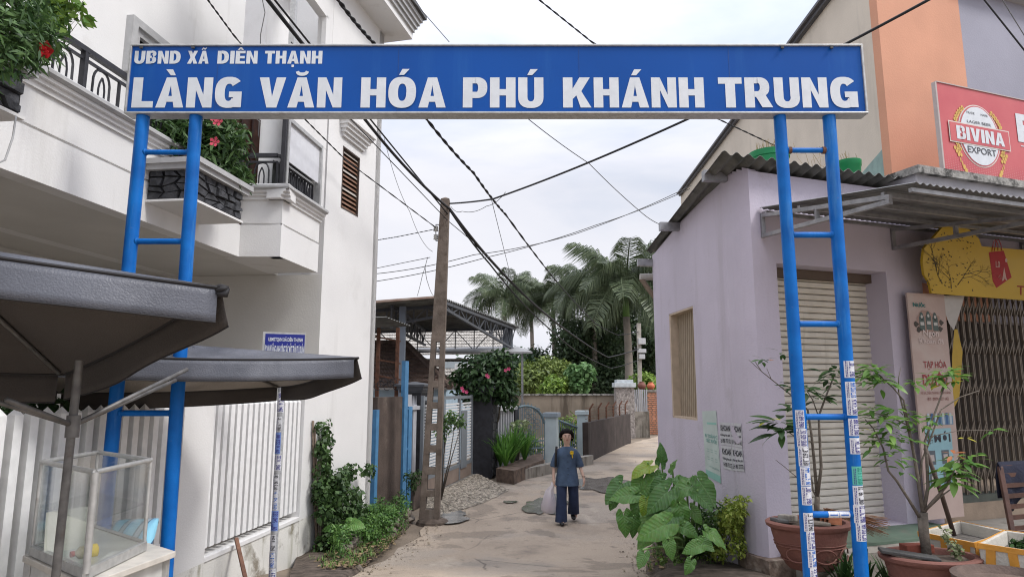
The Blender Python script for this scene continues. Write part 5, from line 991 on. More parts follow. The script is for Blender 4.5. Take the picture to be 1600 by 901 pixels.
FM = [frond_mesh(3.0, d, i) for i, d in enumerate((.55, .8, 1.05, 1.3))]
def palm(u, vc, vtop_trunk, D, sc, tw, label, nf=20, seed=0):
    c = PD(u, vc, D); P = empty('royal_palm', (c.x, D, zg), label, 'palm tree', 'royal palms beyond the lane'); rr = random.Random(seed); H_ = c.z - zg
    m = MB(); m.tube([(c.x + .1 * math.sin(t * 3), D, zg + t * (H_ - 1.1 * sc)) for t in np.linspace(0, 1, 9)], [tw * (1.15 - .35 * t) for t in np.linspace(0, 1, 9)], 12); m.build('trunk', PTR, P, smooth=True)
    m = MB(); tp = Vector((c.x + .1 * math.sin(3), D, c.z)); m.tube([tp - Vector((0, 0, 1.15 * sc)), tp - Vector((0, 0, .6 * sc)), tp], [tw * .85, tw * .75, tw * .4], 10); m.build('crownshaft', PSH, P, smooth=True)
    for i in range(nf):
        a = i * 2.4 + rr.uniform(-.2, .2); el = (1 - i / nf); tilt = R(62 * el - 18 + rr.uniform(-6, 6)); k = FM[min(3, int((1 - el) * 4))]; s = sc * rr.uniform(.88, 1.08)
        M = Matrix.Translation(tp - Vector((0, 0, .1)) - P.location) @ Matrix.Rotation(a, 4, 'Z') @ Matrix.Rotation(-tilt, 4, 'Y') @ Matrix.Rotation(rr.uniform(-.5, .5), 4, 'X') @ Matrix.Scale(s, 4); inst(k, 'frond', P, M)
    m = MB(); m.tube([tp - Vector((0, 0, .2)), tp + Vector((.05, 0, .9 * sc))], [.04, .008], 5); m.build('spear_leaf', PSH, P)
palm(977, 450, 500, 42, 1.62, .27, 'largest palm with a pale trunk, its crown beside the lilac house roof', 24, 1)
palm(788, 466, 520, 50, 1.18, .2, 'leftmost of the three palms, above the steel canopy end', 18, 2)
palm(864, 470, 545, 50, 1.18, .2, 'middle one of the three palms, crossed by the black cables', 18, 3)
palm(1004, 478, 520, 50, 1.25, .2, 'shorter palm half hidden behind the largest palm', 16, 4)
palm(830, 480, 520, 60, 1.15, .2, 'thin distant palm between the left and middle palms', 15, 5)
palm(925, 455, 520, 45, 1.25, .2, 'medium palm between the middle palm and the largest palm', 18, 6)
# far utility pole
D = 35; c = PD(999, 600, D); FP = empty('far_pole', (c.x, D, zg), 'thin pale pole with white meter boxes near the brick pillar', 'power pole'); MB().beam((c.x, D, zg), (PD(998, 505, D).x, D, PD(998, 505, D).z), .2).build('shaft', mat('pale_pole', (.36, .33, .29), .8, var=.2), FP)
for v, w_, hh_ in ((533, .36, .32), (548, .42, .2), (557, .3, .25)):
    p = PD(1003, v, D - .2); m = MB(); m.box((p.x, D - .2, p.z), (w_, .2, hh_)); m.build('meter_box', flat('white_box', (.5, .5, .5)), FP, bevel=.02)
# ------------------------------------------------------------------ stones edging the left bed, plants in it
rr = random.Random(21); path = [(545, 880), (575, 858), (600, 843), (625, 828), (645, 812)]; LS = mat('rubble_stone', (.20, .17, .14), .9, var=.35, scale=6, bump=.7, bscale=15, dirt=((.05, .055, .03), 6, .52, .7))
def rock(p, r, nm, m_, seed, parent=None, **k):
    q = random.Random(seed); b = bmesh.new(); bmesh.ops.create_icosphere(b, subdivisions=2, radius=1); cut = [(Vector((q.gauss(0, 1), q.gauss(0, 1), q.gauss(0, 1))).normalized(), q.uniform(.55, .85)) for _ in range(7)]
    for v in b.verts:
        for n_, d_ in cut:
            e = v.co.dot(n_) - d_
            if e > 0: v.co -= n_ * e
    sx, sy, sz = q.uniform(.8, 1.3), q.uniform(.7, 1.1), q.uniform(.6, .9); M = Matrix.Rotation(q.random() * 6, 3, 'Z'); m = MB(); m.add([Vector(p) + M @ Vector((v.co.x * sx * r, v.co.y * sy * r, v.co.z * sz * r)) for v in b.verts], [[v.index for v in f.verts] for f in b.faces]); b.free(); return m.build(nm, m_, parent, **k)
KE = empty('rubble_kerb', PG(600, 843), 'low kerb of rough rubble stones along the left planting bed', 'kerb')
for i in range(44):
    t = i / 44 * (len(path) - 1); a, b = path[int(t)], path[int(t) + 1]; f = t % 1; p = PG(a[0] + (b[0] - a[0]) * f, a[1] + (b[1] - a[1]) * f); lay = i % 2
    rock((p.x + rr.uniform(-.06, .04) - .05, p.y + rr.uniform(-.05, .05), G(p.y) + .06 + .1 * lay), rr.uniform(.07, .12), 'stone', LS, i, KE)
IVY = leafmat('ivy_leaves', (.02, .05, .015), (.09, .16, .05)); cs = []
for i in range(34):
    t = i / 33; u = 492 + rr.uniform(0, 18) + 22 * t ** 3 * rr.random(); v = 662 + 190 * t; cs.append(BLK.hit(min(u + 6, 540), v, .1 + .12 * t))
cs += [BLK.hit(u, v, rr.uniform(.1, .35)) for u, v in [(rr.uniform(500, 575), rr.uniform(735, 820)) for _ in range(26)]]
bush('climbing_vine', BLK.hit(500, 860, .15), cs, [.07 + .06 * min(1, i / 20) for i in range(len(cs))], 4200, .062, IVY, 'dark green vine climbing the white house corner beside the bamboo pole', 'vine', stems=20, sr=.006, aspect=1.25, nu=.15)
cs = [PG(u, v) + Vector((0, 0, h)) for u, v, h in [(rr.uniform(505, 632), 0, 0) for _ in range(0)]]
for _ in range(46):
    t = rr.random(); u = 520 + 112 * t; v = 872 - 62 * t + rr.uniform(-42, 0) * (1 - t * .3); p = PG(u, min(v + 28, 890)); cs.append(p + Vector((0, 0, rr.uniform(.14, .42))))
bush('low_hedge', PG(575, 845), cs, [.13] * len(cs), 6500, .05, leafmat('hedge_leaves', (.03, .09, .02), (.14, .27, .06)), 'low bushy green hedge plants inside the rubble kerb', 'hedge', stems=30, sr=.006, aspect=2.4, nu=.5)
cs = [PD(u, v, 11.6) for u, v in ((640, 742), (650, 748), (645, 755), (655, 738))]; bush('small_weed', PD(646, 775, 11.6), cs, [.1, .1, .12, .07], 260, .06, IVY, 'small weed growing at the foot of the concrete power pole', 'plant', sr=.006, stems=4)
# ================================================================== WIRES
CAB = flat('black_cable', (.012, .012, .014), .6); GRC = flat('grey_wire', (.10, .10, .10), .6)
def cable(pts, r, label, m_=CAB, twist=False, sag=.0, grp='overhead cables'):
    Q = [PD(*p) for p in pts]; n = 14; P_ = []
    for a, b in zip(Q, Q[1:]):
        for i in range(n): P_.append(a.lerp(b, i / n) - Vector((0, 0, sag * 4 * i / n * (1 - i / n))))
    P_.append(Q[-1]); m = MB()
    if twist:
        k = len(P_) * 4; full = [P_[int(i / k * (len(P_) - 1))].lerp(P_[min(len(P_) - 1, int(i / k * (len(P_) - 1)) + 1)], (i / k * (len(P_) - 1)) % 1) for i in range(k)]
        for s in (0, math.pi): m.tube([p + Vector((math.cos(i * .45 + s), 0, math.sin(i * .45 + s))) * r * .5 for i, p in enumerate(full)], r * .55, 5)
    else: m.tube(P_, r, 6)
    m.build('overhead_cable', m_, smooth=True, label=label, cat='cable', group=grp)
cable([(395, -30, 5.6), (565, 180, 8.2), (640, 268, 9.6), (702, 326, 11.2)], .022, 'thick black cable bundle coming from the upper left to the power pole top', sag=.02)
cable([(405, -30, 5.7), (575, 182, 8.4), (700, 335, 11.2)], .012, 'thinner black cable just under the thick bundle left of the pole')
cable([(310, -20, 6), (365, 55, 6.5), (470, 180, 7.6), (540, 250, 9), (683, 357, 11.2)], .010, 'thin cable sagging from the upper left to the pole insulators', twist=True)
cable([(455, 66, 7), (542, 180, 8.2), (700, 345, 11.2), (730, 370, 12.5), (830, 470, 17)], .007, 'thin black wire crossing in front of the louvre window')
cable([(702, 326, 11.2), (770, 410, 14), (840, 480, 18), (905, 530, 25), (950, 558, 31), (998, 545, 34.8)], .03, 'thick cable running from the pole top to the far pole', sag=.03)
cable([(704, 330, 11.2), (765, 412, 14), (830, 487, 18), (900, 548, 25), (955, 575, 31), (998, 562, 34.8)], .018, 'lower companion cable from the pole to the far pole', sag=.04)
cable([(515, -20, 6), (583, 66, 6.8), (662, 180, 8), (740, 270, 10), (790, 335, 12.5), (870, 440, 20), (930, 505, 29), (965, 523, 33), (998, 518, 34.8)], .022, 'thick twisted black cable passing behind the sign and drooping to the far pole', twist=True, sag=.03)
cable([(830, -10, 6.5), (925, 66, 6.9), (1120, 185, 8.2), (1212, 228, 8.5)], .011, 'twisted cable above the sign running down towards the corrugated roof', twist=True)
cable([(702, 318, 11.2), (770, 311, 10.4), (900, 262, 8.9), (1088, 180, 7.3), (1240, 110, 6.6), (1460, -5, 5.6)], .014, 'black cable rising from the pole top across the sky to the upper right', sag=.01)
cable([(640, -5, 9), (702, 66, 9)], .006, 'single thin wire above the sign in the bright sky', GRC); cable([(818, 180, 12), (920, 255, 14), (1000, 330, 16), (1030, 350, 17)], .009, 'thin grey wire drooping to the lilac house roof beam', GRC, sag=.03)
cable([(583, 428, 13), (740, 398, 13), (900, 365, 13.5), (1080, 290, 14)], .008, 'upper thin grey wire crossing the middle sky', GRC, sag=.05); cable([(583, 440, 13.2), (760, 402, 13), (930, 352, 13.5), (1078, 295, 14)], .008, 'lower thin grey wire crossing the middle sky', GRC, sag=.04)
cable([(583, 376, 10.6), (620, 370, 10.9), (680, 358, 11.2)], .008, 'short black wire from the white house edge to the insulators', twist=True)
cable([(583, 420, 12), (672, 402, 11.3)], .006, 'short thin wire between the white house and the pole', GRC); cable([(600, 215, 9.5), (640, 330, 10.5), (676, 393, 11.2)], .004, 'slack thin wire hanging left of the pole', GRC, sag=.12)
cable([(668, 402, 11.2), (660, 430, 12), (652, 462, 15)], .005, 'drop wire from the pole to the steel canopy', GRC, sag=.02); cable([(664, 415, 11.2), (668, 440, 12), (678, 462, 15)], .005, 'second drop wire with a loop beside the pole', GRC, sag=.05)
cable([(704, 322, 11.1), (722, 330, 11), (760, 322, 10.8), (790, 300, 10.5)], .005, 'loose thin loop right of the pole top', GRC, sag=.05)
cable([(768, 312, 12), (785, 380, 14), (800, 440, 20)], .006, 'thin vertical wire dropping towards the left palm', GRC); cable([(1530, -10, 6.5), (1600, 78, 6.5), (1640, 130, 6.5)], .009, 'thin dark wire in front of the grey wall at the upper right corner'); cable([(1560, -10, 6.5), (1600, 55, 6.5), (1620, 90, 6.5)], .005, 'second thin wire at the upper right corner', GRC)
cable([(408, -10, 6.2), (414, 20, 6.2), (407, 55, 6.2), (406, 160, 6.2), (404, 214, 6.2)], .005, 'hanging grey pull cord in front of the round column', GRC)
# ================================================================== WOMAN walking towards the camera
WD = 11.15; wp = PD(887, 817, WD); wz = G(WD) + .014
PE = empty('person', (wp.x, WD, wz), 'woman in blue grey blouse and navy trousers walking in the lane with a plastic bag', 'person')
SKIN = mat('skin', (.58, .38, .29), .5, var=.06, scale=10, bump=0); NAVY = mat('blue_grey_cloth', (.060, .095, .155), .85, var=.25, scale=7, bump=1, bscale=9); TROU = mat('navy_cloth', (.022, .034, .075), .85, var=.2, scale=7, bump=1, bscale=8); HAIR = mat('black_hair', (.008, .006, .006), .75, spec=.1, var=.3, scale=40, bump=.2)
S_ = 1.50 / 1.50; O = Vector((wp.x, WD, wz)); W3 = lambda x, y, z: O + Vector((x, y, z)) * S_
sk = [('pel', 0, 0, .80, .11), ('waist', 0, 0, .93, .10), ('chest', 0, -.01, 1.10, .12), ('neck0', 0, 0, 1.20, .055), ('neck', 0, -.01, 1.255, .044), ('jaw', 0, -.035, 1.295, .060), ('head', 0, -.02, 1.37, .098), ('crown', 0, -.005, 1.43, .080),
 ('shR', -.13, 0, 1.15, .045), ('elR', -.21, .02, .93, .034), ('wrR', -.225, -.05, .715, .022), ('paR', -.225, -.06, .665, .028),
 ('shL', .13, 0, 1.15, .045), ('elL', .205, .02, .93, .034), ('wrL', .262, -.10, .725, .022), ('paL', .268, -.115, .675, .028),
 ('hiR', -.085, 0, .76, .085), ('knR', -.085, -.10, .43, .055), ('anR', -.09, -.13, .085, .034), ('toR', -.10, -.25, .03, .03),
 ('hiL', .085, 0, .76, .085), ('knL', .10, -.02, .44, .055), ('anL', .14, .22, .15, .034), ('toL', .145, .13, .06, .03)]
ed = [('pel', 'waist'), ('waist', 'chest'), ('chest', 'neck0'), ('neck0', 'neck'), ('neck', 'jaw'), ('jaw', 'head'), ('head', 'crown'), ('chest', 'shR'), ('shR', 'elR'), ('elR', 'wrR'), ('wrR', 'paR'), ('chest', 'shL'), ('shL', 'elL'), ('elL', 'wrL'), ('wrL', 'paL'),
 ('pel', 'hiR'), ('hiR', 'knR'), ('knR', 'anR'), ('anR', 'toR'), ('pel', 'hiL'), ('hiL', 'knL'), ('knL', 'anL'), ('anL', 'toL')]
for s, sx_ in (('R', -1), ('L', 1)):
    bx, by, bz = next((a[1], a[2], a[3]) for a in sk if a[0] == 'pa' + s)
    for k, (dy, ln) in enumerate(((-.028, .05), (-.009, .058), (.010, .053), (.027, .042))):
        cu = .02 if s == 'L' else .035
        sk += [(f'f{s}{k}a', bx - sx_ * .004, by + dy, bz - .035, .0085), (f'f{s}{k}b', bx - sx_ * .010, by + dy * 1.05, bz - .035 - ln * .55, .008), (f'f{s}{k}c', bx - sx_ * (.010 + cu), by + dy, bz - .03 - ln, .0065)]
        ed += [('pa' + s, f'f{s}{k}a'), (f'f{s}{k}a', f'f{s}{k}b'), (f'f{s}{k}b', f'f{s}{k}c')]
    sk += [(f't{s}a', bx - sx_ * .012, by - .032, bz + .01, .010), (f't{s}b', bx - sx_ * .02, by - .045, bz - .03, .008)]; ed += [('pa' + s, f't{s}a'), (f't{s}a', f't{s}b')]
ix = {a[0]: i for i, a in enumerate(sk)}
me = bpy.data.meshes.new('body'); me.from_pydata([Vector(a[1:4]) * S_ for a in sk], [(ix[a], ix[b]) for a, b in ed], []); bo = bpy.data.objects.new('body', me); COL.objects.link(bo); bo.parent = PE; me.materials.append(SKIN)
mo = bo.modifiers.new('skin', 'SKIN'); mo.use_smooth_shade = True
sv_ = me.skin_vertices[0].data
for i, a in enumerate(sk): sv_[i].radius = (a[4] * (.92 if a[0] in ('head', 'crown') else 1), a[4]); sv_[i].use_root = (i == 0)
ss = bo.modifiers.new('sub', 'SUBSURF'); ss.levels = 2; ss.render_levels = 2
def loft(m, rings, k=20, cap=True):     # rings: (cx, cy, z, rx, ry)
    vs = [W3(cx + rx * math.cos(2 * math.pi * j / k), cy + ry * math.sin(2 * math.pi * j / k), z + (zz * math.cos(2 * math.pi * j / k * 1) if zz else 0)) for cx, cy, z, rx, ry, zz in rings for j in range(k)]
    n = len(rings); m.add(vs, [(i * k + j, i * k + (j + 1) % k, (i + 1) * k + (j + 1) % k, (i + 1) * k + j) for i in range(n - 1) for j in range(k)] + ([tuple(range(k))] if cap == 2 else []))
m = MB(); loft(m, [(0, 0, .60, .198, .178, 0), (0, 0, .68, .188, .158, 0), (0, 0, .80, .168, .13, 0), (0, 0, .93, .150, .118, 0), (0, -.005, 1.04, .168, .125, 0), (0, -.01, 1.10, .165, .12, 0), (0, 0, 1.155, .145, .10, 0), (0, 0, 1.195, .095, .078, 0), (0, -.005, 1.215, .062, .06, 0)], 26)
for s in (-1, 1):
    m.tube([W3(s * .06, 0, 1.165), W3(s * .11, 0, 1.14), W3(s * .15, 0, 1.08), W3(s * .185, .01, .99), W3(s * .215, 0, .90), W3(s * .217, 0, .885)], [.035, .055, .062, .066, .066, .056], 14, cap=False)
BL = m.build('blouse', NAVY, PE, smooth=True)
for i in range(5): MB().tube([W3(.005, -.128, .68 + .10 * i), W3(.005, -.138, .68 + .10 * i)], .008, 6).build('button', flat('dark_button', (.02, .02, .03)), BL)
m = MB()
for s, yk, ya, za in ((-1, -.10, -.13, .05), (1, -.01, .21, .115)):
    x = s * .088; loft(m, [(x * .75, 0, .80, .09, .105, 0), (x, -.0, .70, .092, .108, 0), (x * 1.08, yk * .5, .57, .088, .10, 0), (x * 1.15, yk, .43, .082, .09, 0), (x * 1.22, (yk + ya) / 2, .25, .088, .098, 0), (x * 1.3, ya, za, .098, .115, 0)], 18)
m.build('trousers', TROU, PE, smooth=True)
for s, y, z in ((-1, -.17, .0), (1, .16, .03)):
    m = MB(); m.tube([W3(s * .105, y + .11, z + .045), W3(s * .107, y + .04, z + .05), W3(s * .108, y - .06, z + .035), W3(s * .108, y - .12, z + .025)], [.032, .042, .040, .022], 10, sy=.8); m.build('shoe', flat('black_shoe', (.012, .012, .014), .4), PE, smooth=True)
# face and hair
m = MB(); vs = []
def hd(t, p, r): return W3(r * .088 * math.sin(p) * math.cos(t), .006 + r * .098 * math.sin(p) * math.sin(t), 1.385 + r * .098 * math.cos(p))
k = 20
for i in range(9):
    p = math.pi * i / 16 * 1.25
    for j in range(k):
        t = 2 * math.pi * j / k; fr_ = max(0, -math.sin(t)); pp = p * (1 - .50 * fr_ ** .6); vs.append(hd(t, pp, 1.17 + .03 * math.sin(j * 3) + .02 * math.sin(i * 2 + j)))
m.add(vs, [(i * k + j, i * k + (j + 1) % k, (i + 1) * k + (j + 1) % k, (i + 1) * k + j) for i in range(8) for j in range(k)])
for s in (-1, 1): m.tube([W3(s * .055, -.02, 1.465), W3(s * .092, -.015, 1.42), W3(s * .10, .01, 1.36), W3(s * .088, .02, 1.30)], [.028, .03, .026, .012], 8)
m.tube([W3(0, .07, 1.34), W3(.02, .10, 1.30), W3(.05, .10, 1.26)], [.045, .04, .02], 8); m.build('hair', HAIR, PE, smooth=True)
m = MB()
for s in (-1, 1): m.tube([W3(s * .030 - .013, -.118, 1.378), W3(s * .030, -.122, 1.380), W3(s * .030 + .013, -.118, 1.378)], [.003, .0065, .003], 6)
m.build('eyes', flat('dark_eye', (.02, .012, .01), .2), PE)
m = MB()
for s in (-1, 1): m.tube([W3(s * .030 - .02, -.112, 1.399), W3(s * .030, -.119, 1.403), W3(s * .030 + .02, -.112, 1.397)], .0035, 5)
m.build('eyebrows', HAIR, PE)
m = MB(); m.tube([W3(0, -.110, 1.385), W3(0, -.118, 1.36), W3(0, -.122, 1.348), W3(0, -.108, 1.342)], [.005, .008, .010, .006], 8); m.build('nose', SKIN, PE, smooth=True)
m = MB(); m.tube([W3(-.022, -.100, 1.318), W3(0, -.107, 1.320), W3(.022, -.100, 1.318)], [.003, .007, .003], 6); m.build('mouth', flat('lips', (.34, .13, .11), .4), PE)
m = MB()
for s in (-1, 1): m.tube([W3(s * .090, -.005, 1.385), W3(s * .096, -.002, 1.365), W3(s * .088, -.005, 1.34)], [.010, .014, .007], 7)
m.build('ears', SKIN, PE, smooth=True)
m = MB(); m.tube([W3(-.17, -.03, 1.21), W3(-.185, -.085, 1.12), W3(-.19, -.09, 1.0), W3(-.19, -.06, .9)], .02, 6); m.build('shoulder_strap', flat('black_strap', (.015, .013, .013)), PE)
m = MB()
for i in range(8):
    a = i * .8; m.tube([W3(.07, -.125, 1.125), W3(.07 + .03 * math.cos(a), -.155, 1.125 + .03 * math.sin(a))], [.014, .008], 5)
m.tube([W3(.075, -.13, 1.10), W3(.08, -.135, 1.04)], [.012, .008], 5); m.build('yellow_brooch', flat('yellow_flower', (.70, .48, .02)), PE)
m = MB(); m.tube([W3(.262 + .024 * math.cos(t), -.10 + .026 * math.sin(t), .745) for t in np.linspace(0, 6.28, 12)], .006, 5, cap=False); m.build('bracelet', flat('dark_bracelet', (.05, .03, .02)), PE)
BAGM = bpy.data.materials.new('clear_plastic_bag'); BAGM.use_nodes = True; b_ = BAGM.node_tree.nodes['Principled BSDF']; b_.inputs['Base Color'].default_value = (.75, .70, .74, 1); b_.inputs['Roughness'].default_value = .25; b_.inputs['Alpha'].default_value = .55
BGp = empty('plastic_bag', W3(-.29, -.07, .1), 'pinkish clear plastic bag hanging from the woman right hand', 'bag'); m = MB(); k = 22; vs = []
for i, (z, r) in enumerate(((.655, .012), (.60, .03), (.52, .065), (.42, .10), (.30, .125), (.22, .12), (.17, .085), (.155, .02))):
    for j in range(k): t = 2 * math.pi * j / k; rr2 = r * (1 + .16 * math.sin(5 * t + i) + .1 * math.sin(9 * t)); vs.append(W3(-.245 - .055 * (i > 1) + rr2 * .95 * math.cos(t), -.06 + rr2 * .7 * math.sin(t), z))
m.add(vs, [(i * k + j, i * k + (j + 1) % k, (i + 1) * k + (j + 1) % k, (i + 1) * k + j) for i in range(7) for j in range(k)]); m.build('bag_film', BAGM, BGp, smooth=True)
m = MB(); 
for i in range(7): a = i * .9; m.tube([W3(-.30 + .045 * math.cos(a), -.06 + .03 * math.sin(a), .2), W3(-.30 + .05 * math.cos(a + .4), -.06 + .03 * math.sin(a), .42)], [.02, .026], 6)
m.build('contents', flat('pale_contents', (.55, .46, .50), .6), BGp)
# ================================================================== LILAC HOUSE on the right
LWp = Pl(2.40, 7.05, -.0845, 1); FWp = Pl(2.53, 6.8, 1, .359); CHp = Pl(2.40, 7.05, .13, -.25)
LH = empty('lilac_house', (2.53, 6.8, 0), 'small lilac rendered house with corrugated roof, lattice window and roller shutter', 'house')
zA = FWp.z(1157, 262); zL0 = LWp.z(1136, 272); sLf = LWp.s(1024, 420); zLf = LWp.z(1022, 396); sM = LWp.s(1063, 347); zM_ = LWp.z(1063, 347)
W0, W1 = LWp.s(1047.5, 560), LWp.s(1086, 560); Z0, Z1 = LWp.z(1053, 652), LWp.z(1050, 489)
zlow = zLf
m = MB(); wall_holes(m, LWp, 0, sLf, -.6, zlow, .2, [(W1, W0, Z0, Z1)] if W1 < W0 else [(W0, W1, Z0, Z1)])
w0, w1 = min(W0, W1), max(W0, W1)
m.prism([LWp.pt(0, zlow), LWp.pt(sLf, zlow), LWp.pt(sM, zM_), LWp.pt(0, zL0)], -LWp.n * .2)
pF = LWp.pt(sLf, 0); m.hexa([(pF.x, pF.y, -.6), (pF.x + 5, pF.y + 1, -.6), (pF.x + 5, pF.y + 1.2, -.6), (pF.x + .0, pF.y + .2, -.6)], [(pF.x, pF.y, zLf), (pF.x + 5, pF.y + 1, zLf), (pF.x + 5, pF.y + 1.2, zLf), (pF.x, pF.y + .2, zLf)])
m.build('side_wall', LILAC, LH)
m = MB(); a, b = Vector((2.40, 7.05, 0)), Vector((2.53, 6.8, 0)); k = 5
cv = [a.lerp(b, t) + Vector((-.02, -.02, 0)) * math.sin(math.pi * t) for t in (0, .25, .5, .75, 1)]
for p, q_ in zip(cv, cv[1:]): m.hexa([(p.x, p.y, -.5), (q_.x, q_.y, -.5), (q_.x + .2, q_.y + .2, -.5), (p.x + .2, p.y + .1, -.5)], [(p.x, p.y, zL0), (q_.x, q_.y, zA), (q_.x + .2, q_.y + .2, zA), (p.x + .2, p.y + .1, zL0)])
m.build('corner_return', LILAC, LH)
h0, h1 = FWp.s(1213, 411), FWp.s(1384, 424); zo1 = FWp.z(1213, 411); zo0 = FWp.z(1391, 820)
sR1 = FWp.s(1404, 400); ztA = zA - .02
m = MB(); wall_holes(m, FWp, 0, sR1, -.4, ztA, .45, [(h0, h1, zo0, zo1)]); m.build('front_wall', LILAC, LH)
h1s = FWp.s(1360, 430, -.25)
m = MB(); slab(m, FWp, h1s, h1 + .01, zo0, zo1, -.46, -.25); m.build('jamb', LILAC, LH)
SHU = mat('cream_shutter', (.66, .62, .54), .5, var=.08, scale=4, bump=.05, streak=((.30, .26, .20), 5, .6, .5)); RS = MB(); slab(RS, FWp, h0, h1, zo0, zo1, -.36, -.34); RSo = RS.build('roller_shutter', flat('shutter_dark', (.12, .10, .08)), LH)
n = 38; hh = (zo1 - zo0 - .04) / n
for i in range(n):
    z = zo0 + hh * i; m = MB(); prof = [(-.33, z + .001), (-.297, z + .002), (-.285, z + hh * .25), (-.285, z + hh * .75), (-.300, z + hh - .006), (-.33, z + hh - .006)]
    m.prism([FWp.pt(h0 + .005, zz, o) for o, zz in prof], FWp.d * (h1s - h0 - .01)); m.build('slat', SHU, RSo)
m = MB(); slab(m, FWp, h0, h1s, zo1 - .10, zo1 - .002, -.33, -.20); m.build('shutter_hood', flat('brown_hood', (.10, .07, .05)), RSo)
# lattice window
FRC = mat('cream_window_frame', (.50, .40, .30), .7, var=.1, scale=10, bump=.1); m = MB()
for a, b, c, d in ((w0, w0 + .02, Z0, Z1), (w1 - .05, w1, Z0, Z1), (w0, w1, Z1 - .025, Z1), (w0, w1, Z0, Z0 + .025)): slab(m, LWp, a, b, c, d, -.16, -.004)
LWn = m.build('lattice_window', FRC, LH); m = MB(); slab(m, LWp, w0 + .02, w1 - .05, Z0 + .02, Z1 - .02, -.15, -.13); m.build('backing', flat('window_backing', (.09, .065, .045)), LWn)
lat = mat('lattice_bars', (.44, .36, .27), .7, var=.1)
mb_a, mb_b = w0 + .02, w1 - .05; H_ = Z1 - Z0 - .05
for dirn in (1,):
    m = MB(); x = mb_a - H_ * .12
    while x < mb_b + H_ * .12:
        pts = [];
        for t in (0, 1): pts.append((x + dirn * (-.12 if t else 0) * H_ * (1), Z0 + .025 + H_ * t))
        (xa, za_), (xb, zb2) = pts
        # clip against the opening's sides
        def cl(xa, za_, xb, zb2):
            P_ = []
            for t in np.linspace(0, 1, 60):
                X = xa + (xb - xa) * t
                if mb_a <= X <= mb_b: P_.append((X, za_ + (zb2 - za_) * t))
            return (P_[0], P_[-1]) if len(P_) > 1 else None
        c_ = cl(xa, za_, xb, zb2)
        if c_: MB().beam(LWp.pt(*c_[0], -.115), LWp.pt(*c_[1], -.115), .03, .02).build('lattice_bar', lat, LWn)
        x += .075
z = Z0 + .03; m = MB()
while z < Z1: m.beam(LWp.pt(mb_a, z, -.122), LWp.pt(mb_b, z, -.122), .008); z += .035

# corrugated roof
re0 = FWp.s(1128, 240, .18); re1 = FWp.s(1407, 285, .18); zr0 = FWp.z(1150, 241, .18); rl_ = (PD(1030, 392, 10.2)); dirb = LWp.d
def roofp(i, j, dz=0):
    a = FWp.pt(re0 + (re1 - re0) * i + .26 * j * (1 - i), zr0 + .0, .18); p = a + dirb * (3.6 * j) ; ln = 3.6 * j; p.z = zr0 - ln * (zr0 - zLf - .10) / 3.45 + dz + .022 * math.sin((re1 - re0) * i / .15 * 2 * math.pi); return p
m = MB(); nn = int((re1 - re0) / .15 * 8); m.grid(lambda i, j: roofp(i, j), nn, 6); thick(m.build('corrugated_roof', ROOFM, LH, smooth=True), .004)
for u0, v0, u1, v1, hgt in ((1111, 269, 1135, 283, .12), (1033, 348, 1061, 361, .11)):
    sA = LWp.s(u1, (v0 + v1) / 2); z = LWp.z(u1, (v0 + v1) / 2); p = LWp.pt(sA, z, -.1); q_ = LWp.pt(sA, z, .27); m = MB(); m.beam(p, q_, .08, hgt); m.build('purlin_end', STEEL, LH)
p, q_ = PD(1028, 411, 10.0), PD(996, 410, 10.0); m = MB(); m.beam(p, q_, .08, .11); m.build('purlin_end', STEEL, LH); p, q_ = PD(1030, 432, 10.1), PD(1000, 433, 10.1); m = MB(); m.tube([p, q_], .055, 10); m.build('drain_pipe', flat('pale_pipe', (.4, .38, .34)), LH)
m = MB(); m.tube([PD(1002, 435, 10.1), PD(1012, 450, 10.1), PD(1026, 468, 10.1)], .04, 8); m.build('drain_pipe', flat('brown_pipe', (.2, .15, .11)), LH)
# crumbling footing and threshold step
m = MB(); P0 = [(2.34, 9.6), (2.36, 8.5), (2.38, 7.3), (2.36, 7.0), (2.47, 6.66), (2.9, 6.8), (3.2, 6.95), (3.2, 7.6), (2.5, 7.6), (2.5, 9.6)]
m.prism([(x, y, -.6) for x, y in P0], (0, 0, .62)); m.build('footing', mat('crumbling_footing', (.17, .125, .10), .95, var=.45, scale=9, bump=1, bscale=14, dirt=((.30, .27, .23), 4, .55, .7)), LH)
m = MB(); pc_ = LWp.hit(1185, 775, .0)
for u, v, s in ((1181, 775, .035), (1164, 800, .02), (1140, 783, .015)):
    c = LWp.hit(u, v, .002) if u < 1150 else PD(u, v, 6.92); m = MB(); m.add([c + LWp.d * s * (.6 + .3 * math.sin(k * 2.1)) * math.cos(k) * 1.0 + Vector((-.006, -.006, s * 1.4 * math.sin(k) * (1 + .3 * math.sin(k * 3)))) for k in np.linspace(0, 5.6, 9)], [tuple(range(9))]); m.build('plaster_chip', flat('exposed_plaster', (.11, .075, .06), .9), LH)
STP = Pl(*FWp.pt(0, 0, .0).xy, 1, .359); m = MB(); slab(m, FWp, h0 - .1, 8, -.3, zo0 - .03, .005, .75); m.build('concrete_step', mat('worn_step', (.27, .25, .22), .9, var=.15, scale=4, bump=.3, dirt=((.13, .11, .09), 3, .52, .7)), kind='structure')
m = MB(); slab(m, FWp, h0 + .0, sR1 + .1, zo0 - .028, zo0 - .004, -.34, .55); m.build('green_tiles', mat('green_floor_tile', (.115, .17, .125), .5, var=.2, scale=3, bump=.1, dirt=((.2, .18, .15), 5, .57, .6)), kind='structure')
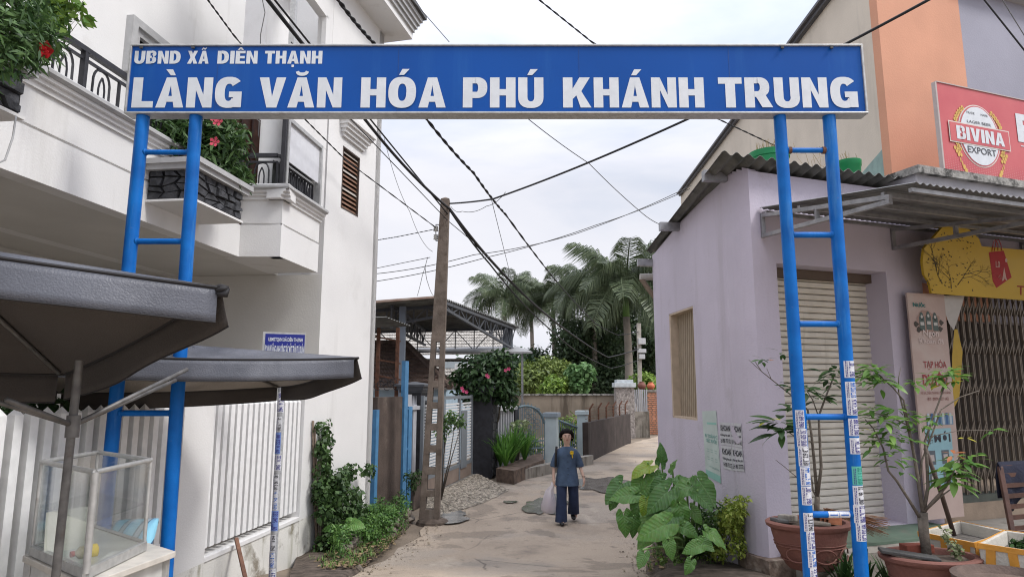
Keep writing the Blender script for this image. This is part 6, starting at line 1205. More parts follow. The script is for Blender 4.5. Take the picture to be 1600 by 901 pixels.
# posters on the lane wall
POA = empty('tall_poster', LWp.hit(1112, 700, .004), 'tall pale green and white paper poster pasted on the lilac side wall', 'poster')
PLh = lambda a, b, o: LWp.hit(a, b, o)
c = [PLh(1097, 642, .004), PLh(1119, 641, .004), PLh(1127, 755, .004), PLh(1103, 742, .004)]
def quadf(c): return lambda x, y: (c[3].lerp(c[2], x)).lerp(c[0].lerp(c[1], x), y)
def paper(P, c, m_, nm='sheet', n=1): 
    f = quadf(c); m = MB(); m.grid(lambda i, j: f(i, j), max(1, n), max(1, n)); return m.build(nm, m_, P)
S = paper(POA, c, mat('pale_poster', (.48, .55, .52), .6, var=.08, scale=4, bump=0), n=2)
c2_ = [p + LWp.n * .002 for p in c]; f = quadf(c2_); GRN = flat('poster_green', (.25, .48, .42)); GR2 = flat('poster_dark_green', (.15, .35, .32))
m = MB()
for x0, x1, y0, y1 in ((.02, .98, .0, .10), (.3, .95, .80, .83)): m = MB(); m.add([f(x0, y0), f(x1, y0), f(x1, y1), f(x0, y1)], [(0, 1, 2, 3)]); m.build('band', GRN, S); m = MB(); text(m, 'Đ TOÀN C', f, .12, .95, .60, .65, .02); text(m, 'SỨC KHỎE', f, .2, .9, .53, .58, .02); text(m, 'VÌ CỘNG ĐỒNG', f, .3, .95, .16, .18)
for x in (.2, .45, .72):
    for y in (.42, .30): text(m, 'oo', f, x, x + .13, y, y + .02); m.add([f(x, y - .03), f(x + .14, y - .03), f(x + .14, y - .025), f(x, y - .025)], [(0, 1, 2, 3)])
m.build('lettering', GR2, S)
POB = empty('torn_leaflets', PLh(1142, 720, .004), 'block of four torn black and white drilling advert leaflets beside the tall poster', 'poster')
for i, (u0, v0, u1, v1, u2, v2, u3, v3, tr_) in enumerate(((1124, 659, 1141, 660, 1142.5, 696, 1126, 694, 0), (1141.5, 660, 1158, 661, 1160, 699, 1143, 696.5, 1), (1126, 695, 1142.5, 697, 1145, 735, 1131, 731, 0), (1143, 697, 1160, 700, 1163, 736, 1145.5, 735, 0))):
    c = [PLh(u0, v0, .004), PLh(u1, v1, .004), PLh(u2, v2, .004), PLh(u3, v3, .004)]; f = quadf(c); S = paper(POB, c, flat('leaflet_paper', (.52, .52, .54), .7)); f2 = quadf([p + LWp.n * .002 for p in c]); m = MB()
    text(m, 'KHOAN', f2, .1, .95, .62, .88, .03); text(m, 'Không thu phí', f2, .06, .95, .40, .50, .02); text(m, 'LH 0901 737 572', f2, .05, .97, .10, .28, .02); m.build('lettering', INK, S)
    if tr_: f3 = quadf([p + LWp.n * .003 for p in c]); m = MB(); m.add([f3(0, .95), f3(.25, .85), f3(.6, .5), f3(.95, .25), (f3(.6, .12)), f3(.2, .3), f3(.05, .6)], [tuple(range(7))]); m.build('torn_area', LILAC, S)
# steel awning over the shutter
AW = empty('steel_awning', FWp.pt(FWp.s(1185, 330), 2.5), 'corrugated steel awning on welded triangular brackets over the roller shutter', 'awning')
aw0 = FWp.s(1185, 330); zw = FWp.z(1185, 330); nv = FWp.n; Lq = 1.82
def proj(off):  # corner on the left edge
    return FWp.pt(aw0, zw, off)
cf = FWp.pt(aw0, 0, Lq); zf_ = None
D_ = cf.y; zf_ = PD(1425, 291, D_).z; Wd = 5.5
def awp(i, j, dz=0): p = FWp.pt(aw0 + Wd * i, zw + (zf_ - zw) * j + dz + .010 * math.sin(Wd * i / .076 * 2 * math.pi), .02 + (Lq - .02) * j); return p
m = MB(); nn = int(Wd / .076 * 6); m.grid(lambda i, j: awp(i, j, .03), nn, 1); thick(m.build('corrugated_sheet', mat('awning_sheet', (.20, .20, .20), .5, var=.2, scale=3, bump=.1, metal=.35, dirt=((.09, .08, .08), 3, .5, .7)), AW), .003)
def fp(s, off, z): return FWp.pt(s, z, off)
zat = lambda off: zw + (zf_ - zw) * off / Lq
for off in (.08, .55, 1.05, 1.5, 1.76): m = MB(); m.beam(fp(aw0 + .02, off, zat(off) - .02), fp(aw0 + Wd, off, zat(off) - .02), .035, .035); m.build('purlin', STEEL, AW)
dBr = (FWp.z(1185, 330) - FWp.z(1190, 366))
for k, s in enumerate((aw0 + .03, FWp.s(1392, 360), FWp.s(1392, 360) + 2.2)):
    m = MB(); m.beam(fp(s, .02, zw - .05), fp(s, Lq * .86, zat(Lq * .86) - .05), .04, .04); m.build('bracket_arm', STEEL, AW); m = MB(); m.beam(fp(s, .02, zw - dBr - .02), fp(s, Lq * .86, zat(Lq * .86) - .09), .04, .04); m.build('bracket_brace', STEEL, AW)
    m = MB(); m.beam(fp(s, .02, zw - .03), fp(s, .02, zw - dBr - .04), .04, .04); m.build('bracket_upright', STEEL, AW); m = MB(); m.beam(fp(s, Lq * .42, zat(Lq * .42) - .05), fp(s, Lq * .42, zw - dBr + (zat(Lq * .86) - .07 - zw + dBr) * .49), .035, .035); m.build('bracket_stub', STEEL, AW)
# ================================================================== SHOP next door
SHP = empty('corner_shop', FWp.pt(sR1 + 1, 0), 'small grocery front with steel folding gate under the mossy parapet', 'shop')
g0 = FWp.s(1487, 600); zg1 = FWp.z(1487, 462); zg0 = FWp.z(1500, 776, -.0); sE = FWp.s(1600, 500) + 3
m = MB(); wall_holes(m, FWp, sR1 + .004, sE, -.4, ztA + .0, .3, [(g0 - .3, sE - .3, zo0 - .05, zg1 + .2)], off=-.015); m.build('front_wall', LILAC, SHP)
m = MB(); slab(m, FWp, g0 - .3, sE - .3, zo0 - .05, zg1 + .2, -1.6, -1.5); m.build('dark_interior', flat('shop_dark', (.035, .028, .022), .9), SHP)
m = MB(); slab(m, FWp, g0 - .3, sE - .3, zo0 - .3, zg0 - .08, -1.5, -.02); m.build('sill_step', mat('tan_step', (.30, .23, .17), .85, var=.15, scale=4, bump=.2), SHP)
m = MB(); slab(m, FWp, g0 - .05, sE - .3, zg0 - .08, zg0, -.22, -.05); m.build('gate_track', mat('green_grey_track', (.08, .09, .075), .7, var=.2), SHP)
FGt = empty('folding_gate', FWp.pt(g0 + 1, zg0, -.1), 'brown folding lattice security gate closed across the shop front', 'gate'); GM = mat('gate_taupe', (.17, .14, .11), .5, var=.2, scale=10, bump=.05, metal=.3)
n = 26; pitch = .105; hzg = zg1 + .15 - zg0
m0 = MB(); 
for i in range(n):
    s = g0 + .0 + pitch * i; m = MB(); m.beam(FWp.pt(s - .012, zg0, -.10), FWp.pt(s - .012, zg0 + hzg, -.10), .016, .022, side=FWp.d); m.build('bar', GM, FGt); m = MB(); m.beam(FWp.pt(s + .014, zg0, -.10), FWp.pt(s + .014, zg0 + hzg, -.10), .012, .018, side=FWp.d); m.build('bar', GM, FGt)
    for k, fz in enumerate((.10, .30, .50, .70, .90)):
        zc_ = zg0 + hzg * fz; m = MB(); hgt = .19
        m.beam(FWp.pt(s, zc_ - hgt * .5, -.085), FWp.pt(s + pitch, zc_ + hgt * .5, -.085), .012, .012, side=FWp.d); m.beam(FWp.pt(s, zc_ + hgt * .5, -.12), FWp.pt(s + pitch, zc_ - hgt * .5, -.12), .012, .012, side=FWp.d)
        if i * 5 + k < 130: m.build('lattice_link', GM, FGt)
MB().beam(FWp.pt(g0, zg1 + .05, -.1), FWp.pt(sE - .3, zg1 + .05, -.1), .05).build('top_rail', GM, FGt)
# poster board leaning by the gate
PB_ = empty('poster_board', FWp.hit(1478, 810, .12), 'tall pale advertising board with red and blue print leaning by the folding gate', 'board')
bc_ = [FWp.hit(1417, 457, .10), FWp.hit(1475, 460, .10), FWp.hit(1507, 806, .16), FWp.hit(1450, 812, .16)]; f = quadf(bc_)
nb = (bc_[1] - bc_[0]).cross(bc_[3] - bc_[0]).normalized(); nb = nb if nb.y < 0 else -nb
m = MB(); m.prism([bc_[3], bc_[2], bc_[1], bc_[0]], -nb * .02); m.build('board_panel', mat('pale_pink_board', (.46, .35, .31), .6, var=.1, scale=2, bump=.05, dirt=((.5, .44, .40), 2, .5, .6)), PB_)
fq = lambda e: quadf([p + nb * e for p in bc_]); f1, f2, f3 = fq(.003), fq(.005), fq(.007)
def blob(m, f, cx, cy, rx, ry, k=12, ph=0, ir=0): m.add([f(cx + rx * math.cos(t) * (1 + ir * math.sin(3 * t + ph)), cy + ry * math.sin(t) * (1 + ir * math.sin(4 * t + ph))) for t in np.linspace(0, 6.283, k, endpoint=False)], [tuple(range(k))])
def rect(m, f, x0, y0, x1, y1): m.add([f(x0, y0), f(x1, y0), f(x1, y1), f(x0, y1)], [(0, 1, 2, 3)])
DRD, DGR, TEAL = flat('board_red', (.30, .05, .05)), flat('board_grey_green', (.09, .12, .11)), flat('board_teal', (.02, .16, .15))
m = MB(); blob(m, f1, .5, .86, .30, .06, ir=.2); m.build('picture_ground', flat('picture_pinkbrown', (.36, .24, .20)), PB_)
for x, y in ((.32, .87), (.5, .875), (.68, .87)):
    m = MB(); rect(m, f2, x - .07, y - .045, x + .07, y + .02); blob(m, f2, x, y + .022, .05, .02); m.build('printed_can', DGR, PB_); m = MB(); rect(m, f3, x - .05, y - .02, x + .05, y - .005); blob(m, f3, x, y + .02, .03, .008); m.build('can_print', flat('can_white', (.5, .5, .48)), PB_)
for cx, cy in ((.16, .855), (.84, .865), (.22, .83), (.8, .835), (.6, .81)):
    m = MB(); blob(m, f2, cx, cy, .06, .012, ir=.25, ph=cx * 9); m.build('fruit', flat('fruit_dark', (.06, .05, .04)), PB_)
m = MB(); text(m, 'Nước', f2, .12, .45, .935, .955, .03); m.build('lettering', TEAL, PB_); m = MB(); text(m, 'Ngon', f3, .32, .74, .80, .83, .03); text(m, 'Khoan đã', f3, .2, .86, .765, .79, .02); m.build('lettering', flat('pinkwhite', (.62, .52, .49)), PB_)
m = MB(); text(m, 'TẠP HÓA', f2, .26, .88, .655, .685, .012); text(m, 'DUYÊN', f2, .2, .86, .575, .625, .03); m.build('lettering', DRD, PB_)
m = MB(); text(m, 'MÌ XÁ, DIÊN THẠNH, DIÊN KHÁNH', f2, .12, .93, .537, .548); text(m, 'ĐT: 0979 437 143', f2, .28, .85, .508, .522); m.build('lettering', flat('board_dark_red', (.22, .07, .06)), PB_)
m = MB(); rect(m, f2, .2, .40, .92, .44); m.build('bottle_row_print', flat('blue_print', (.16, .26, .36)), PB_)
for i in range(7): m = MB(); rect(m, f3, .22 + .1 * i, .402, .28 + .1 * i, .452); m.build('bottle_print', flat('bottle_blue', (.05, .12, .25)) if i % 2 else flat('bottle_pale', (.42, .48, .52)), PB_)
m = MB(); rect(m, f1, .13, .14, .84, .385); m.build('pale_blue_panel', flat('pale_blue_print', (.26, .45, .50)), PB_); m = MB(); text(m, 'MỚI', f2, .36, .80, .325, .36, .03); text(m, 'ĐIỂM', f2, .16, .32, .345, .36, .01); text(m, 'VIỆT', f2, .16, .32, .322, .336, .01); m.build('lettering', INK, PB_)
for i, (x, y) in enumerate(((.25, .26), (.62, .26), (.25, .17), (.62, .17))): m = MB(); rect(m, f2, x - .10, y - .03, x + .10, y + .03); m.build('can_picture', flat('can_picture_grey', (.10, .12, .14)), PB_); m = MB(); rect(m, f3, x - .06, y - .015, x + .06, y + .012); m.build('can_picture_label', flat('can_picture_pale', (.45, .40, .38)), PB_)
m = MB(); bb_ = quadf([FWp.hit(1470, 462, .085), FWp.hit(1508, 462, .085), FWp.hit(1500, 640, .085), FWp.hit(1482, 640, .085)]); m.add([bb_(0, 1), bb_(.98, 1), bb_(.75, .82), bb_(.52, .69), bb_(.3, .75), bb_(.12, .86)], [tuple(range(6))]); m.build('torn_white_sheet', flat('torn_white', (.45, .43, .41)), label='torn white sheet hanging between the poster board and folding gate', cat='sheet')
m = MB(); m.add([bb_(.55, .70), bb_(.7, .7), bb_(1.0, .5), bb_(.9, .1), bb_(.4, 0), bb_(.4, .45)], [tuple(range(6))]); m.build('yellow_strip', flat('old_yellow_strip', (.42, .28, .03)), label='narrow yellow and brown strip of old sheet beside the poster board', cat='sheet')
# yellow shop sign
YS = empty('yellow_shop_sign', FWp.hit(1520, 420, .25), 'yellow shop sign with blossom tree silhouette and red shopping bag under the awning', 'sign')
yc = [FWp.hit(1450, 376, .34), FWp.hit(1640, 392, .34), FWp.hit(1640, 472, .20), FWp.hit(1452, 458, .20)]; f = quadf(yc); ny = (yc[1] - yc[0]).cross(yc[3] - yc[0]).normalized(); ny = ny if ny.y < 0 else -ny
outl = [(0.02, 0), (.0, .22), (-.035, .35), (-.045, .6), (-.03, .85), (.02, 1.0), (.06, 1.12), (.12, 1.30), (.22, 1.36), (.32, 1.28), (.40, 1.12), (.42, .98), (1, .98), (1, 0)]
def fy_(e): return quadf([p + ny * e for p in yc])
y0_ = fy_(0); m = MB(); m.prism([y0_(x, y) for x, y in outl], -ny * .03); m.build('sign_face', mat('yellow_vinyl', (.46, .30, .008), .4, var=.08, scale=2, bump=0, spec=.5), YS)
y1_, y2_, y3_ = fy_(.003), fy_(.005), fy_(.007); rr = random.Random(5); m = MB()
def limb(f, x, y, a, L_, w_, d):
    if d == 0 or L_ < .012: return
    x2, y2 = x + L_ * math.cos(a), y + L_ * math.sin(a) * 2.2
    nx, nyy = -math.sin(a) * w_, math.cos(a) * w_ * 2.2; m.add([f(x - nx, y - nyy), f(x + nx, y + nyy), f(x2 + nx * .6, y2 + nyy * .6), f(x2 - nx * .6, y2 - nyy * .6)], [(0, 1, 2, 3)])
    for _ in range(2): limb(f, x2, y2, a + rr.uniform(-.8, .8), L_ * rr.uniform(.65, .9), w_ * .7, d - 1)
for x, y, a in ((.17, .12, 1.6), (.10, .2, 2.0), (.22, .2, 1.0), (.25, .4, .3), (.06, .45, 1.8)): limb(y1_, x, y, a, .075, .0035, 6)
for _ in range(110): x, y = rr.uniform(-.02, .36), rr.uniform(.05, 1.2); a = rr.random() * 3; m.add([y1_(x, y), y1_(x + .016 * math.cos(a), y + .04 * math.sin(a)), y1_(x + .012, y + .01)], [(0, 1, 2)])
m.build('tree_silhouette', flat('sign_black', (.03, .025, .01)), YS, kind='stuff')
bg_ = [(.475, .88), (.60, .93), (.665, .43), (.535, .20), (.505, .33)]; m = MB(); m.add([y1_(x, y) for x, y in bg_], [tuple(range(5))]); m.tube([y2_(x, y) for x, y in ((.50, .90), (.512, 1.08), (.53, 1.13), (.548, 1.05), (.55, .92))], .004, 5); m.tube([y2_(x, y) for x, y in ((.52, .91), (.535, 1.11), (.555, 1.14), (.575, 1.04), (.58, .93))], .004, 5); m.build('red_bag_print', flat('sign_red', (.32, .015, .02)), YS)
m = MB(); q = [(.60, .62), (.585, .38), (.578, .34), (.596, .36), (.604, .40), (.612, .37), (.628, .36), (.618, .41)]; m.add([y2_(x, y) for x, y in q], [tuple(range(8))]); text(m, 'L0', y2_, .53, .565, .60, .72, .02); blob(m, y2_, .618, .75, .010, .04)
for i in range(7): m.tube([y2_(.56 + .008 * i, .38), y2_(.545 + .012 * i, .44 + .02 * (i % 3))], .0015, 4)
m.build('bag_print', flat('sign_pinkwhite', (.5, .33, .30)), YS); m = MB(); text(m, 'THUỐC', y1_, .71, 1.1, .10, .28, .01); m.build('lettering', flat('sign_dark_red', (.25, .02, .01)), YS)
# parapet ledge and red beer sign
LDG = empty('mossy_parapet', FWp.hit(1420, 285, .3), 'grey parapet ledge with mossy coping under the red beer sign', 'parapet'); PQ = Pl(*FWp.pt(0, 0, .35).xy, 1, .359); q0 = PQ.s(1432, 280); zq1 = PQ.z(1440, 264); zq0 = PQ.z(1436, 290)
m = MB(); slab(m, PQ, q0, q0 + 6, zq0 - .12, zq1 - .07, -1.2, 0); m.build('fascia', mat('old_grey_paint', (.36, .35, .37), .8, var=.15, scale=3, bump=.15), LDG); m = MB(); slab(m, PQ, q0 - .03, q0 + 6, zq1 - .07, zq1 + .02, -1.2, .06); m.build('coping', MOSSY, LDG)
BSP = Pl(*FWp.pt(0, 0, .02).xy, 1, .359); c = [BSP.hit(1465, 129), None, None, BSP.hit(1473.5, 275)]; s0 = BSP.s(1469, 200); zt_, zb2 = BSP.z(1465, 129), BSP.z(1473, 275)
BS = empty('beer_sign', BSP.pt(s0, zb2), 'large red beer signboard with round white emblem above the parapet at the right', 'sign'); LS_ = 5.0; HS = zt_ - zb2
redm = mat('red_sign_vinyl', (.50, .085, .10), .35, var=.06, scale=1.5, bump=0, col2=(.56, .13, .13)); m = MB(); slab(m, BSP, s0, s0 + LS_, zb2, zt_, -.03, 0); m.build('sign_face', redm, BS); m = MB(); slab(m, BSP, s0 - .025, s0, zb2, zt_, -.04, .012); slab(m, BSP, s0, s0 + LS_, zt_, zt_ + .012, -.04, .012); m.build('frame', flat('pale_frame', (.42, .36, .34)), BS)
bf = lambda e: (lambda x, y: BSP.pt(s0 + x * HS, zb2 + y * HS, e)); b1_, b2_, b3_, b4_, b5_ = bf(.003), bf(.006), bf(.009), bf(.012), bf(.015)
u_c = .50
xc = (BSP.s(1530, 213) - s0) / HS; yc_ = (BSP.z(1530, 213) - zb2) / HS; ryy = .34; rxx = (BSP.s(1562, 213) - BSP.s(1498, 213)) / HS / 2
m = MB(); text
m.add([b1_(xc + (rxx + .0) * 1.0 * math.cos(t), yc_ + ryy * math.sin(t)) for t in np.linspace(0, 6.283, 40, endpoint=False)], [tuple(range(40))]); m.build('emblem_rim', flat('emblem_cream', (.62, .55, .50)), BS)
m = MB(); blob(m, b2_, xc, yc_, rxx * .95, ryy * .965, 40); m.build('emblem_ring', redm, BS); m = MB(); blob(m, b3_, xc, yc_, rxx * .90, ryy * .93, 40); m.build('emblem_disc', flat('emblem_white', (.60, .63, .66)), BS)
m = MB(); bx0, bx1 = xc - rxx * 1.45, xc + rxx * 1.45; rect(m, b4_, bx0, yc_ - .115, bx1, yc_ + .11); m.build('banner_border', flat('emblem_cream', (.62, .55, .50)), BS); m = MB(); rect(m, b5_, bx0 + .012, yc_ - .103, bx1 - .012, yc_ + .098); m.build('banner', redm, BS)
b6 = bf(.018); m = MB(); [block(m, 'BIVINA', b6, bx0 + .10, bx1 - .09, yc_ - .075, yc_ + .07)]; m.build('lettering', flat('emblem_white', (.60, .63, .66)), BS); m = MB(); text(m, 'EXPORT', b4_, xc - rxx * .66, xc + rxx * .70, yc_ - .20, yc_ - .13, .015); text(m, 'LAGER BEER', b4_, xc - rxx * .55, xc + rxx * .6, yc_ + .125, yc_ + .155, .005); text(m, 'TRADE', b4_, xc - rxx * .55, xc - rxx * .15, yc_ + .225, yc_ + .25); text(m, 'MARK', b4_, xc + rxx * .15, xc + rxx * .5, yc_ + .225, yc_ + .25); m.build('lettering', flat('emblem_dark', (.07, .075, .085)), BS)
GOLD = flat('wheat_gold', (.60, .38, .10)); m = MB()
for sg in (-1, 1):
    for i in range(15):
        t = R(52 - i * 6.2) ; cxx = xc + sg * (rxx + .055) * math.cos(t); cyy = yc_ + (ryy + .0) * math.sin(t); 
        if abs(cyy - yc_) < .10: continue
        for d in (-1, 1):
            a = math.atan2(ryy * math.cos(t), -sg * rxx * math.sin(t)) + d * .5; blob(m, b2_, cxx + .018 * math.cos(a), cyy + .018 * math.sin(a), .018, .02, 8)
    for i in range(7):
        cxx = xc + sg * (rxx * .98 - i * .022 + .03); cyy = yc_ - .17 - i * .035
        if i < 3:
            for d in (-1, 1): blob(m, b2_, cxx + d * .018 + sg * .03, cyy, .017, .022, 8)
        else: blob(m, b2_, cxx + sg * .05, cyy - .02, .022 if i > 4 else .008, .028, 8)
m.build('wheat_ears', GOLD, BS, kind='stuff'); m = MB()
for i in range(13):
    y = .012 + i * .018; x = .03
    while x < 3.2: w_ = .018 * (1 - i / 16); rect(m, b1_, x, y, x + w_ * 1.4, y + .0075 * (1 - i / 18)); x += .033
m.build('dot_pattern', flat('dot_pink', (.58, .26, .26)), BS, kind='stuff')
xt = (BSP.s(1590, 215) - s0) / HS; m = MB(); text(m, 'BIA VIỆT', b2_, xt, xt + 2.2, yc_ + .02, yc_ + .34, .04); rect(m, b2_, xt + .03, yc_ - .03, xt + 2.2, yc_ - .02); m.build('lettering', flat('emblem_white', (.60, .63, .66)), BS)
# ------------------------------------------------------------------ tall painted building behind
TB = empty('painted_building', PD(1395, 280, 8.7), 'tall building with cream side wall and orange and grey blue front bays', 'building'); kk = PD(1395, 285, 8.7); CWp = Pl(kk.x, kk.y, .0317, 1); OW = Pl(kk.x, kk.y, 1, .359)
sC = CWp.s(1067, 330); zc1 = CWp.z(1067, 303); m = MB(); slab(m, CWp, .06, sC, 2.0, zc1, -.06, 0); m.build('side_wall', CREAMW, TB)
m = MB(); slab(m, CWp, -.1, sC + .15, zc1, zc1 + .06, -.25, .08); slab(m, CWp, -.1, sC + .2, zc1 + .06, zc1 + .11, -.25, .14); m.build('roof_edge', flat('dark_roof_edge', (.10, .10, .11)), TB)
m = MB(); p = CWp.pt(sC, 0); m.hexa([(p.x, p.y, -.5), (p.x + 6, p.y, -.5), (p.x + 6, p.y + .2, -.5), (p.x, p.y + .2, -.5)], [(p.x, p.y, zc1), (p.x + 6, p.y, zc1), (p.x + 6, p.y + .2, zc1), (p.x, p.y + .2, zc1)]); m.build('rear_wall', CREAMW, TB)
o1 = OW.s(1503, 60); m = MB(); slab(m, OW, 0, o1, 2.6, 8.2, -.12, .004); m.build('front_bay', ORANGE, TB, label='orange rendered front bay'); m = MB(); slab(m, OW, o1, o1 + 6, 2.6, OW.z(1600, 8), -.25, -.02); m.build('front_bay', SLATEW, TB, label='grey blue rendered front bay')
zz = OW.z(1600, 8); m = MB(); slab(m, OW, o1 + .01, o1 + 6, zz, zz + .3, -.3, .16); m.build('cornice', TRIM, TB)
m = MB(); tq = [CWp.hit(1343, 276, .004), CWp.hit(1386, 226, .004), CWp.hit(1391, 290, .004)]; m.prism(tq, CWp.n * .012); m.build('painted_patch', mat('pale_teal_patch', (.24, .34, .31), .8, var=.15), TB)
# green tubs with dry plants on the roof
GRT = mat('green_plastic', (.01, .22, .075), .4, var=.12, scale=6, bump=.05, dirt=((.3, .4, .35), 9, .66, .6)); DRY = leafmat('dry_stalks', (.25, .17, .07), (.4, .3, .14), tr=0)
for (u0, u1, vt, vb, D, lb) in ((1171, 1232, 237, 266, 7.6, 'left green plastic tub with dry stalks standing on the corrugated roof'), (1306, 1344, 250, 282, 8.2, 'right green plastic tub with scuffed side standing on the corrugated roof')):
    a, b = PD(u0, vt + 8, D), PD(u1, vt + 8, D); r = (b.x - a.x) / 2; cx = (a.x + b.x) / 2; zt_ = PD(0, vt + 3, D).z; zb3 = zt_ - .42; TBq = empty('green_tub', (cx, D, zb3), lb, 'tub', 'green tubs on the roof')
    m = MB(); m.lathe((cx, D, 0), [(0, zb3), (r * .82, zb3), (r * .95, zt_ - .08), (r, zt_ - .07), (r * 1.02, zt_), (r * .93, zt_), (r * .9, zt_ - .05), (0, zt_ - .05)], 26); m.build('tub_body', GRT, TBq, smooth='auto')
    m = MB(); rr = random.Random(u0)
    for i in range(40 if u0 < 1200 else 10): x, y = cx + rr.uniform(-r, r) * .7, D + rr.uniform(-r, r) * .5; m.tube([(x, y, zt_ - .04), (x + rr.uniform(-.08, .08), y, zt_ + rr.uniform(.05, .18))], .0028, 3)
    m.build('dry_stalks', DRY, TBq)
cs = [PD(1290 + rr.uniform(-12, 10), 262 + rr.uniform(-18, 8), 8.0) for _ in range(5)]
m = MB()
for i in range(9): a = PD(1262 + 5 * i, 268, 8.0); m.tube([a, a + Vector((rr.uniform(-.12, .12), 0, rr.uniform(.05, .25))), a + Vector((rr.uniform(-.2, .2), 0, rr.uniform(.1, .4)))], .0025, 3)
m.build('dry_twigs', DRY, label='sparse dry twigs against the cream wall between the two green tubs', cat='plant')
# ================================================================== PLANTS AND POTS ON THE RIGHT
EARM = bpy.data.materials.new('taro_leaf'); EARM.use_nodes = True; t = EARM.node_tree; N = t.nodes; K = t.links.new; b = N['Principled BSDF']; b.inputs['Roughness'].default_value = .42
tcn = N.new('ShaderNodeTexCoord'); sx = N.new('ShaderNodeSeparateXYZ'); K(tcn.outputs['Object'], sx.inputs[0])
def mth(op, a, b_=None):
    n = N.new('ShaderNodeMath'); n.operation = op
    for i, q in enumerate((a, b_)):
        if q is None: continue
        if isinstance(q, (int, float)): n.inputs[i].default_value = q
        else: K(q, n.inputs[i])
    return n.outputs[0]
ay = mth('ABSOLUTE', sx.outputs[1]); w_ = mth('MULTIPLY', mth('SUBTRACT', sx.outputs[0], mth('MULTIPLY', ay, .75)), 7.5); fr_ = mth('ABSOLUTE', mth('SUBTRACT', mth('FRACT', w_), .5)); v1 = mth('LESS_THAN', fr_, .055); v2 = mth('LESS_THAN', ay, .011); vein = mth('MAXIMUM', v1, v2)
oi = N.new('ShaderNodeObjectInfo'); r = N.new('ShaderNodeValToRGB'); r.color_ramp.elements[0].color = (.065, .175, .032, 1); r.color_ramp.elements[1].color = (.17, .35, .075, 1); K(oi.outputs['Random'], r.inputs[0])
nn_ = N.new('ShaderNodeTexNoise'); nn_.inputs['Scale'].default_value = 9; K(tcn.outputs['Object'], nn_.inputs['Vector']); mm = N.new('ShaderNodeMix'); mm.data_type = 'RGBA'; mm.blend_type = 'MULTIPLY'; mm.inputs[0].default_value = .5; K(r.outputs[0], mm.inputs[6]); K(nn_.outputs['Color'], mm.inputs[7])
mx2 = N.new('ShaderNodeMix'); mx2.data_type = 'RGBA'; K(mth('MULTIPLY', vein, .35), mx2.inputs[0]); K(mm.outputs[2], mx2.inputs[6]); mx2.inputs[7].default_value = (.20, .36, .13, 1); K(mx2.outputs[2], b.inputs['Base Color'])
bp_ = N.new('ShaderNodeBump'); bp_.inputs['Strength'].default_value = .5; bp_.inputs['Distance'].default_value = .01; K(mth('SUBTRACT', 0.0, fr_), bp_.inputs['Height']); K(bp_.outputs[0], b.inputs['Normal'])
td = N.new('ShaderNodeBsdfTranslucent'); K(mx2.outputs[2], td.inputs[0]); ms = N.new('ShaderNodeMixShader'); ms.inputs[0].default_value = .22; K(b.outputs[0], ms.inputs[1]); K(td.outputs[0], ms.inputs[2]); K(ms.outputs[0], N['Material Output'].inputs[0])
EARY = EARM.copy(); EARY.name = 'taro_leaf_yellow'; rmp = [n for n in EARY.node_tree.nodes if n.type == 'VALTORGB'][0]; rmp.color_ramp.elements[0].color = (.22, .34, .03, 1); rmp.color_ramp.elements[1].color = (.30, .40, .03, 1)
def ear_mesh(cup, wave, seed, m_):
    # heart-shaped blade, petiole joins at the origin, tip towards +x; unit length about 1
    rr = random.Random(seed); mb_ = MB(); nr, nt_ = 8, 40; vs = [(0, 0, 0)]
    for i in range(1, nr + 1):
        for j in range(nt_):
            a = 2 * math.pi * j / nt_; c = math.cos(a)
            ad = math.degrees(min(a, 2 * math.pi - a)); rad = float(np.interp(ad, [0, 8, 25, 45, 70, 95, 120, 145, 162, 173, 180], [.84, .74, .58, .46, .39, .37, .40, .45, .42, .22, .09])) * (1 + .03 * math.sin(9 * a + seed)); k = i / nr; x, y = rad * k * c * 1.0, rad * k * math.sin(a) * 1.0
            z = -cup * (x * abs(x) * .9 + y * y * .7) + .22 * abs(y) + wave * .05 * k * k * math.sin(5 * a + seed) + .012 * math.sin(14 * a) * k
            vs.append((x, y, z))
    f = [(0, 1 + j, 1 + (j + 1) % nt_) for j in range(nt_)] + [(1 + (i - 1) * nt_ + j, 1 + i * nt_ + j, 1 + i * nt_ + (j + 1) % nt_, 1 + (i - 1) * nt_ + (j + 1) % nt_) for i in range(1, nr) for j in range(nt_)]
    me = bpy.data.meshes.new('leaf'); me.from_pydata(vs, [], f); me.materials.append(m_); me.polygons.foreach_set('use_smooth', [True] * len(f)); return me
EMS = [ear_mesh(.5, .6, 1, EARM), ear_mesh(.9, 1.0, 2, EARM), ear_mesh(.25, .8, 3, EARM)]; EMY = ear_mesh(.5, .8, 4, EARY)
STEMM = mat('taro_stem', (.19, .32, .10), .45, var=.2, scale=4, bump=0)
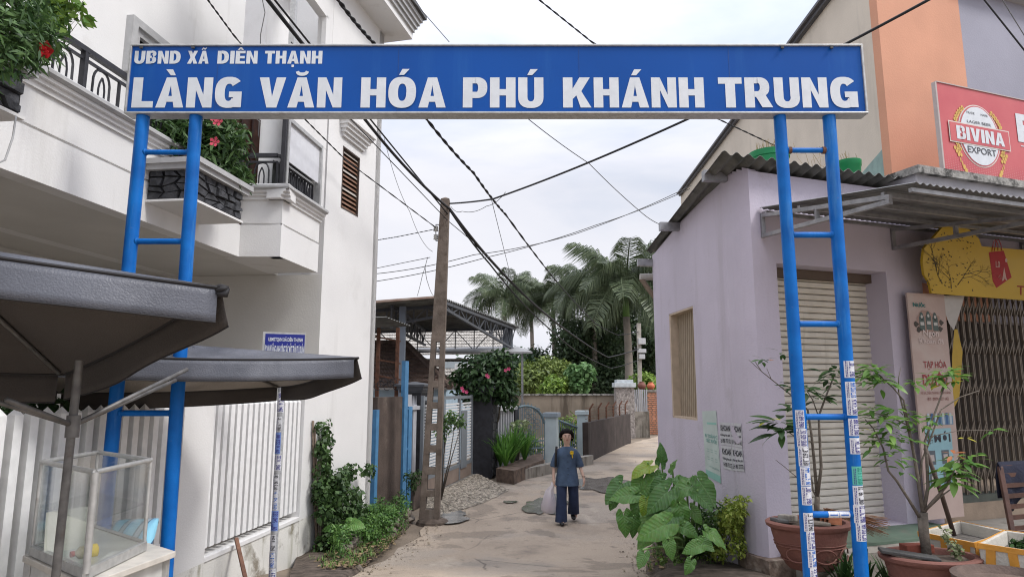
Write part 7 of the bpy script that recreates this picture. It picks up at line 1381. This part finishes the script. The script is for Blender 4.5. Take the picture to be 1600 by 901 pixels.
def taro(name, base, lv, label, group=None):
    P = empty(name, base, label, 'plant', group); bs = Vector(base); rr = random.Random(3)
    for i, (u, v, D, L_, tu, tv, tilt, kind) in enumerate(lv):
        p = PD(u, v, D); q = PD(u + tu, v + tv, D); d = (q - p).normalized(); d = (d + Vector((0, -.25, 0)) * (1 if tilt > 0 else 0)).normalized()
        # blade frame: x towards the tip, z the upper face turned to sky and camera
        zf = Vector((rr.uniform(-.25, .25), -tilt, 1 - tilt * .5)); zf = (zf - d * zf.dot(d)).normalized(); y = zf.cross(d)
        M = Matrix((d, y, zf)).transposed().to_4x4(); M.translation = p - P.location - Vector((0, 0, .05)); M = M @ Matrix.Rotation(rr.uniform(-.4, .4), 4, 'Z') @ Matrix.Scale(L_ * .74, 4)
        inst(EMY if kind == 9 else EMS[kind % 3], 'leaf', P, M)
        b0 = bs + Vector((rr.uniform(-.10, .10), rr.uniform(-.10, .10), 0)); mid = b0.lerp(p, .55) + Vector((0, 0, .12)) + (b0 - p).cross(Vector((0, 0, 1))) * rr.uniform(-.06, .06); mb_ = MB(); mb_.tube([b0.lerp(mid, t) .lerp(mid.lerp(p, t), t) for t in np.linspace(0, 1, 8)], [.021 * (1 - .6 * t) for t in np.linspace(0, 1, 8)], 7); mb_.build('stem', STEMM, P, smooth=True)
    return P
b1 = PG(1075, 880); b1.z += .12; b2 = PG(1040, 862); b2.z += .1; b3 = PG(1100, 885); b3.z += .12
taro('taro_plant', b2, [(1012, 722, 7.3, .34, -28, 8, .5, 9), (1002, 742, 7.3, .34, -14, 40, .7, 0), (1020, 735, 7.3, .30, -12, 34, .5, 2), (968, 752, 7.1, .38, -26, 22, .9, 2), (985, 765, 7.0, .34, -30, 12, .8, 0), (1000, 770, 7.0, .36, -22, 26, .8, 1), (975, 800, 6.9, .30, -8, 34, .9, 0), (990, 805, 6.9, .26, -6, 26, .9, 1), (1033, 712, 7.5, .28, 4, -26, .4, 1), (1028, 745, 7.2, .34, -26, 12, .6, 1), (1008, 776, 6.8, .22, -10, 16, .9, 9), (1040, 765, 7.1, .30, -22, 16, .7, 0)], 'tall elephant ear plant leaning over the lane, left clump at the lilac wall', 'elephant ear plants at the lilac wall')
taro('taro_plant', b1, [(1040, 762, 6.7, .42, -30, 22, .85, 0), (1075, 752, 6.8, .40, -22, 14, .6, 1), (1096, 748, 6.7, .40, 16, 22, .95, 2), (1062, 785, 6.5, .30, 4, 26, .95, 1), (1036, 812, 6.3, .42, -26, 24, .95, 0), (1050, 800, 6.5, .34, -30, 14, .8, 2), (1028, 790, 6.7, .34, -24, 20, .7, 1), (1060, 742, 7.1, .32, 14, -4, .4, 1), (1015, 822, 6.5, .30, -18, 26, .8, 0), (1048, 770, 6.9, .34, 10, 24, .8, 1), (1082, 790, 6.9, .26, 10, 20, .7, 0), (1010, 800, 6.9, .32, -20, 22, .8, 1), (1090, 765, 6.6, .3, 20, 10, .7, 0), (1005, 858, 6.2, .2, -16, 18, .9, 2), (1045, 840, 6.15, .22, 12, 22, 1, 0), (1070, 815, 6.3, .24, 20, 12, .9, 1), (960, 770, 7.2, .22, -20, 20, .9, 2), (1050, 725, 7.3, .2, 6, -18, .3, 2), (1035, 745, 7.1, .3, -14, 18, .7, 0)], 'large elephant ear plant with the broadest leaves in front of the posters', 'elephant ear plants at the lilac wall')
taro('taro_plant', b3, [(1110, 825, 6.5, .30, 18, 8, .5, 1), (1090, 843, 6.2, .24, -14, 12, 1.0, 0), (1078, 870, 6.1, .18, -6, 14, 1.0, 2), (1098, 838, 6.3, .20, 10, 8, .9, 2)], 'small low elephant ear with round leaves at the front right of its bed', 'elephant ear plants at the lilac wall')
lb = BLK.hit(528, 868, .45); lb.z = G(lb.y) + .12; taro('taro_plant', lb, [(549, 812, lb.y - .1, .30, 16, 2, .85, 2), (518, 818, lb.y, .22, -12, 2, .7, 1)], 'small elephant ear with one big round leaf in the left planting bed')
MIXG = leafmat('fresh_leaves', (.05, .13, .02), (.25, .38, .08)); rr = random.Random(8)
cs = [LWp.hit(1150 - 30 * t + rr.uniform(-18, 12), 790 + 75 * t + rr.uniform(-14, 14), .10 + .1 * rr.random()) for t in [rr.random() for _ in range(26)]] + [LWp.hit(1152, v, .06) for v in (785, 795, 805, 815, 825, 838)] + [LWp.hit(1155, v, .1) for v in (860, 850)]
p = PG(1135, 885); p.z += .05; bush('yellow_leaf_shrub', p, cs, [.085] * len(cs), 3000, .045, leafmat('golden_leaves', (.14, .22, .02), (.42, .48, .10)), 'bushy shrub with yellow green leaves climbing the lilac house corner', 'shrub', stems=14, sr=.008, aspect=2, nu=.5)
cs = [LWp.hit(rr.uniform(1078, 1125), rr.uniform(798, 850), .12 + .12 * rr.random()) for _ in range(18)]; bush('dark_shrub', PG(1090, 880), cs, [.1] * 18, 1500, .045, leafmat('small_green', (.03, .08, .02), (.13, .22, .06)), 'small leaved green shrub between the elephant ears and the yellow green shrub', 'shrub', stems=10, sr=.006, aspect=2)
cs = [PG(u, v) + Vector((0, 0, .12)) for u, v in ((1160, 890), (1175, 893), (1150, 895), (1085, 893), (1100, 890), (1165, 880), (1060, 896), (1035, 893))]; bush('ground_weeds', PG(1120, 895), cs, [.07] * 8, 500, .045, MIXG, 'low bright weeds at the foot of the elephant ears', 'plant', stems=8, sr=.004, aspect=1.8)
# litter and stones on the soil
for i, (u, v, r_) in enumerate(((1190, 888, .13), (1225, 884, .16), (1232, 893, .13), (1205, 900, .12), (1148, 892, .07), (1130, 898, .08))):
    p = PG(u, v); rock((p.x, p.y, p.z + .06), r_, 'rock', mat('tan_rock', (.22, .17, .12), .9, var=.35, scale=6, bump=.6), 60 + i, label=('small broken stone on the soil bed, %s' % ('left of', 'right of')[i % 2] + ' the weeds') if i > 3 else ['rough stone at the lilac house corner footing', 'largest rough stone under the big terracotta pot', 'smaller stone propping the big terracotta pot', 'flat stone at the bottom edge before the lilac corner'][i], cat='stone')
bpy.context.view_layer.update()
# ------------------------------------------------------------------ pots
def pot(c, r, h, label, sy=.8, carve=True):
    P = empty('terracotta_pot', c, label, 'pot'); x, y, z = c; m = MB()
    m.lathe((x, y, z), [(0, 0), (r * .52, 0), (r * .60, h * .08), (r * .78, h * .40), (r * .88, h * .75), (r * .90, h * .84), (r * 1.0, h * .90), (r * 1.02, h * .97), (r * .98, h), (r * .86, h), (r * .82, h * .93), (r * .8, h * .85)], 40, 1, sy); m.build('pot_body', POTM, P, smooth='auto')
    m = MB()
    for zz in (.50, .56, .20): rad = r * (.78 + (zz - .4) * .28) if zz > .4 else r * .68; m.tube([(x + rad * 1.012 * math.cos(t), y + rad * sy * 1.012 * math.sin(t), z + h * zz) for t in np.linspace(0, 6.283, 40)], .005, 5, cap=False)
    for k in range(3):
        t0 = R(-130 + 45 * k); m.tube([(x + r * .85 * 1.0 * math.cos(t0 + .32 * math.cos(a)), y + r * .85 * sy * math.sin(t0 + .32 * math.cos(a)), z + h * (.36 + .14 * math.sin(a))) for a in np.linspace(0, 6, 18)], .006, 5)
    m.build('relief_band', POTM, P, smooth=True)
    m = MB(); n = 30; m.add([(x + r * .84 * math.cos(t), y + r * .84 * sy * math.sin(t), z + h * .9 + .01 * math.sin(5 * t)) for t in np.linspace(0, 6.283, n, endpoint=False)] + [(x, y, z + h * .93)], [(i, (i + 1) % n, n) for i in range(n)]); m.build('potting_soil', SOIL, P); return P
POTM = mat('pot_clay', (.165, .07, .054), .8, var=.16, scale=5, bump=.25, dirt=((.24, .16, .12), 4, .55, .6), streak=((.13, .06, .05), 5, .6, .5))
PD1 = 5.75; pc = PD(1271, 880, PD1); zr_ = PD(0, 815, PD1).z; P1c = Vector((pc.x - .02, PD1, pc.z + .0)); r1 = PD(1335, 825, PD1).x - PD(1271, 825, PD1).x; pot((P1c.x, P1c.y, pc.z - .03), r1, zr_ - pc.z + .04, 'big oval terracotta pot with a small tree, rubble and a brick behind the right ladder')
m = MB(); zb4 = pc.z - .03; m.lathe((P1c.x + .03, PD1, 0), [(.0, -.02), (.17, -.02), (.11, .06), (.09, zb4 - .05), (.16, zb4), (0, zb4)], 16); m.build('pot_stand', CONC, smooth='auto', label='stubby concrete stand under the big terracotta pot', cat='stand')
PD2 = 5.05; p2 = PD(1456, 880, PD2); zr2 = PD(0, 866, PD2).z; r2 = PD(1530, 875, PD2).x - p2.x; pot((p2.x, PD2 + .02, zr2 - .36), r2, .36, 'lower terracotta pot with a many stemmed tree, slate and brick at the bottom right', .75)
LVD = leafmat('shiny_dark_leaves', (.015, .045, .012), (.06, .13, .035)); LVM = leafmat('guava_leaves', (.04, .12, .02), (.17, .30, .06))
LFM = {}
def leafblade(mat_, key, L_=1, W_=.42, fold=.12, curl=.35):
    mb_ = MB(); n = 7; vs = []
    for i in range(n + 1):
        t = i / n; w_ = W_ / 2 * math.sin(math.pi * min(1, t * .98 + .02)) ** .8 * (1 - .35 * t); z = -curl * t * t * .5
        vs += [(t * L_, w_, z + fold * w_), (t * L_, 0, z), (t * L_, -w_, z + fold * w_)]
    f = [(3 * i + a, 3 * i + a + 1, 3 * i + 4 + a, 3 * i + 3 + a) for i in range(n) for a in (0, 1)]; me = bpy.data.meshes.new('leaf'); me.from_pydata(vs, [], f); me.materials.append(mat_); me.polygons.foreach_set('use_smooth', [True] * len(f)); return me
def objleaf(nm, c1, c2):
    m = leafmat(nm, c1, c2, tr=.3); t = m.node_tree; ge = [n for n in t.nodes if n.type == 'NEW_GEOMETRY'][0]; oi = t.nodes.new('ShaderNodeObjectInfo'); rp = [n for n in t.nodes if n.type == 'VALTORGB'][0]; t.links.new(oi.outputs['Random'], rp.inputs[0]); return m
GL1 = objleaf('potted_dark_leaf', (.018, .05, .015), (.07, .14, .04)); GL2 = objleaf('potted_green_leaf', (.05, .14, .02), (.17, .30, .06)); GL3 = objleaf('potted_yellow_leaf', (.35, .36, .04), (.45, .40, .05)); GL4 = objleaf('potted_orange_leaf', (.42, .14, .06), (.45, .2, .08))
BD, BGn, BY, BO = leafblade(GL1, 0, curl=.5), leafblade(GL2, 1, curl=.6), leafblade(GL3, 2), leafblade(GL4, 3)
def small_tree(base, D, segs, clusters, label, name='potted_tree', seed=1):
    """segs: list of pixel polylines with radius; clusters: (u, v, n, leafsize, mesh, spread)"""
    P = empty(name, base, label, 'tree'); rr = random.Random(seed)
    for pl_, r0, r1_ in segs:
        pts = [PD(u, v, D + d) for u, v, d in pl_]; n = len(pts); m = MB(); m.tube(pts, [r0 + (r1_ - r0) * i / (n - 1) for i in range(n)], 7); m.build('branch', BARK, P, smooth=True)
    for u, v, d, n, ls_, me, spr in clusters:
        c = PD(u, v, D + d)
        for i in range(int(n * 1.7)):
            a = i * 2.4 + rr.random(); el = rr.uniform(-.5, .5); dr = Vector((math.cos(a), math.sin(a), el)).normalized(); up = Vector((rr.uniform(-.3, .3), rr.uniform(-.5, 0), 1)); up = (up - dr * up.dot(dr)).normalized(); y = up.cross(dr); M = Matrix((dr, y, up)).transposed().to_4x4()
            M.translation = c + dr * spr * 1.25 * rr.random() + Vector((0, 0, rr.uniform(-spr, spr) * .5)) - P.location; inst(me, 'leaf', P, M @ Matrix.Scale(ls_ * rr.uniform(.7, 1.15), 4))
    return P
small_tree((P1c.x, PD1, zr_ - .05), PD1 + .05, [([(1277, 820, 0), (1276, 790, 0), (1277, 775, 0)], .025, .022), ([(1277, 776, 0), (1272, 720, .02), (1268, 680, .0), (1262, 640, 0)], .015, .009), ([(1277, 776, 0), (1283, 730, -.03), (1281, 690, 0), (1279, 650, 0), (1290, 620, 0), (1304, 585, 0)], .015, .006), ([(1277, 778, 0), (1270, 765, 0), (1268, 745, .05)], .010, .006), ([(1262, 640, 0), (1240, 620, 0), (1225, 608, -.1), (1205, 592, -.1), (1190, 580, -.15), (1180, 565, -.15)], .007, .003), ([(1190, 580, -.15), (1170, 562, -.15)], .003, .002), ([(1205, 592, -.1), (1198, 575, -.1)], .003, .002), ([(1279, 650, 0), (1270, 625, 0), (1262, 612, 0)], .006, .003), ([(1268, 690, 0), (1240, 680, -.1), (1222, 668, -.15)], .006, .003), ([(1245, 745, -.05), (1225, 728, -.1), (1212, 718, -.12)], .004, .002)],
    [(1305, 578, 0, 12, .12, BD, .06), (1295, 590, 0, 8, .12, BD, .06), (1260, 610, 0, 12, .14, BD, .06), (1282, 622, .05, 8, .13, BD, .06), (1240, 604, -.05, 7, .13, BD, .05), (1218, 662, -.15, 9, .20, BD, .06), (1222, 676, -.15, 8, .22, BD, .06), (1238, 640, -.1, 6, .14, BD, .05), (1192, 563, -.15, 5, .08, BD, .03), (1203, 655, -.18, 2, .08, BY, .02), (1200, 563, -.15, 1, .08, BO, .02), (1222, 552, -.1, 3, .1, BD, .03), (1300, 600, .1, 5, .11, BD, .06)], 'sparse dark leaved tree growing in the big terracotta pot behind the right ladder')
ST2 = (p2.x - .05, PD2, zr2 - .05)
small_tree(ST2, PD2 + .05, [([(1448, 870, 0), (1444, 830, 0), (1443, 800, 0)], .035, .028), ([(1446, 868, 0), (1440, 835, 0), (1437, 808, 0)], .022, .018), ([(1443, 805, 0), (1436, 760, 0), (1430, 720, 0), (1424, 690, 0), (1412, 640, 0), (1404, 612, 0)], .016, .006), ([(1437, 808, 0), (1420, 780, 0), (1402, 752, -.05), (1388, 735, -.05), (1380, 700, -.05), (1364, 668, -.05), (1352, 655, -.05)], .012, .004), ([(1424, 690, 0), (1418, 655, 0), (1412, 625, 0), (1395, 605, -.03), (1376, 588, -.05)], .009, .004), ([(1443, 800, 0), (1450, 760, 0), (1448, 715, 0), (1445, 690, .0), (1455, 660, .05), (1468, 625, .1), (1480, 590, .1)], .014, .005), ([(1443, 800, 0), (1458, 782, -.05), (1478, 760, -.1), (1490, 735, -.1), (1500, 712, -.1)], .012, .005), ([(1448, 795, 0), (1470, 775, 0), (1488, 762, 0)], .008, .004), ([(1436, 760, 0), (1440, 720, .05), (1452, 690, .05), (1470, 640, .05), (1500, 620, .05), (1530, 610, .05)], .009, .003), ([(1420, 665, 0), (1390, 650, 0), (1366, 645, -.05)], .006, .003), ([(1404, 612, 0), (1404, 590, 0), (1408, 572, 0)], .005, .002), ([(1445, 690, 0), (1460, 680, 0), (1500, 672, .05), (1550, 672, .05)], .004, .002)],
    [(1364, 578, -.05, 14, .11, BGn, .06), (1382, 592, -.05, 12, .11, BGn, .06), (1352, 586, -.05, 8, .10, BGn, .05), (1375, 600, -.05, 8, .1, BGn, .05), (1430, 600, 0, 7, .09, BGn, .04), (1478, 583, .1, 14, .11, BGn, .07), (1462, 592, .1, 8, .10, BGn, .06), (1492, 590, .1, 8, .12, BGn, .05), (1474, 603, .08, 2, .1, BY, .03), (1380, 655, -.05, 14, .11, BGn, .08), (1390, 675, -.05, 12, .11, BGn, .08), (1370, 690, -.05, 10, .11, BGn, .07), (1395, 712, -.05, 10, .10, BGn, .07), (1408, 690, 0, 8, .10, BGn, .07), (1410, 735, -.05, 3, .1, BGn, .04), (1345, 670, -.05, 2, .07, BY, .02), (1490, 738, -.1, 14, .14, BGn, .07), (1500, 720, -.1, 8, .13, BGn, .06), (1492, 752, -.12, 8, .14, BGn, .05), (1490, 710, -.1, 3, .09, BO, .03), (1420, 650, 0, 8, .09, BGn, .06), (1400, 640, 0, 9, .1, BGn, .07), (1440, 670, 0, 5, .08, BGn, .05), (1515, 715, 0, 6, .09, BGn, .05), (1455, 655, .05, 6, .09, BGn, .05), (1552, 672, .05, 4, .09, BGn, .03), (1508, 684, .03, 2, .06, BY, .02), (1360, 640, -.05, 8, .1, BGn, .05)], 'green leaved many stemmed tree growing in the lower terracotta pot at the right', seed=4)
BRK2 = mat('hollow_brick', (.34, .13, .065), .9, var=.2, scale=9, bump=.3); ax5 = Matrix.Rotation(.5, 3, 'Z') @ Matrix.Rotation(.15, 3, 'Y')
BB = empty('hollow_brick', (P1c.x + .22, PD1 - .05, zr_), 'orange hollow brick lying in the big terracotta pot', 'brick'); c = Vector((P1c.x + .17, PD1 - .05, zr_ + .035)); m = MB()
for dz in (-.034, 0, .034): m.box(c + ax5 @ Vector((0, 0, dz)), (.16, .085, .012), ax=ax5)
for dy in (-.037, 0, .037): m.box(c + ax5 @ Vector((0, dy, 0)), (.159, .011, .078), ax=ax5)
m.build('brick_body', BRK2, BB)
for i, (dx, dy, sz, rz, lb) in enumerate(((.02, -.12, (.20, .08, .03), .2, 'grey white plaster slab in the middle of the big pot'), (-.15, .05, (.16, .12, .05), .9, 'grey concrete lump behind the left ladder leg in the big pot'), (-.24, .0, (.12, .1, .03), .3, 'dark flat fragment at the left rim of the big pot'))):
    m = MB(); m.box((P1c.x + dx, PD1 + dy, zr_ + .0 + sz[2] / 2), sz, ax=Matrix.Rotation(rz, 3, 'Z') @ Matrix.Rotation(.12, 3, 'Y')); m.build('rubble_piece', (LS, CONC, flat('dark_fragment', (.08, .08, .08)))[i], label=lb, cat='rubble', bevel=.008)
m = MB(); m.box((p2.x - .19, PD2 - .05, zr2 + .015), (.38, .12, .022), ax=Matrix.Rotation(-.30, 3, 'Z') @ Matrix.Rotation(.10, 3, 'Y')); m.build('slate_slab', mat('dark_slate', (.06, .06, .058), .6, var=.25, bump=.4), label='dark slate slab resting across the rim of the lower pot', cat='slab', bevel=.005)
m = MB(); m.box((p2.x - .03, PD2 + .12, zr2 + .02), (.22, .09, .06), ax=Matrix.Rotation(.1, 3, 'Z')); m.build('red_brick', mat('dark_red_brick', (.20, .055, .035), .9, var=.2, bump=.3), label='dark red brick standing behind the stems in the lower pot', cat='brick', bevel=.006)
cs = [PD(u, v, PD2) for u, v in ((1478, 838), (1485, 848), (1492, 852), (1500, 858), (1488, 858), (1476, 826), (1497, 864))]; V, Fc = leaves(cs, [.03] * 7, 130, .035, .6, 1.6); npmesh('succulent', V, Fc, leafmat('grey_succulent', (.16, .20, .09), (.30, .33, .18)), label='small grey green succulent in the lower terracotta pot', cat='plant')
# spiky grass under the pots
for i, (u, v, D) in enumerate(((1350, 905, 5.5), (1395, 900, 5.3), (1318, 905, 5.6))):
    p = PD(u, v, D); P = strap_plant((p.x, p.y, 0.0), .42, 26, ['dark spiky tuft behind the right blue leg', 'dark spiky tuft left of the lower pot', 'dark spiky tuft under the big pot'][i], 30 + i, 'dark spiky tufts under the pots'); P.name = 'spiky_tuft'; P.children[0].data.materials[0] = LVD
# broom
m = MB(); rr = random.Random(3); a = FWp.hit(1340, 800, .5); zst = zo0
for i in range(90):
    s = PD(1290 + rr.uniform(-4, 4), 798 + rr.uniform(-5, 6), 6.35); e = PD(1392 + rr.uniform(-30, 0), 822 + rr.uniform(-14, 16), 6.5); e.z = max(e.z, zo0 + .015); s.z = max(s.z, zo0 + .05); m.tube([s, s.lerp(e, .5) + Vector((0, 0, rr.uniform(0, .02))), e], [.003, .0025, .0015], 3)
m.build('straw_broom', leafmat('broom_straw', (.16, .07, .035), (.36, .20, .11), tr=0), label='brown straw broom lying on the green step behind the big pot', cat='broom')
# styrofoam boxes with orange tape
FOAM = mat('dirty_foam', (.52, .49, .43), .9, var=.1, scale=6, bump=.3, dirt=((.18, .15, .12), 5, .54, .7)); TAPE = mat('orange_tape', (.62, .29, .05), .4, var=.15, scale=8, bump=.1)
def foam(corners, h, label, seed):
    C_ = [Vector(c) for c in corners]; cen = sum(C_, Vector()) / 4; B = empty('foam_box', cen - Vector((0, 0, h)), label, 'box', 'foam planter boxes by the shop'); dn = Vector((0, 0, -h)); I = [c.lerp(cen, .11) for c in C_]; O2 = [c + dn + (cen - c) * .06 for c in C_]; m = MB()
    for k in range(4):
        j = (k + 1) % 4; m.hexa([O2[k], O2[j], O2[j].lerp(cen + dn, .1), O2[k].lerp(cen + dn, .1)], [C_[k], C_[j], I[j], I[k]])
    m.build('box_wall', FOAM, B, bevel=.006); m = MB(); m.add([i.lerp(Vector((cen.x, cen.y, i.z)), .03) - Vector((0, 0, .09)) for i in I] + [cen - Vector((0, 0, .075))], [(0, 1, 4), (1, 2, 4), (2, 3, 4), (3, 0, 4)]); m.build('box_soil', mat('grey_soil', (.11, .10, .09), .95, var=.4, scale=20, bump=.6), B)
    rr = random.Random(seed)
    for k in range(4):
        j = (k + 1) % 4; a, b_ = C_[k], C_[j]; o = ((a + b_) / 2 - cen); o.z = 0; o = o.normalized() * .004
        m = MB(); m.hexa([a + o - Vector((0, 0, .035)), b_ + o - Vector((0, 0, .03)), b_ - o * .2 - Vector((0, 0, .03)), a - o * .2 - Vector((0, 0, .035))], [a + o + Vector((0, 0, .003)), b_ + o + Vector((0, 0, .003)), b_.lerp(cen, .03) + Vector((0, 0, .003)), a.lerp(cen, .03) + Vector((0, 0, .003))]); m.build('tape_strip', TAPE, B)
        for t in (.12, .5, .86):
            p = a.lerp(b_, t + rr.uniform(-.06, .06)); e = (b_ - a).normalized() * rr.uniform(.018, .03); q = p + dn * .98 + (cen - p) * .055 + e * rr.uniform(-1.5, 1.5); q.z = p.z - h * .98; m = MB(); m.hexa([q - e + o, q + e + o, q + e, q - e], [p - e + o * 1.3, p + e + o * 1.3, p + e, p - e]); m.build('tape_strip', TAPE, B)
    return B
zb5 = PD(0, 850, 5.2).z
fA = [PD(1434, 830, 5.55), PD(1521, 842, 5.15), PD(1578, 820, 5.55), PD(1500, 812, 6.0)]
for p in fA: p.z = fA[0].z
foam(fA, .36, 'white foam box with orange tape holding a leaning stick, left of the pair', 1)
fB = [PD(1528, 848, 4.95), PD(1650, 868, 4.6), PD(1700, 838, 5.0), PD(1570, 830, 5.4)]
for p in fB: p.z = fB[0].z
foam(fB, .34, 'white foam box with orange tape in front of the brown chair at the right edge', 2)
cs = [PD(u, v, 5.1) for u, v in ((1585, 850), (1595, 852), (1605, 848), (1592, 856))]; V, Fc = leaves(cs, [.035] * 4, 90, .05, .6, 2); npmesh('box_weeds', V, Fc, LVD, label='small dark plant in the right foam box', cat='plant')
m = MB(); m.tube([PD(1446, 700, 5.5), PD(1470, 768, 5.52), PD(1491, 836, 5.55)], [.016, .018, .018], 8); m.build('brown_stick', mat('brown_stick', (.07, .045, .035), .6, var=.3), smooth=True, label='dark brown stick leaning out of the left foam box', cat='stick')
pr = PD(1570, 912, 4.5); m = MB(); m.lathe((pr.x + .05, 4.5, pr.z - .25), [(.15, 0), (.27, .22), (.33, .25), (.34, .29), (.30, .30), (.27, .25), (0, .22)], 28); m.build('clay_bowl', mat('dark_clay_bowl', (.12, .085, .07), .85, var=.2, bump=.3), smooth='auto', label='rim of a dark clay bowl at the bottom right corner', cat='bowl')
# wooden chair with navy cloth over its back
CW = mat('chair_brown', (.075, .035, .025), .5, var=.25, scale=10, bump=.1); CHD = 5.7
q = [PD(1563, 740, CHD), PD(1581, 838, CHD)]; z0 = .0
CHr = empty('slatted_chair', (q[1].x + .25, CHD, 0), 'dark brown slatted wooden chair at the right edge with navy cloth on its back', 'chair')
top_l = PD(1562, 728, CHD + .1); seat_l = PD(1582, 832, CHD - .05); wch = .46; X = Vector((.94, .338, 0)) * wch; ft_l = Vector((seat_l.x + .02, seat_l.y, .02))
for k in (0, 1):
    MB().hexa(*[[p + X * k + Vector(v) for v in ((-.02, -.015, 0), (.02, -.015, 0), (.02, .015, 0), (-.02, .015, 0))] for p in (seat_l, top_l)]).build('back_post', CW, CHr, bevel=.004); MB().beam(seat_l + X * k, ft_l + X * k, .035).build('leg', CW, CHr)
    fr2 = seat_l + X * k + Vector((.13, -.38, 0)); MB().beam(fr2, (fr2.x, fr2.y, .02), .035).build('leg', CW, CHr)
for t in (.06, .22, .38, .54, .70, .86, .98): a = seat_l.lerp(top_l, t); MB().beam(a + Vector((.0, -.0, 0)), a + X, .035, .018, side=(0, 0, 1)).build('back_slat', CW, CHr)
for i in range(5): a = seat_l + Vector((.026, -.075, 0)) * (i + .4); MB().beam(a, a + X, .06, .018).build('seat_slat', CW, CHr)
a = top_l; nvc = Vector((.338, -.94, 0))
def clf(i, j):
    s = (i - .04) * 1.08; h = -.30 + .30 * min(1, j * 2) if j < .5 else 0; t = j * 2 if j < .5 else (2 - j * 2); drop = (1 - t) * (.30 + .10 * math.sin(i * 5 + 1.2) * (j < .5)); side = -1 if j > .5 else 1
    return a + X * s + Vector((0, 0, .035 - drop + (top_l.z * 0))) + nvc * (.03 * side * (1 - t ** 4) + .012 * math.sin(i * 17) * (1 - t)) + (seat_l - top_l).normalized().cross(Vector((0, 0, 1))) * 0
m = MB(); m.grid(clf, 24, 16); thick(m.build('navy_cloth', mat('navy_fabric', (.012, .014, .03), .9, var=.2, scale=10, bump=.4), smooth=True, label='navy blue cloth draped over the brown chair back', cat='cloth'), .008)
# loose debris on the lane
for i, (u, v, lb) in enumerate(((560, 893, 'broken pale tile piece on the lane edge by the left bed'), (838, 742, 'flat pale slab tilted on the kerb left of the woman'), (905, 762, 'small dark stone in the wet patch'))):
    p = PG(u, v); rock((p.x, p.y, p.z + .03), (.08, .2, .06)[i], 'stone', LS, 90 + i, label=lb, cat='stone')
# grit, dead leaves and little stones gathered along both lane edges (nobody could count them)
m = MB(); rr = random.Random(77)
for i in range(1500):
    y = rr.uniform(6, 26); sd_ = rr.random(); e = edge(EL, y) if sd_ < .55 else edge(ER, y); x = e + (1 if sd_ < .55 else -1) * abs(rr.gauss(0, .16)) + .02; r = rr.uniform(.006, .022); a = rr.random() * 3
    z = G(y) + .012; m.add([(x + r * math.cos(a + k * 1.57) * rr.uniform(.7, 1.3), y + r * math.sin(a + k * 1.57), z) for k in range(4)] + [(x, y, z + r * .6)], [(0, 1, 4), (1, 2, 4), (2, 3, 4), (3, 0, 4)])
m.build('grit', leafmat('grit_mix', (.07, .055, .04), (.36, .30, .22), tr=0, rough=.9), kind='stuff')
# leaf litter, clods and tiny weeds over both planting beds
m = MB(); wd = MB(); rr = random.Random(31)
beds = (((500, 900), (560, 898), (600, 868), (636, 838), (560, 850), (480, 880)), ((1010, 900), (1020, 862), (1060, 850), (1150, 872), (1215, 895), (1110, 900)))
for B_ in beds:
    Q_ = [PG(u, v) for u, v in B_]; tr_ = [(Q_[0], Q_[i], Q_[i + 1]) for i in range(1, 5)]
    for i in range(520):
        a, b, c = rr.choice(tr_); x, y = rr.random(), rr.random()
        if x + y > 1: x, y = 1 - x, 1 - y
        p = a + (b - a) * x + (c - a) * y; p.z += .05 + .05 * rr.random(); r = rr.uniform(.012, .03); t = rr.random() * 6; m.add([p + Vector((r * math.cos(t + k * 1.57) * (1 + (k % 2)), r * math.sin(t + k * 1.57) * (1 + (k % 2)), rr.uniform(-.4, .4) * r)) for k in range(4)], [(0, 1, 2, 3)])
        if i % 3 == 0:
            for k in range(5): t = rr.random() * 6; h = rr.uniform(.03, .08); d = Vector((math.cos(t), math.sin(t), 0)); e = Vector((-d.y, d.x, 0)) * .006; wd.add([p - e, p + e, p + d * h * .7 + Vector((0, 0, h))], [(0, 1, 2)])
m.build('leaf_litter', leafmat('litter_mix', (.05, .035, .022), (.30, .22, .12), tr=0, rough=.9), kind='stuff')
wd.build('tiny_weeds', leafmat('weed_green', (.04, .10, .02), (.18, .30, .07)), kind='stuff')
